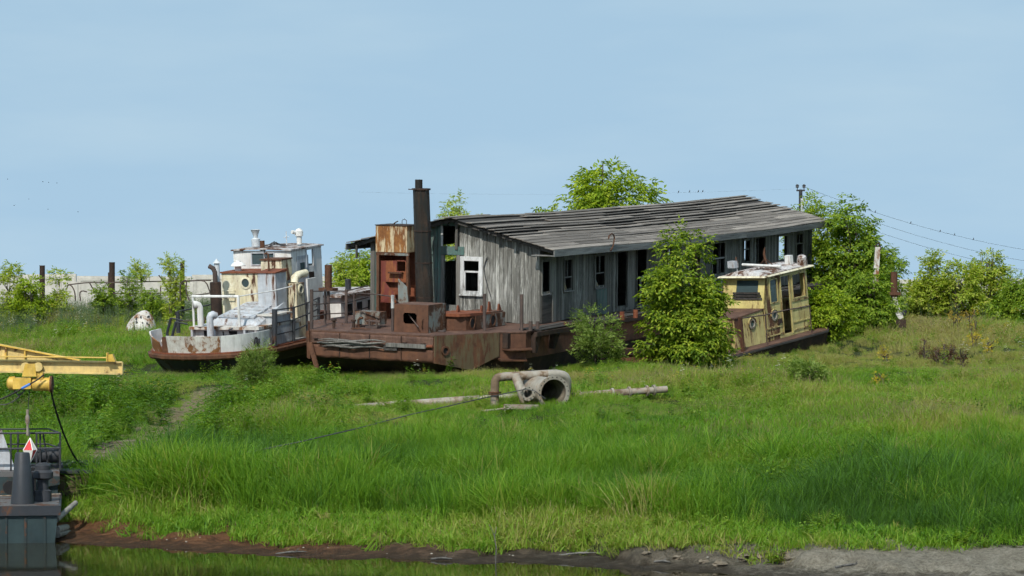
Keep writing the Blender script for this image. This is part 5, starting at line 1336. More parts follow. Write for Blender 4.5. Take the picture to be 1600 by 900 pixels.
# railing
zr = W(0, 677, PN + 3.2).z; zm = W(0, 701, PN + 3.2).z
for px in (17, 27, 57, 62, 94):
    xx = W(px, 700, PN + 3.2).x; mb = MB(); mb.tube([(xx, 3.2 + (.8 if px in (27, 62) else 0), zu), (xx, 3.2 + (.8 if px in (27, 62) else 0), zr)], .024, 7); mb.build('stanchion', M['dark_steel'], pn)
xe = W(94, 700, PN + 3.2).x
for z in (zm, zr):
    mb = MB(); mb.tube([(x0, 3.2, z), (xe, 3.2, z)], .024, 7); mb.tube([(xe, 3.2, z), (xe - .3, 4.0, z + .06), (x0, 4.0, z + .06)], .02, 6); mb.build('rail', M['dark_steel'], pn)
mb = MB(); mb.tube([(W(67, 676, PN + 3.2).x, 3.3, zr), (W(76, 735, PN + 3.2).x, 3.5, zu)], .024, 6); mb.build('brace', M['dark_steel'], pn)
# winches and clutter
mb = MB(); q = W(66, 725, PN + 4); mb.lathe([(.3, -.42), (.3, -.38), (.17, -.38), (.17, .38), (.3, .38), (.3, .42)], (q.x, 4.2, zu + .30), (1, .1, 0), 16); mb.box(q.x - .5, q.x + .5, 4.0, 4.5, zu + .003, zu + .1); mb.build('winch', M['dark_steel'], pn, True)
mb = MB(); q = W(67, 780, PN + 1.2); mb.lathe([(.2, 0), (.2, .25), (.13, .28), (.13, .5), (.24, .55), (.24, .68), (.18, .74), (.18, .84), (.1, .9), (0, .9)], (q.x, 1.2, z2 + .012), (0, 0, 1), 14); mb.box(q.x - .5, q.x - .2, 1.2, 1.5, z2 + .012, z2 + .7); mb.build('capstan', M['dark_steel'], pn, True)
mb = MB(); q = W(45, 770, PN + 1.2); mb.box(q.x - .2, q.x + .15, 2.0, 2.6, z2 + .012, z2 + .75); mb.build('engine_box', M['black'], pn)
q = W(8, 770, PN + 2.6); mb = MB(); mb.lathe([(0, 0), (.16, 0)], (q.x + .1, 2.985, zu - .38), (0, -1, 0), 16); mb.build('skirt_hole', M['black'], pn)
a = W(-20, 672, PN + 3.6); b = W(24, 734, PN + 3.6)
mb = MB(); mb.prism([(a.x, 3.6, a.z), (a.x + .35, 3.6, a.z), (b.x, 3.6, b.z), (b.x - .5, 3.6, b.z)], [(a.x, 3.7, a.z), (a.x + .35, 3.7, a.z), (b.x, 3.7, b.z), (b.x - .5, 3.7, b.z)]); mb.build('leaning_plate', M['white_blue'], pn)
mb = MB(); mb.tube([W(0, 775, PN + 2.95), W(60, 773, PN + 2.95), W(95, 772, PN + 2.9)], .016, 5); mb.build('grab_rail', M['pipe'], pn)

# crane beam standing on the pontoon's mast
CY = PN + 3.0
ca = P(-90, 560, CY)
cr_ = thing('gantry_crane', 'yellow crane jib reaching in over the pontoon from the left edge', 'crane', loc=(ca.x, ca.y, 0))
def C(px, py, Y): return P(px, py, Y) - Vector((ca.x, ca.y, 0))
a = C(-90, 560, CY); b = C(191, 566, CY); zb = C(191, 584, CY).z; za = C(191, 566, CY).z; zA = C(-90, 562, CY).z; zB = C(-90, 579, CY).z
mb = MB()
def ibar(mb, xa, xb, t0, t1, b0, b1, y):
    mb.hexa([(xa, y - .012, b0), (xb, y - .012, b1), (xb, y + .012, b1), (xa, y + .012, b0), (xa, y - .012, t0), (xb, y - .012, t1), (xb, y + .012, t1), (xa, y + .012, t0)])
    for (p, q) in (((t0), (t1)), ((b0), (b1))):
        s = .02
        mb.hexa([(xa, y - .09, p - s), (xb, y - .09, q - s), (xb, y + .09, q - s), (xa, y + .09, p - s), (xa, y - .09, p + s), (xb, y - .09, q + s), (xb, y + .09, q + s), (xa, y + .09, p + s)])
ibar(mb, a.x, b.x, zA, za, zB, zb, 0)
mb.hexa([(b.x, -.09, zb), (b.x + .02, -.09, zb), (b.x + .02, .09, zb), (b.x, .09, zb), (b.x, -.09, za), (b.x + .02, -.09, za), (b.x + .02, .09, za), (b.x, .09, za)])
mb.build('runway_beam', M['pale_crane'], cr_)
mb = MB(); p0 = C(-90, 523, CY + .3); p1 = C(0, 543, CY + .3); p2 = C(126, 565, CY + .3)
mb.hexa([(a.x, .22, zA + .03), (p2.x, .22, za + .03), (p2.x, .25, za + .03), (a.x, .25, zA + .03), (a.x, .22, p0.z), (p2.x, .22, p2.z + .02), (p2.x, .25, p2.z + .02), (a.x, .25, p0.z)]); mb.build('gusset_web', M['pale_crane'], cr_)
mb = MB(); mb.hexa([(a.x, .12, p0.z), (p2.x, .12, p2.z + .02), (p2.x, .36, p2.z + .02), (a.x, .36, p0.z), (a.x, .12, p0.z + .04), (p2.x, .12, p2.z + .05), (p2.x, .36, p2.z + .05), (a.x, .36, p0.z + .04)]); mb.build('gusset_flange', M['yellow_crane'], cr_)
for px in (7, 37, -25):
    f = (C(px, 550, CY).x - a.x) / (p2.x - a.x); zz = p0.z + (p2.z - p0.z) * f
    mb = MB(); xx = C(px, 550, CY).x; mb.box(xx - .02, xx + .02, .14, .22, zA + .03, zz); mb.build('stiffener', M['yellow_crane'], cr_)
mb = MB(); mb.tube([C(-90, 556, CY - .2), C(0, 557, CY - .2), C(168, 559, CY - .2)], .02, 6); mb.build('guide_rod', M['yellow_crane'], cr_)
mb = MB(); q = C(170, 566, CY); q2 = C(182, 566, CY); q3 = C(176, 554, CY)
mb.prism([(q.x, -.2, q.z + .02), (q2.x, -.2, q.z + .02), (q3.x + .02, -.2, q3.z + .02), (q.x, -.2, q3.z)], [(q.x, .05, q.z + .02), (q2.x, .05, q.z + .02), (q3.x + .02, .05, q3.z + .02), (q.x, .05, q3.z)]); mb.box(q.x - .03, q.x, -.24, .05, q.z + .02, q3.z + .05); mb.build('end_stop', M['yellow_crane'], cr_)
# mast out of frame that carries the beam
mb = MB(); mb.box(a.x - .2, a.x + .25, -.2, .4, z2 + .02, p0.z + .3); mb.build('mast', M['yellow_crane'], cr_)
# hoist trolley hanging from the beam
ho = thing('electric_hoist', 'yellow electric chain hoist with cables hanging under the crane jib', 'hoist', loc=(C(47, 590, CY).x + ca.x, CY, C(47, 590, CY).z))
hl = ho.location.copy()
def H(px, py, Y): return P(px, py, Y) - hl
k0, k1 = H(36, 568, CY), H(59, 588, CY)
mb = MB(); mb.hexa([(k0.x, -.18, k1.z), (k1.x, -.18, k1.z), (k1.x, -.15, k1.z), (k0.x, -.15, k1.z), (k0.x + .08, -.18, k0.z), (k1.x - .04, -.18, k0.z), (k1.x - .04, -.15, k0.z), (k0.x + .08, -.15, k0.z)])
mb.hexa([(k0.x, .15, k1.z), (k1.x, .15, k1.z), (k1.x, .18, k1.z), (k0.x, .18, k1.z), (k0.x + .08, .15, k0.z), (k1.x - .04, .15, k0.z), (k1.x - .04, .18, k0.z), (k0.x + .08, .18, k0.z)])
mb.build('trolley_plate', M['yellow_crane'], ho)
for px in (41, 61):
    q = H(px, 573, CY); mb = MB(); mb.lathe([(.0, -.05), (.11, -.05), (.11, .05), (0, .05)], (q.x, -.12, q.z), (0, 1, 0), 14); mb.build('trolley_wheel', M['pale_crane'], ho, True)
q0 = H(14, 599, CY); q1 = H(76, 600, CY)
mb = MB(); mb.lathe([(0, 0), (.1, .01), (.16, .06), (.17, .18), (.17, .2)], (q0.x - .05, 0, q0.z), (1, 0, 0), 16); mb.build('motor_cap', M['yellow_crane'], ho, True)
mb = MB(); mb.box(q0.x + .12, H(50, 600, CY).x, -.17, .17, q0.z - .13, q0.z + .14); mb.build('gearbox', M['yellow_crane'], ho)
mb = MB(); mb.lathe([(.12, 0), (.16, .04), (.16, .40), (.19, .42), (.19, .46), (0, .46)], (H(50, 600, CY).x, 0, q0.z - .02), (1, 0, 0), 18); mb.build('motor_drum', M['yellow_crane'], ho, True)
mb = MB(); xx = H(79, 600, CY).x; mb.lathe([(.20, 0), (.20, .05), (.05, .06), (0, .06)], (xx, 0, q0.z - .02), (1, 0, 0), 18); mb.build('brake_cover', M['rust'], ho, True)
mb = MB(); mb.box(H(57, 590, CY).x, H(68, 590, CY).x, -.12, .12, q0.z + .1, q0.z + .3); mb.build('hanger', M['yellow_crane'], ho)
mb = MB(); mb.tube(bend([H(68, 586, CY - .25), H(58, 594, CY - .3), H(36, 606, CY - .3), H(15, 618, CY - .3), H(-15, 630, CY - .3)], 1), .02, 6); mb.build('power_cable', M['black'], ho)
mb = MB(); mb.tube([H(47, 600, CY - .31), H(34, 607, CY - .31)], .035, 6); mb.build('blue_wrap', M['blue_tape'], ho)
mb = MB(); mb.tube(bend([H(20, 606, CY), H(28, 618, CY), H(32, 617, CY), H(42, 606, CY)], 1), .018, 6); mb.tube(bend([H(40, 608, CY), H(24, 626, CY), H(5, 634, CY), H(-15, 628, CY)], 1), .014, 6); mb.build('loop_cable', M['wire'], ho)
# load chain, hook block
mb = MB(); mb.tube([H(46, 606, CY), H(44, 640, CY)], .008, 5); mb.build('load_chain', M['wire'], ho)
mb = MB(); z_ = H(43, 640, CY); mb.lathe([(0, .0), (.035, 0), (.035, -.10), (.03, -.12), (.05, -.16), (.055, -.30), (.03, -.36), (.025, -.50), (.035, -.54), (.03, -.62), (0, -.64)], (z_.x, 0, z_.z), (0, 0, 1), 10); mb.build('hook_block', M['pipe'], ho, True)
# trailing cable to the bank
cp = [P(80, 611, CY), P(84, 630, CY + .2), P(96, 670, CY + .8), P(116, 716, CY + 1.8), P(145, 750, CY + 3.0)]
e1 = on_ground(168, CY + 4.2); e1.z += .5; e2 = on_ground(184, CY + 4.4); e2.z += .45
tc_ = thing('trailing_cable', 'black cable sagging from the hoist down to the grassy bank', 'cable', loc=cp[0])
mb = MB(); mb.tube([p - cp[0] for p in bend(cp + [P(168, 763, CY + 4.0), P(184, 764, CY + 4.4)], 2)], .024, 7); mb.build('sheath', M['black'], tc_)
# red and white diamond marker
dm = thing('diamond_marker', 'red and white diamond day marker hanging under the hoist hook', 'marker', loc=P(47, 703, PN + 2.6))
R1, R2, Hh = .17, .17, .285
ring_ = [(R1 * math.cos(a), R1 * math.sin(a), 0) for a in (R_(-60), R_(30), R_(120), R_(210))]
# two crossed sets of facets: the colours alternate
vr, vw = MB(), MB()
for k in range(4):
    a, b = Vector(ring_[k]), Vector(ring_[(k + 1) % 4]); up = Vector((0, 0, Hh)); dn = Vector((0, 0, -Hh * 1.1))
    (vr if k % 2 else vw).add([a, b, up], [(0, 1, 2)]); (vw if k % 2 else vr).add([b, a, dn], [(0, 1, 2)])
vr.build('red_facets', M['flag_red'], dm); vw.build('white_facets', M['flag_white'], dm)
em = MB()
for k in range(4):
    a = Vector(ring_[k]); em.tube([a, (0, 0, Hh)], .014, 5); em.tube([a, (0, 0, -Hh * 1.1)], .014, 5)
em.build('edge_tape', M['flag_white'], dm)
em = MB(); em.tube([(0, 0, Hh), (-.03, 0, Hh + .25)], .008, 5); em.build('lanyard', M['wire'], dm)

# ------------------------------------------------------------------ landing between pontoon and bank
ly = PN + 4.5
lo = P(92, 760, ly)
lb = thing('landing_scow', 'low olive brown scow lying between pontoon and bank under the gangplank', 'scow', loc=(lo.x, lo.y, 0))
def L_(px, py, Y): return P(px, py, Y) - Vector((lo.x, lo.y, 0))
a = L_(60, 745, ly); b = L_(141, 742, ly); zt_ = L_(100, 744, ly).z; zb_ = L_(100, 784, ly).z
mb = MB(); mb.hexa([(a.x, 0, -.3), (b.x - .5, 0, .0), (b.x - .5, 2.2, .0), (a.x, 2.2, -.3), (a.x, 0, zt_), (b.x, 0, zt_ + .06), (b.x, 2.2, zt_ + .06), (a.x, 2.2, zt_)]); mb.build('hull', M['rust_olive'], lb)
mb = MB(); mb.box(a.x, b.x + .05, -.06, 2.25, zt_ + .065, zt_ + .14); mb.build('gunwale', M['dark_steel'], lb)
gp = thing('gangplank', 'weathered plank gangway leading from the pontoon to the bank', 'gangway', loc=(lo.x, lo.y, 0))
za_ = L_(60, 728, ly + .8).z; zb_ = L_(175, 727, ly + 2).z
for k in range(4):
    xa = L_(55, 728, ly + .8).x; xb = L_(176 + 3 * (k % 2), 727, ly + 2).x
    mb = MB(); y0 = .5 + k * .3; y1 = 1.9 + k * .3
    mb.hexa([(xa, y0, za_), (xb, y1, zb_), (xb, y1 + .26, zb_), (xa, y0 + .26, za_), (xa, y0, za_ + .06), (xb, y1, zb_ + .06), (xb, y1 + .26, zb_ + .06), (xa, y0 + .26, za_ + .06)]); mb.build('plank', M['grey_plank'], gp)
for k in range(9):
    f = k / 8; xa = L_(60, 728, ly).x; xb = L_(174, 727, ly).x; xx = xa + (xb - xa) * f; yy = .5 + 1.4 * f; zz = za_ + (zb_ - za_) * f
    mb = MB(); mb.box(xx - .04, xx + .04, yy, yy + 1.15, zz + .062, zz + .095); mb.build('cleat', M['dark_wood'], gp)
M['duck'] = wood_mat('trodden board', (0.07, 0.055, 0.038), (0.22, 0.18, 0.125), 0, None)
# slatted duckboard on the slope
da = ground(176, 735); db = ground(252, 694)
dbd = thing('duckboard_steps', 'grey slatted boards laid up the slope at the start of the path', 'steps', loc=da)
ux = (db - da); ln = ux.length; ux.normalize(); uy = Vector((-ux.y, ux.x, 0)).normalized() * -1
nr = 9
for k in range(nr):
    for j in range(4):
        f0 = k / nr + .012; f1 = (k + 1) / nr - .012
        c0 = ux * ln * f0 - uy * 1.5 + uy * (.0 + j * .42); c1 = ux * ln * f1 - uy * 1.5 + uy * (j * .42)
        w_y = uy * .39; dz = Vector((0, 0, .10 + random.uniform(-.01, .01)))
        top_ = [c0 + dz, c1 + dz, c1 + w_y + dz, c0 + w_y + dz]
        mb = MB(); mb.prism([p - Vector((0, 0, .1)) for p in top_], top_); mb.build('slat', M['duck'], dbd)
# drift timbers at the pontoon's corner
for k, (pa, pb, r, lab) in enumerate((((88, 812), (118, 786), .07, 'pale timber pole leaning between pontoon and muddy bank'), ((88, 828), (104, 824), .09, 'short yellowish log end at the pontoon corner waterline'), ((90, 836), (108, 832), .07, 'lower log half sunk beside the pontoon corner'))):
    A = P(*pa, PN + .6); B = P(*pb, PN + 1.6 + .6 * (k == 0)); t = thing('drift_timber', lab, 'timber', loc=A)
    mb = MB(); mb.tube([(0, 0, 0), (B - A) * .5, B - A], [r, r * .95, r * .9], 10); mb.build('log', M['grey_plank'], t, True)

# ------------------------------------------------------------------ steel piles and other scrap behind the boats
def pile(px, pyt, Y, r, label, name='steel_pile', mat='rust_dark', lean=0):
    b = on_ground(px, Y); tz = P(px, pyt, Y).z - b.z
    t = thing(name, label, 'post', loc=b, group='rusty steel piles along the fence')
    mb = MB(); mb.tube([(0, 0, -.3), (lean * .5, 0, tz * .5), (lean, 0, tz)], r, 12); mb.build('shaft', M[mat], t, True)
    mb = MB(); mb.lathe([(r * .8, 0), (r * 1.04, 0), (r * 1.04, .04), (r * .8, .04)], (lean, 0, tz), (0, 0, 1), 12, True); mb.build('rim', M[mat], t, True); return t
pile(66, 416, 138, .13, 'dark steel pile beside the leftmost shrub')
pile(175, 411, 138, .14, 'tall dark steel pile left of the white tug against the fence')
pile(285, 411, 133, .10, 'dark steel pile with a climbing shrub just left of the tug')
pile(170, 427, 138.6, .04, 'thin stub rod standing beside the tall left pile')
pile(1551, 427, 140, .15, 'dark steel pile half hidden in the right-hand shrub')
# bent pipe railing left over in the weeds
hy = 136.0
ho_ = on_ground(105, hy)
hr = thing('bent_pipe_railing', 'bent rusty pipe railing with hoops standing in the weeds by the fence', 'railing', loc=ho_)
def HR_(px, py, dy=0): return P(px, py, hy + dy) - ho_
for pts in ([(118, 470), (117, 456), (112, 446), (106, 445), (104, 452)], [(106, 445), (140, 441), (160, 442), (190, 441), (270, 439), (330, 438)], [(140, 442), (149, 458)], [(166, 442), (178, 462), (184, 470)], [(126, 470), (124, 458), (128, 454), (136, 456)], [(150, 458), (200, 459), (260, 458)], [(205, 470), (204, 458)], [(250, 470), (251, 446)], [(248, 430), (256, 440), (263, 455)]):
    mb = MB(); mb.tube(bend([HR_(*p) for p in pts], 1) if len(pts) > 2 else [HR_(*p) for p in pts], .032, 6); mb.build('bar', M['rail_rust'], hr)
hy = 126.0; ho_ = on_ground(300, hy)
hr2 = thing('bent_pipe_railing', 'arched pipe railing frame in the weeds right beside the tug bow', 'railing', loc=ho_)
for pts in ([(282, 470), (281, 450), (284, 440), (292, 437), (290, 455), (296, 470)], [(284, 440), (312, 438), (322, 440), (328, 456), (330, 462)], [(300, 462), (330, 458), (345, 452)], [(302, 470), (303, 462)]):
    mb = MB(); mb.tube(bend([HR_(*p) for p in pts], 1), .03, 6); mb.build('bar', M['rail_rust'], hr2)
# white overturned buoy with dark worn marks
by = on_ground(221, 129); by.z += .1
bu = thing('overturned_buoy', 'white rounded buoy shell with dark worn marks lying in the grass', 'buoy', loc=by)
mb = MB(); mb.lathe([(.72, -.2), (.69, .05), (.60, .30), (.47, .53), (.32, .72), (.17, .84), (.06, .88), (0, .885)], (0, 0, 0), (.22, 0, .97), 22); mb.build('shell', M['white_rusty'], bu, True)
sr = random.Random(4)
for k in range(9):
    a = R_(-90) + sr.uniform(-.6, .75); h = sr.uniform(.25, .72); rr = np.interp(h, [.05, .30, .53, .72, .84], [.69, .60, .47, .32, .17])
    c = Vector((.22, 0, .97)).normalized() * h + Vector((math.cos(a) * rr, math.sin(a) * rr, -math.cos(a) * rr * .22)); w = sr.uniform(.02, .05); hh = sr.uniform(.04, .1)
    n_ = Vector((math.cos(a), math.sin(a), .25)).normalized(); sx = Vector((-n_.y, n_.x, 0)).normalized(); sz = n_.cross(sx)
    c += n_ * .012
    mb = MB(); mb.prism([c - sx * w - sz * hh, c + sx * w - sz * hh * .6, c + sx * w * .6 + sz * hh, c - sx * w + sz * hh * .7], [p + n_ * .004 for p in (c - sx * w - sz * hh, c + sx * w - sz * hh * .6, c + sx * w * .6 + sz * hh, c - sx * w + sz * hh * .7)]); mb.build('worn_mark', M['dark_steel'], bu)
# scrap at the houseboat's stern: leaning white boom, white stake, post with a cross plate and curved bracket
sy = 119.0
b = P(1368, 455, sy); t = thing('white_boom', 'leaning white painted steel boom with rusty tip in front of the right trees', 'boom', loc=on_ground(1366, sy)); g = t.location.copy()
mb = MB(); a0, a1 = P(1365, 520, sy) - g, P(1371, 386, sy) - g; am = P(1367, 452, sy) - g
mb.tube([a0, am], .07, 8); mb.build('lower_shaft', M['rust'], t)
mb = MB(); mb.hexa([am + Vector((-.12, -.08, 0)), am + Vector((.12, -.08, 0)), am + Vector((.12, .08, 0)), am + Vector((-.12, .08, 0)), a1 + Vector((-.09, -.08, 0)), a1 + Vector((.11, -.08, 0)), a1 + Vector((.11, .08, 0)), a1 + Vector((-.09, .08, 0))]); mb.build('arm', M['white_rusty'], t)
mb = MB(); mb.tube([a1 + Vector((-.1, 0, 0)), a1 + Vector((.05, 0, .18)), a1 + Vector((.14, 0, -.1))], .05, 7); mb.build('tip', M['rust_dark'], t)
g = on_ground(1313, 112); t = thing('white_stake', 'short white pointed board standing in the bush right of the yellow boat', 'board', loc=g)
a0 = P(1313, 520, 112) - g; z1 = (P(1313, 474, 112) - g).z
mb = MB(); mb.extrude([(-.14, -.1), (.14, -.1), (.14, z1 * .62), (.06, z1), (-.02, z1 - .02), (-.14, z1 * .5)], 1, -.025, .025); mb.build('plank', M['white'], t)
for zz in (.3, .6, .85):
    mb = MB(); mb.lathe([(0, 0), (.03, 0)], (.02, -.028, z1 * zz), (0, -1, 0), 8); mb.build('bolt_hole', M['black'], t)
g = on_ground(1397, 118); t = thing('cross_plate_post', 'brown steel post with a cross plate and curved white bracket right of the trees', 'post', loc=g)
def X_(px, py): return P(px, py, 118) - g
mb = MB(); mb.tube([X_(1397, 470), X_(1397, 425)], .14, 10); mb.build('upper_shaft', M['rust'], t)
mb = MB(); q = X_(1398, 459); mb.box(q.x - .24, q.x + .22, -.2, .2, q.z - .06, q.z + .06); mb.build('cross_plate', M['rust'], t)
mb = MB(); mb.tube([X_(1395, 462), X_(1395, 485)], .09, 8); mb.build('lower_shaft', M['white_rusty'], t)
pts = [(1394, 464), (1400, 464), (1404, 480), (1411, 496), (1404, 500), (1396, 484)]
mb = MB(); mb.prism([X_(*p) + Vector((0, -.1, 0)) for p in pts], [X_(*p) + Vector((0, -.16, 0)) for p in pts]); mb.build('bracket', M['white_rusty'], t)
mb = MB(); q = X_(1401, 503); mb.box(q.x - .45, q.x + .35, -.3, .3, q.z - .5, q.z + .1); mb.build('base', M['rust_dark'], t)
mb = MB(); q = X_(1410, 488); mb.tube([q + Vector((0, 0, -.1)), q + Vector((.1, 0, .1))], .12, 8); mb.build('roller', M['dark_steel'], t)

# ------------------------------------------------------------------ power line
py_ = 190.0
g = on_ground(1251, py_); t = thing('power_pole', 'distant utility pole with two insulators above the right trees', 'pole', loc=g)
zt2 = (P(1251, 296, py_) - g).z
mb = MB(); mb.tube([(0, 0, 0), (0, 0, zt2)], [.16, .12], 10); mb.build('shaft', M['dark_steel'], t)
mb = MB(); mb.box(-.28, .28, -.06, .06, zt2 - .12, zt2 - .02); mb.build('crossarm', M['dark_steel'], t)
for dx in (-.22, .22):
    mb = MB(); mb.lathe([(.03, 0), (.03, .12), (.13, .16), (.09, .24), (.13, .28), (.05, .36), (0, .37)], (dx, 0, zt2 - .02), (0, 0, 1), 10); mb.build('insulator', M['wire'], t)
mb = MB(); mb.tube([(.1, -.2, zt2 - 1.6), (.1, -.2, zt2 - .6)], .12, 8); mb.build('transformer_can', M['silver'], t)
for k, (a, b, lab) in enumerate((((1259, 293), (1640, 396), 'top overhead wire running from the pole to the right edge'), ((1262, 308), (1640, 414), 'middle overhead wire running down to the right edge'), ((1262, 322), (1640, 428), 'lowest overhead wire running down to the right edge'), ((1245, 295), (560, 300), 'faint overhead wire left of the pole with birds perched on it'))):
    A = P(*a, py_); B = P(*b, 215 if k < 3 else 190); w = thing('overhead_wire', lab, 'wire', loc=A, group='overhead wires')
    mb = MB(); mb.tube([(B - A) * (i / 12) - Vector((0, 0, 1.0 * (1 - (2 * i / 12 - 1) ** 2) * (.55 if k < 3 else .25))) for i in range(13)], .010 if k < 3 else .0025, 5); mb.build('strand', M['wire'], w)
    if k in (0, 3):
        spots = (.22, .26, .40, .52, .58, .66) if k == 0 else (.215, .225, .245, .27, .33, .345)
        for f in spots:
            q = A + (B - A) * f - Vector((0, 0, 1.0 * (1 - (2 * f - 1) ** 2) * (.55 if k < 3 else .25)))
            lab2 = 'small dark bird perched on the top overhead wire' if k == 0 else 'tiny dark bird perched on the faint wire above the roof'
            bd = thing('bird', lab2, 'bird', loc=q, group='birds on the top wire' if k == 0 else 'birds on the faint wire')
            mb = MB(); mb.lathe([(0, -.02), (.04, .0), (.062, .06), (.05, .12), (.028, .15), (.036, .18), (.03, .22), (0, .235)], (0, 0, .01), (.25, 0, 1), 10); mb.build('body', M['bird'], bd, True)
            bd.scale = (.62, .62, .62)
            mb = MB(); mb.hexa([(-.03, -.015, .03), (0, -.015, .02), (0, .015, .02), (-.03, .015, .03), (-.09, -.012, -.08), (-.07, -.012, -.09), (-.07, .012, -.09), (-.09, .012, -.08)]); mb.build('tail', M['bird'], bd)
for (px, py) in ((12, 280), (67, 284), (76, 285), (89, 286), (45, 311), (22, 321), (75, 327), (122, 331)):
    bd = thing('bird', 'tiny dark bird flying far off in the left sky', 'bird', loc=P(px, py, 320), group='birds flying in the left sky')
    bd.scale = (.4, .4, .4)
    mb = MB(); mb.lathe([(0, -.2), (.05, -.1), (.075, 0), (.05, .12), (0, .18)], (0, 0, 0), (1, .2, 0), 8); mb.build('body', M['bird'], bd, True)
    for s in (-1, 1):
        mb = MB(); mb.prism([(-.08, 0, .03), (.08, 0, .03), (.02, s * .2, .12), (-.06, s * .36, .08)], [(-.08, 0, .045), (.08, 0, .045), (.02, s * .2, .13), (-.06, s * .36, .085)]); mb.build('wing', M['bird'], bd)

# ------------------------------------------------------------------ trees and shrubs
M['leaf_maple'] = leaf_mat('maple leaf', [(0.0, (0.13, 0.22, 0.012)), (0.5, (0.25, 0.36, 0.020)), (1.0, (0.40, 0.48, 0.04))], 0.42)
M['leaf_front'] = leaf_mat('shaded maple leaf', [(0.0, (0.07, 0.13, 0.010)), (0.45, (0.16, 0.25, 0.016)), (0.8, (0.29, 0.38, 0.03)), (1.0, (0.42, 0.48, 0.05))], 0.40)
M['leaf_dark'] = leaf_mat('dark leaf', [(0.0, (0.085, 0.165, 0.014)), (0.5, (0.18, 0.285, 0.022)), (1.0, (0.31, 0.41, 0.04))], 0.42)
M['leaf_pale'] = leaf_mat('pale young leaf', [(0.0, (0.20, 0.29, 0.03)), (0.5, (0.34, 0.44, 0.05)), (0.85, (0.47, 0.54, 0.10)), (1.0, (0.47, 0.42, 0.15))], 0.48)
M['leaf_grey'] = leaf_mat('grey green leaf', [(0.0, (0.10, 0.17, 0.03)), (0.5, (0.18, 0.27, 0.05)), (1.0, (0.29, 0.37, 0.10))], 0.38)
def unit(a):
    return a / np.maximum(np.linalg.norm(a, axis=-1, keepdims=True), 1e-9)

def make_tree(name, label, cat, base, H, prof, nclump, per, ls, mat, seed, stems=1, droop=.45, rc=.38, group=None, squash=1.0, inner=.15, slim=.45, sink=0.1):
    r = np.random.default_rng(seed)
    t = thing(name, label, cat, loc=base, group=group)
    ph = np.array([p[0] for p in prof]); pr = np.array([p[1] for p in prof])
    hf = np.linspace(ph[0], ph[-1], 200); w = np.interp(hf, ph, pr) ** 1.4; w /= w.sum()
    h = r.choice(hf, nclump, p=w); Rm = np.interp(h, ph, pr)
    ang = r.uniform(0, 2 * np.pi, nclump); rad = Rm * np.sqrt(r.uniform(inner, 1.0, nclump))
    # lobes: the outline swells and shrinks round the crown
    rad = rad * (1 + .22 * np.sin(3 * ang + h * 9 + seed) + r.normal(0, .08, nclump))
    C = np.stack([rad * np.cos(ang), rad * np.sin(ang) * squash, h * H], -1)
    # stems and limbs
    mb = MB(); S = []
    for s in range(stems):
        a = r.uniform(0, 2 * np.pi); sp = (pr.max() * .45 if stems > 1 else 0.06)
        top = np.array([sp * np.cos(a), sp * np.sin(a) * squash, H * (r.uniform(.72, .97) if stems > 1 else .93)])
        b0 = np.array([.1 * np.cos(a), .1 * np.sin(a), -sink]); pts = []
        for i in range(6):
            f = i / 5; q = b0 + (top - b0) * np.array([f ** 1.4, f ** 1.4, f]); q[:2] += r.normal(0, .03, 2) * H * .15; pts.append(q)
        r0 = max(.022, H * (.016 if stems == 1 else .009)); mb.tube([tuple(q) for q in pts], [r0 * (1 - .8 * i / 5) for i in range(6)], 7); S.append(np.array(pts))
    for c in C:
        d = [np.linalg.norm(s[:, :2] - c[None, :2], axis=1) + np.abs(s[:, 2] - c[2] * .78) for s in S]; k = int(np.argmin([x.min() for x in d])); a = S[k][d[k].argmin()]
        m = (a + c) / 2 + r.normal(0, .06, 3) + np.array([0, 0, .08])
        mb.tube([tuple(a), tuple(m), tuple(c)], [.022, .014, .006], 4, False)
    mb.build('trunk', M['bark'], t)
    # leaves: compound, hanging outwards
    cs = np.clip(r.normal(1, .3, nclump), .45, 1.7)
    cnt = np.maximum(4, (per * cs ** 2 * np.interp(h, ph, .65 + .35 * pr / pr.max())).astype(int))
    idx = np.repeat(np.arange(nclump), cnt); N = len(idx)
    off = r.normal(0, 1, (N, 3)); off = off / np.maximum(1, np.linalg.norm(off, axis=1, keepdims=True) / 1.9)
    pos = C[idx] + off * (rc * cs[idx])[:, None] * np.array([.62, .62, .5])
    pos[:, 2] = np.maximum(pos[:, 2], .06)
    out = pos.copy(); out[:, 2] = .25 * H * .2; out = unit(out)
    ax = unit(out + r.normal(0, .55, (N, 3)) + unit(off) * .5); ax[:, 2] -= droop; ax = unit(ax)
    up = unit(np.array([0, 0, 1.0]) + .45 * out + r.normal(0, .38, (N, 3)))
    side = unit(np.cross(ax, up)); nrm = np.cross(side, ax)
    s = ls * r.uniform(.7, 1.25, N)
    V = []; F = []
    for (f, sg) in ((1.0, 0), (.62, 1), (.62, -1), (.28, 1), (.28, -1)):
        la = unit(ax * (1 if sg == 0 else .45) + side * sg * .85 + r.normal(0, .12, (N, 3))); lsd = unit(np.cross(la, nrm)); ln = np.cross(lsd, la)
        b = pos + ax * (s * f * 1.5)[:, None]; L = s[:, None]
        tip = b + la * L - ln * L * .22
        ml = b + la * L * .45 + lsd * L * slim * .5 + ln * L * .06; mr = b + la * L * .45 - lsd * L * slim * .5 + ln * L * .06
        k = sum(len(x) for x in V)
        V.append(np.stack([b, ml, tip, mr], 1).reshape(-1, 3)); i = np.arange(N) * 4 + k
        F.append(np.stack([np.stack([i, i + 1, i + 2], -1), np.stack([i, i + 2, i + 3], -1)], 1).reshape(-1, 3))
    fast_mesh('crown', np.concatenate(V), np.concatenate(F), mat, t)
    return t

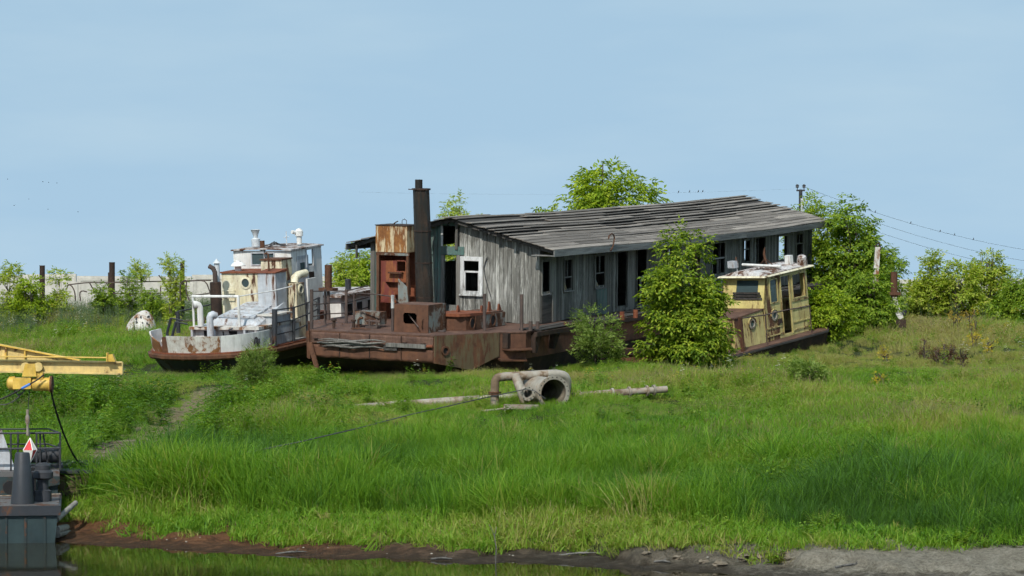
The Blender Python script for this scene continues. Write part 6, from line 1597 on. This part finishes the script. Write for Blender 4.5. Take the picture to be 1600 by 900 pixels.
g = on_ground(1066, 97.2)
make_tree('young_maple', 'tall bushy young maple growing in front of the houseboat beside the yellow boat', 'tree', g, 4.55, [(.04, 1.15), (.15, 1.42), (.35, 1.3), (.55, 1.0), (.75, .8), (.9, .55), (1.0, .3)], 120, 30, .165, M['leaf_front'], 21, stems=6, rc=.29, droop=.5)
g = on_ground(936, 98.2)
make_tree('willow_shrub', 'grey-green leafy shrub against the houseboat hull left of the young maple', 'shrub', g, 1.85, [(.06, .6), (.3, .8), (.6, .75), (.85, .6), (1.0, .35)], 34, 22, .12, M['leaf_grey'], 22, stems=6, rc=.24, droop=-.25, slim=.32)
g = on_ground(940, 131)
make_tree('maple_tree', 'round-crowned tree rising behind the houseboat roof', 'tree', g, P(938, 236, 131).z - g.z, [(.35, 1.5), (.55, 2.0), (.72, 2.25), (.86, 1.5), (.95, .8), (1.0, .35)], 52, 34, .23, M['leaf_maple'], 24, rc=.42)
g = on_ground(716, 126)
make_tree('maple_sapling', 'thin leafy treetop peeking over the ridge near the chimney', 'tree', g, P(716, 308, 126).z - g.z, [(.5, .9), (.75, .85), (.9, .42), (1.0, .14)], 46, 34, .15, M['leaf_pale'], 25, rc=.32)
g = on_ground(1330, 123)
make_tree('maple_tree', 'tall dense tree at the houseboat stern, highest of the right group', 'tree', g, P(1330, 316, 123).z - g.z, [(.08, 1.3), (.3, 1.55), (.55, 1.5), (.75, 1.2), (.9, .75), (1.0, .3)], 80, 32, .19, M['leaf_dark'], 26, rc=.38, stems=3)
g = on_ground(1268, 128)
make_tree('maple_tree', 'smaller tree rising just over the far roof corner below the pole', 'tree', g, P(1266, 310, 128).z - g.z, [(.2, 1.1), (.5, 1.2), (.75, .9), (.92, .5), (1.0, .2)], 60, 38, .16, M['leaf_maple'], 27, rc=.42)
g = on_ground(1372, 125)
make_tree('maple_tree', 'rounded lower tree on the right shoulder of the right group', 'tree', g, P(1372, 385, 125).z - g.z, [(.1, .85), (.4, 1.0), (.7, .8), (.9, .45), (1.0, .18)], 50, 36, .15, M['leaf_dark'], 28, rc=.34)
g = on_ground(1350, 114)
make_tree('maple_bush', 'broad dense bush at the foot of the right trees', 'shrub', g, P(1350, 432, 114).z - g.z, [(.05, .95), (.3, 1.1), (.6, .9), (.85, .55), (1.0, .25)], 58, 40, .14, M['leaf_dark'], 29, stems=4, rc=.36)
g = on_ground(1291, 111)
make_tree('maple_bush', 'drooping light green bush hanging over the yellow boat stern', 'shrub', g, P(1291, 455, 111).z - g.z, [(.05, .6), (.4, .8), (.75, .68), (1.0, .3)], 46, 34, .15, M['leaf_maple'], 30, stems=4, rc=.28)
for k, (px, y, top, w, sd_) in enumerate(((1455, 128, 402, 1.0, 31), (1500, 127, 412, 1.15, 32), (1542, 129, 388, .85, 33))):
    g = on_ground(px, y); lab = ('pale green upright shrub nearest the cross plate post', 'middle pale green shrub of the right-hand clump', 'tallest pale green shrub of the right-hand clump by the pile')[k]
    make_tree('maple_shrub', lab, 'shrub', g, P(px, top, y).z - g.z, [(.05, w * .8), (.3, w), (.55, w * .9), (.8, w * .6), (1.0, .22)], 48, 26, .16, M['leaf_pale'], sd_, stems=11, rc=.22, droop=.15, group='shrubs by the right-hand fence')
g = on_ground(1592, 122)
make_tree('maple_shrub', 'dark green shrub cut off by the right edge of the picture', 'shrub', g, P(1592, 440, 122).z - g.z, [(.05, .9), (.4, 1.0), (.8, .6), (1.0, .2)], 80, 38, .13, M['leaf_dark'], 34, stems=5, rc=.32)
for k, (px, y, top, w, sd_, mt) in enumerate(((18, 133, 408, .72, 35, 'leaf_pale'), (46, 132, 426, .62, 36, 'leaf_maple'), (92, 134, 428, .30, 37, 'leaf_pale'))):
    g = on_ground(px, y); lab = ('leftmost pale green shrub in front of the concrete fence', 'bright green shrub beside the first steel pile', 'thin pale sapling right of the first steel pile')[k]
    make_tree('maple_shrub', lab, 'shrub', g, P(px, top, y).z - g.z, [(.05, w * .8), (.35, w), (.6, w * .8), (.85, w * .4), (1.0, .12)], 28 if w > .6 else 9, 30, .15, M[mt], sd_, stems=6, rc=.25, droop=.3, group='shrubs by the left-hand fence')
for k, (px, y, top, w, sd_, mt, n) in enumerate(((203, 134, 420, .36, 38, 'leaf_dark', 17), (236, 133, 454, .5, 39, 'leaf_dark', 24), (166, 135, 448, .5, 40, 'leaf_dark', 20), (270, 131, 405, .40, 41, 'leaf_pale', 20), (220, 136, 416, .12, 42, 'leaf_pale', 7))):
    g = on_ground(px, y); lab = ('leaning dark shrub behind the white buoy', 'low dense shrub right of the white buoy', 'dark green shrub at the foot of the tall left pile', 'pale leafy shrub climbing the pile beside the tug', 'thin pale sapling against the fence behind the buoy')[k]
    make_tree('maple_shrub', lab, 'shrub', g, P(px, top, y).z - g.z, [(.05, w * .9), (.4, w), (.7, w * .7), (1.0, .2)], n, 32, .13, M[mt], sd_, stems=4, rc=.24, droop=.3)
g = on_ground(562, 121)
make_tree('maple_shrub', 'leafy young tree in the gap between the tug and the houseboat', 'tree', g, P(562, 388, 121).z - g.z, [(.05, .8), (.4, .98), (.7, .72), (.9, .4), (1.0, .15)], 80, 38, .15, M['leaf_maple'], 43, stems=4, rc=.34)
g = on_ground(540, 118)
make_tree('maple_shrub', 'small leafy branch spray left of the young tree behind the bow railing', 'shrub', g, P(538, 400, 118).z - g.z, [(.2, .35), (.6, .42), (1.0, .15)], 24, 30, .14, M['leaf_pale'], 44, stems=2, rc=.28)
g = ground(1262, 612)
make_tree('lone_sapling', 'small lone sapling in the open grass below the yellow boat', 'shrub', g, .85, [(.25, .2), (.6, .45), (.9, .40), (1.0, .25)], 22, 18, .10, M['leaf_grey'], 45, stems=4, rc=.14, droop=-.1)
g = ground(402, 612)
make_tree('wormwood_bush', 'feathery wormwood bush in front of the tug hull', 'shrub', g, 1.25, [(.02, .5), (.4, .6), (.8, .45), (1.0, .2)], 70, 34, .075, M['leaf_grey'], 46, stems=8, rc=.22, droop=-.7, slim=.3)
# wild dock gone to seed and yellow flowering plants
M['dock'] = leaf_mat('dock seed', [(0.0, (0.06, 0.022, 0.012)), (0.6, (0.12, 0.045, 0.025)), (1.0, (0.10, 0.09, 0.03))], 0.15)
M['yellow_bloom'] = leaf_mat('yellow bloom', [(0.0, (0.45, 0.33, 0.02)), (1.0, (0.62, 0.50, 0.04))], 0.25)
M['ochre_bloom'] = leaf_mat('ochre bloom', [(0.0, (0.20, 0.17, 0.03)), (0.5, (0.45, 0.30, 0.03)), (1.0, (0.50, 0.36, 0.05))], 0.25)
M['white_bloom'] = leaf_mat('white bloom', [(0.0, (0.55, 0.55, 0.50)), (1.0, (0.75, 0.75, 0.70))], 0.25)
for k, (px, py) in enumerate(((1443, 566), (1462, 572), (1478, 575), (1488, 570), (1504, 578))):
    make_tree('dock_plant', ('leftmost red-brown dock plant gone to seed in the right meadow', 'second red-brown dock plant from the left in the right meadow', 'middle red-brown dock plant of the five in the right meadow', 'fourth red-brown dock plant from the left in the right meadow', 'rightmost red-brown dock plant gone to seed in the right meadow')[k], 'plant', ground(px, py), random.uniform(.65, .9), [(.15, .12), (.5, .13), (1.0, .05)], 12, 10, .045, M['dock'], 50 + k, stems=2, rc=.09, droop=-.3, group='seeding dock plants')
for k, (px, py, s, mt, lab) in enumerate(((1520, 527, .75, 'ochre_bloom', 'large ochre yellow flowering plant at the foot of the right shrubs'), (1494, 522, .6, 'ochre_bloom', 'ochre flowering plant left of the larger ochre one'), (1522, 545, .4, 'yellow_bloom', 'bright yellow flower clump below the ochre plants'), (1385, 566, .35, 'yellow_bloom', 'small yellow flower clump in the meadow left of the dock plants'), (1546, 556, .4, 'yellow_bloom', 'small yellow flower clump right of the dock plants'), (1375, 604, .3, 'yellow_bloom', 'lowest single yellow flower clump on the right meadow'))):
    make_tree('flowering_plant', lab, 'plant', ground(px, py), s * 1.3, [(.3, .1), (.7, s * .45), (1.0, s * .35)], 10, 13, .04, M[mt], 60 + k, stems=4, rc=.12, droop=-.2)

# ------------------------------------------------------------------ grass and weeds: uncountable, instanced blades
GR = [(0.0, (0.046, 0.115, 0.022)), (0.20, (0.072, 0.175, 0.019)), (0.42, (0.125, 0.268, 0.018)), (0.62, (0.192, 0.335, 0.028)), (0.80, (0.28, 0.325, 0.06)), (1.0, (0.32, 0.285, 0.11))]
M['grass'] = leaf_mat('grass blade', GR, 0.40, 'tone', 0.40)
M['weed'] = leaf_mat('weed leaf', [(0.0, (0.040, 0.100, 0.018)), (0.4, (0.095, 0.20, 0.016)), (0.75, (0.18, 0.31, 0.022)), (1.0, (0.23, 0.30, 0.05))], 0.38, 'tone', 0.45)
M['mugwort'] = leaf_mat('mugwort leaf', [(0.0, (0.06, 0.10, 0.05)), (0.6, (0.12, 0.18, 0.09)), (1.0, (0.19, 0.23, 0.12))], 0.3, 'tone', 0.5)
M['seed'] = leaf_mat('seed head', [(0.0, (0.12, 0.16, 0.04)), (0.6, (0.20, 0.20, 0.07)), (1.0, (0.30, 0.25, 0.12))], 0.2, 'tone', 0.6)

def tuft_mesh(name, n, H, spread, width, lean, mats, seed, seedheads=0, curl=.5):
    r = np.random.default_rng(seed)
    a = r.uniform(0, 2 * np.pi, n); q = spread * np.sqrt(r.uniform(0, 1, n)); base = np.stack([q * np.cos(a), q * np.sin(a), np.zeros(n)], -1)
    h = H * r.uniform(.45, 1.1, n); la = r.uniform(0, 2 * np.pi, n); L = np.abs(r.normal(0, lean, n)) + .04
    d = np.stack([np.cos(la), np.sin(la), np.zeros(n)], -1)
    wa = r.uniform(0, 2 * np.pi, n); wd = np.stack([np.cos(wa), np.sin(wa), np.zeros(n)], -1) * (width * r.uniform(.6, 1.3, n))[:, None]
    V = []
    for (f, wf) in ((0, .7), (.4, 1.0), (.75, .75)):
        z = h * f * (1 - .25 * L * f); c = base + d * (h * L * (f ** 1.8) * (1 + curl))[:, None]; c[:, 2] = z
        V += [c - wd * wf * .5, c + wd * wf * .5]
    c = base + d * (h * L * (1 + curl))[:, None]; c[:, 2] = h * (1 - .35 * L) ; V.append(c)
    V = np.stack(V, 1).reshape(-1, 3); i = np.arange(n)[:, None] * 7
    F = np.concatenate([i + np.array(t) for t in ((0, 1, 3), (0, 3, 2), (2, 3, 5), (2, 5, 4), (4, 5, 6))])
    mi = np.zeros(len(F), np.int32)
    if seedheads:
        k = r.choice(n, seedheads, replace=False); tip = V.reshape(n, 7, 3)[k, 6]; k0 = len(V); vs = []; fs = []
        for j, p in enumerate(tip):
            hh = H * .16; p = p + np.array([0, 0, H * .12]); w_ = .006
            m = k0 + len(vs)
            vs += [p + (0, 0, -hh), p + (w_, 0, 0), p + (0, w_, 0), p + (-w_, 0, 0), p + (0, -w_, 0), p + (0, 0, hh)]
            fs += [(m, m + 1, m + 2), (m, m + 2, m + 3), (m, m + 3, m + 4), (m, m + 4, m + 1), (m + 5, m + 2, m + 1), (m + 5, m + 3, m + 2), (m + 5, m + 4, m + 3), (m + 5, m + 1, m + 4)]
        V = np.concatenate([V, np.array(vs)]); F = np.concatenate([F, np.array(fs)]); mi = np.concatenate([mi, np.ones(len(fs), np.int32)])
    return V, F, mi

def weed_mesh(n, H, spread, ls, seed, slim=.4, upright=.3):
    """leafy stalks"""
    r = np.random.default_rng(seed); V = []; F = []; k = 0
    for s in range(n):
        a = r.uniform(0, 6.28); q = spread * math.sqrt(r.uniform()); b = np.array([q * math.cos(a), q * math.sin(a), 0]); h = H * r.uniform(.55, 1.1); l = np.array([r.normal(0, .15), r.normal(0, .15), 1]) * h
        V += [b + (-.008, 0, 0), b + (.008, 0, 0), b + l]; F.append((k, k + 1, k + 2)); k += 3
        m = int(9 * h / H) + 4
        for j in range(m):
            f = .12 + .88 * j / m; p = b + l * f; t = 2.4 * j + r.uniform(0, .8); s_ = ls * r.uniform(.7, 1.2) * (1.15 - .5 * f)
            ax = np.array([math.cos(t), math.sin(t), upright + r.normal(0, .25)]); ax /= np.linalg.norm(ax); sd = np.array([-math.sin(t), math.cos(t), 0]) * s_ * slim * .5
            V += [p, p + ax * s_ * .45 + sd, p + ax * s_ - np.array([0, 0, s_ * .25]), p + ax * s_ * .45 - sd]; F += [(k, k + 1, k + 2), (k, k + 2, k + 3)]; k += 4
    return np.array(V), np.array(F), np.zeros(len(F), np.int32)

def variant(coll, name, data, mats):
    V, F, mi = data
    me = bpy.data.meshes.new(name); me.from_pydata(V.tolist(), [], F.tolist())
    for m in mats: me.materials.append(m)
    if len(mats) > 1: me.polygons.foreach_set('material_index', mi)
    me.update(); o = bpy.data.objects.new(name, me); coll.objects.link(o); return o

def scatter(name, label, cat, pts, rot, scl, tone, idx, coll):
    me = bpy.data.meshes.new(name); n = len(pts)
    me.vertices.add(n); me.vertices.foreach_set('co', np.ascontiguousarray(pts, np.float32).ravel())
    for nm, ty, arr in (('rot', 'FLOAT_VECTOR', rot), ('scl', 'FLOAT_VECTOR', scl), ('tone', 'FLOAT', tone)):
        a = me.attributes.new(nm, ty, 'POINT'); a.data.foreach_set('vector' if ty == 'FLOAT_VECTOR' else 'value', np.ascontiguousarray(arr, np.float32).ravel())
    a = me.attributes.new('pick', 'INT', 'POINT'); a.data.foreach_set('value', np.ascontiguousarray(idx, np.int32))
    o = bpy.data.objects.new(name, me); COL.objects.link(o)
    ng = bpy.data.node_groups.new(name, 'GeometryNodeTree')
    ng.interface.new_socket('Geometry', in_out='INPUT', socket_type='NodeSocketGeometry'); ng.interface.new_socket('Geometry', in_out='OUTPUT', socket_type='NodeSocketGeometry')
    N, Lk = ng.nodes, ng.links; gi = N.new('NodeGroupInput'); go = N.new('NodeGroupOutput'); ip = N.new('GeometryNodeInstanceOnPoints'); ci = N.new('GeometryNodeCollectionInfo')
    ci.inputs['Collection'].default_value = coll; ci.inputs['Separate Children'].default_value = True; ci.inputs['Reset Children'].default_value = True
    def at(nm, ty):
        x = N.new('GeometryNodeInputNamedAttribute'); x.data_type = ty; x.inputs['Name'].default_value = nm; return x.outputs['Attribute']
    m2p = N.new('GeometryNodeMeshToPoints')
    Lk.new(gi.outputs[0], m2p.inputs['Mesh']); Lk.new(m2p.outputs['Points'], ip.inputs['Points']); Lk.new(ci.outputs[0], ip.inputs['Instance']); ip.inputs['Pick Instance'].default_value = True
    Lk.new(at('pick', 'INT'), ip.inputs['Instance Index']); Lk.new(at('rot', 'FLOAT_VECTOR'), ip.inputs['Rotation']); Lk.new(at('scl', 'FLOAT_VECTOR'), ip.inputs['Scale'])
    Lk.new(ip.outputs['Instances'], go.inputs[0])
    md = o.modifiers.new('scatter', 'NODES'); md.node_group = ng
    o['kind'] = 'stuff'; o['label'] = label; o['category'] = cat
    return o

def wave(X, Y, s, seed):
    r = np.random.default_rng(seed); z = np.zeros(np.shape(X))
    for k in range(7):
        a = r.uniform(0, 6.28); f = s * r.uniform(.5, 2.2); z = z + np.sin(f * (X * math.cos(a) + .55 * Y * math.sin(a)) + r.uniform(0, 6.28)) / (1 + .35 * k)
    return z / 3.0

# footprints that stay clear of grass
FOOT = []
def footprint(fr, u0, u1, v0, v1):
    FOOT.append((fr, u0, u1, v0, v1))
footprint(HB, -4.6, HL + 4.2, -.2, 7.2); footprint(TG, -5.6, 7.0, -.8, 2.8); footprint(YB, -6.6, 4.2, -.3, 2.0)
def clear_mask(X, Y):
    ok = np.ones(np.shape(X), bool)
    for fr, u0, u1, v0, v1 in FOOT:
        c, s = fr.R[0, 0], fr.R[1, 0]; n = math.hypot(c, s); c, s = c / n, s / n
        dx, dy = X - fr.O[0], Y - fr.O[1]; u = dx * c + dy * s; v = -dx * s + dy * c
        ok &= ~((u > u0) & (u < u1) & (v > v0) & (v < v1))
    return ok

def field(n, y0, y1, seed, tmin=1.3, margin=3.0):
    r = np.random.default_rng(seed); Y = r.uniform(y0, y1, n * 2); X = r.uniform(-1, 1, n * 2) * (.178 * y1 + margin)
    k = np.abs(X) < .178 * Y + margin; X, Y = X[k][:n], Y[k][:n]
    t = Y - shore(X); top = np.interp(X, [-12, -8, -4, 0, 4, 10], [2.3, 2.1, 1.6, 1.4, 1.5, 2.2]) + .7 * wave(X, Y, 1.6, 5) - .9 * (r.uniform(0, 1, len(X)) < .10)
    keep = (t > np.maximum(top, tmin)) & clear_mask(X, Y)
    pd = path_dist(X, Y); keep &= ~((pd < 1.7) & (r.uniform(0, 1, len(X)) < 1.05 - .42 * pd))
    bx, by_ = bu.location.x, bu.location.y
    keep &= ~((np.abs(X - bx) < 1.3) & (Y > by_ - 7) & (Y < by_ + .8) & (r.uniform(0, 1, len(X)) < .8))
    X, Y = X[keep], Y[keep]
    return X, Y, t[keep], r

gc = bpy.data.collections.new('grass_variants')
for k in range(6): variant(gc, f'a{k}_tall', tuft_mesh('t', 66, 1.0, .30, .0135, .42, None, 100 + k), [M['grass']])
for k in range(5): variant(gc, f'b{k}_meadow', tuft_mesh('m', 60, .38, .33, .0145, .48, None, 120 + k, 2 if k < 3 else 14), [M['grass'], M['seed']])
for k in range(3): variant(gc, f'c{k}_low', tuft_mesh('l', 44, .26, .28, .022, .55, None, 140 + k), [M['grass']])
pts, rot, scl, tone, idx = [], [], [], [], []
for (n, y0, y1, seed) in ((30000, 60, 100, 1), (22000, 100, 154, 2)):
    X, Y, t, r = field(n, y0, y1, seed)
    m = len(X); Z = gz(X, Y)
    w1, w2, w3 = wave(X, Y, .45, 11), wave(X, Y, 1.1, 12), wave(X, Y, .2, 13)
    tall = np.clip((15.0 + 6 * w1 + 2.0 * w2 - t) / 9.0, 0, 1); tall *= np.clip((t - 3.6) / 1.2, 0, 1)
    low = (t < 4.2)
    u = r.uniform(0, 1, m)
    kind = np.where(low & (u < .75), 2, np.where(u < tall, 0, 1))
    ix = np.where(kind == 0, r.integers(0, 6, m), np.where(kind == 1, np.where((wave(X, Y, .6, 55) + r.normal(0, .15, m) > .28) & (t > 13), 9 + r.integers(0, 2, m), 6 + r.integers(0, 3, m)), 11 + r.integers(0, 3, m)))
    sc_ = r.uniform(.7, 1.2, m) * np.where(kind == 0, .85 + .45 * w2, np.where(kind == 1, .95 + .5 * w2, 1.0))
    far = np.clip((Y - 100) / 50, 0, 1); sc_ = np.clip(sc_ * (1 - .1 * far), .35, 1.5)
    sc_ = sc_ * np.where(kind == 0, np.clip(1.15 - (t - 6) * .045, .5, 1.15), 1.0)
    nearb = ((Y > 90) & (Y < 104)) | ((Y > 99) & (Y < 113) & (X > 5) & (X < 14)) | ((Y > 76.5) & (Y < 85) & (X > -5.5) & (X < 5)); sc_ = sc_ * np.where(nearb, .55, 1.0)
    sc_ = sc_ * np.clip(.35 + .35 * path_dist(X, Y), .35, 1.0)
    # patches of different grasses: blue-green sedge on the slope, yellower dry meadow higher up and to the right
    tn = .50 + .30 * w1 + .26 * w2 + .05 * w3 + r.normal(0, .07, m) + .45 * (r.uniform(0, 1, m) < .035) + .06 * np.clip((t - 15) / 6, 0, 1)
    sed = np.clip(1 - np.abs(t - 8.2 - 1.6 * w2) / 3.2, 0, 1) * np.clip(.62 + wave(X, Y, 1.3, 83) * 1.6, 0, 1)
    tn = tn - .30 * sed * (kind == 0) - .10 * (kind == 0) + .08 * np.clip((6 - t) / 2, 0, 1)
    tn = np.where(kind == 2, tn + .06, tn)
    flat_ = np.clip((wave(X, Y, .9, 71) - .30) / .12, 0, 1) * (t > 6); tn = tn + .14 * flat_
    tn = tn + np.clip((t - 34) / 22, 0, 1) * .14 + np.clip((X - 3) / 12, 0, 1) * np.clip((t - 20) / 15, 0, 1) * .16
    pts.append(np.stack([X, Y, Z - .02], -1)); rot.append(np.stack([r.normal(0, .20, m), r.normal(0, .20, m), r.uniform(0, 6.28, m)], -1))
    scl.append(np.stack([sc_ * r.uniform(.9, 1.2, m) * (1 + .3 * flat_), sc_ * r.uniform(.9, 1.2, m), sc_ * (1 - .5 * flat_)], -1)); tone.append(np.clip(tn, .15 + .04 * w2, 1)); idx.append(ix)
scatter('grass', 'tall green meadow grass covering the river bank', 'grass', np.concatenate(pts), np.concatenate(rot), np.concatenate(scl), np.concatenate(tone), np.concatenate(idx), gc)

wc = bpy.data.collections.new('weed_variants')
for k in range(4): variant(wc, f'a{k}_nettle', weed_mesh(7, .75, .24, .15, 200 + k, .5), [M['weed']])
for k in range(3): variant(wc, f'b{k}_herb', weed_mesh(6, .32, .2, .13, 220 + k, .6), [M['weed']])
for k in range(3): variant(wc, f'c{k}_mugwort', weed_mesh(9, 1.1, .26, .10, 240 + k, .28, .8), [M['mugwort']])
pts, rot, scl, tone, idx = [], [], [], [], []
X, Y, t, r = field(26000, 60, 150, 7); m = len(X); w1, w2 = wave(X, Y, .8, 31), wave(X, Y, .35, 32)
lf = np.clip((-X - 3.5) / 5, 0, 1) * np.clip((t - 5) / 4, 0, 1) * np.clip((97 - Y) / 8, 0, 1)      # leafy bank on the left
p_ = (.06 + .22 * np.clip(w1, 0, 1)) * (1 - .8 * ((Y > 90) & (Y < 106))) + .75 * lf * np.clip(.6 + w2, 0, 1) + .35 * np.clip(1 - np.abs(t - 3.8) / 1.2, 0, 1)
mug = np.clip((Y - 124) / 6, 0, 1) * (.35 + .4 * np.clip(w1, 0, 1))
u = r.uniform(0, 1, m); u2 = r.uniform(0, 1, m)
km = u2 < mug; kn = (~km) & (u < p_)
sel = km | kn; X, Y, t, km, lf, w1 = X[sel], Y[sel], t[sel], km[sel], lf[sel], w1[sel]; m = len(X)
shorey = t < 5.0
ix = np.where(km, 7 + r.integers(0, 3, m), np.where(shorey | (r.uniform(0, 1, m) < .35 - .3 * lf), 4 + r.integers(0, 3, m), r.integers(0, 4, m)))
s_ = r.uniform(.6, 1.15, m) * (1 + .35 * lf)
tn = np.clip(.55 + .25 * w1 + r.normal(0, .12, m) + .2 * shorey - .12 * lf, 0, 1)
scatter('weeds', 'leafy weeds, nettles and mugwort growing through the grass', 'weeds', np.stack([X, Y, gz(X, Y) - .02], -1), np.stack([r.normal(0, .1, m), r.normal(0, .1, m), r.uniform(0, 6.28, m)], -1), np.stack([s_, s_, s_], -1), tn, ix, wc)
# scattered white and yellow blossoms
fc = bpy.data.collections.new('flower_variants')
def bloom(seed):
    r = np.random.default_rng(seed); V = []; F = []; k = 0
    for j in range(7):
        c = np.array([r.normal(0, .07), r.normal(0, .07), .62 + r.normal(0, .06)])
        for a in range(4):
            t0 = a * 1.57 + r.uniform(0, 1); V += [c, c + .035 * np.array([math.cos(t0), math.sin(t0), .3]), c + .035 * np.array([math.cos(t0 + .9), math.sin(t0 + .9), .3])]; F.append((k, k + 1, k + 2)); k += 3
    return np.array(V), np.array(F), np.zeros(len(F), np.int32)
variant(fc, 'a_white', bloom(1), [M['white_bloom']]); variant(fc, 'b_yellow', bloom(2), [M['yellow_bloom']])
X, Y, t, r = field(1500, 84, 150, 9, tmin=14); m = len(X); k = (wave(X, Y, .5, 41) > .05) & ~((Y > 91) & (Y < 112) & (X < 13)); X, Y = X[k], Y[k]; m = len(X)
s_ = r.uniform(.8, 1.4, m)
scatter('wildflowers', 'small white and yellow wildflowers dotted through the upper meadow', 'wildflowers', np.stack([X, Y, gz(X, Y)], -1), np.stack([np.zeros(m), np.zeros(m), r.uniform(0, 6.28, m)], -1), np.stack([s_, s_, s_], -1), np.full(m, .5), (r.uniform(0, 1, m) < .6).astype(np.int32), fc)

# ------------------------------------------------------------------ the water's edge: clods, shells, a dead stick
M['clod'] = plain_mat('dry clod', (0.16, 0.135, 0.10), 0.95, 0.35, 5.0, spec=0.1)
M['pale_stone'] = plain_mat('pale stone', (0.42, 0.39, 0.33), 0.9, 0.25, 5.0, spec=0.1)
def rock(name, label, cat, p, s, mat, seed, group=None, flat=.55):
    r = random.Random(seed); bpy_v = []; mb = MB(); n, m = 9, 6; vs = []
    for i in range(m + 1):
        th = math.pi * i / m
        for k in range(n):
            a = 2 * math.pi * k / n; q = s * .7 * (1 + r.uniform(-.4, .4)); vs.append((q * math.sin(th) * math.cos(a) * 1.25, q * math.sin(th) * math.sin(a), q * math.cos(th) * flat))
    fs = [(i * n + k, (i + 1) * n + k, (i + 1) * n + (k + 1) % n, i * n + (k + 1) % n) for i in range(m) for k in range(n)]
    mb.add(vs, fs); o = mb.build(name, mat, None, False); o.location = p; tag(o, label, cat, group); return o
for k, (px, py, s) in enumerate(((1125, 884, .16), (1160, 876, .22), (1192, 873, .20), (1228, 876, .22), (1098, 880, .12), (1060, 874, .14), (1010, 868, .11))):
    g = ground(px, py); g.z += s * .15
    rock('mud_clod', ('dark dried clod at the water line left of the bank lip', 'broad clod of the eroded bank lip near the water', 'clod above the dark hollow in the bank lip', 'rightmost clod of the eroded bank lip', 'small clod left of the eroded lip', 'small clod between shore weeds', 'leftmost small clod on the grey mud')[k], 'clod', g, s, M['clod'], 300 + k)
sr = random.Random(12)
for k in range(16):
    px = sr.uniform(200, 1200); py = np.interp(px, [200, 600, 1200], [836, 862, 884]) + sr.uniform(-8, 5)
    g = ground(px, py); rock('shell_fragment', 'tiny pale shell or pebble on the mud by the water', 'pebble', g, sr.uniform(.015, .03), M['pale_stone'], 400 + k, 'pale pebbles on the mud')
g = ground(324, 821); rock('pale_stone', 'single pale stone at the grass edge above the red mud', 'stone', g, .09, M['pale_stone'], 420)
g = ground(245, 818); rock('pale_stone', 'flat grey stone lying by the pontoon end of the red mud', 'stone', g, .14, M['pipe'], 421, flat=.35)
g = ground(774, 882); t = thing('dead_stick', 'pale dead stick standing upright at the water edge', 'stick', loc=g)
mb = MB(); mb.tube([(0, 0, -.1), (.02, 0, .35), (-.02, 0, .6), (.03, 0, .8)], [.016, .014, .01, .006], 6); mb.tube([(-.0, 0, .55), (-.1, 0, .8), (-.14, 0, .85)], .006, 5); mb.build('stem', M['post_wood'], t)

for k, (px, py, l, a, lab) in enumerate(((455, 866, .7, .3, 'grey driftwood stick on the mud left of the dead upright stick'), (690, 876, .5, -.4, 'short dark driftwood stick at the water line'), (905, 868, .9, .15, 'long pale driftwood stick on the grey mud'), (1035, 880, .45, -.8, 'stubby driftwood piece near the eroded bank lip'), (1330, 886, .8, .5, 'bleached driftwood stick on the pale sand'))):
    g = ground(px, py); g.z += .03; t = thing('driftwood_stick', lab, 'driftwood', loc=g)
    d = Vector((math.cos(a), math.sin(a), .05)) * l; mb = MB(); mb.tube([-d * .5, Vector((0, .03, .02)), d * .5], [.022, .026, .012], 6); mb.tube([d * .1, d * .25 + Vector((0, .12, .08))], [.014, .006], 5); mb.build('wood', M['post_wood'], t)
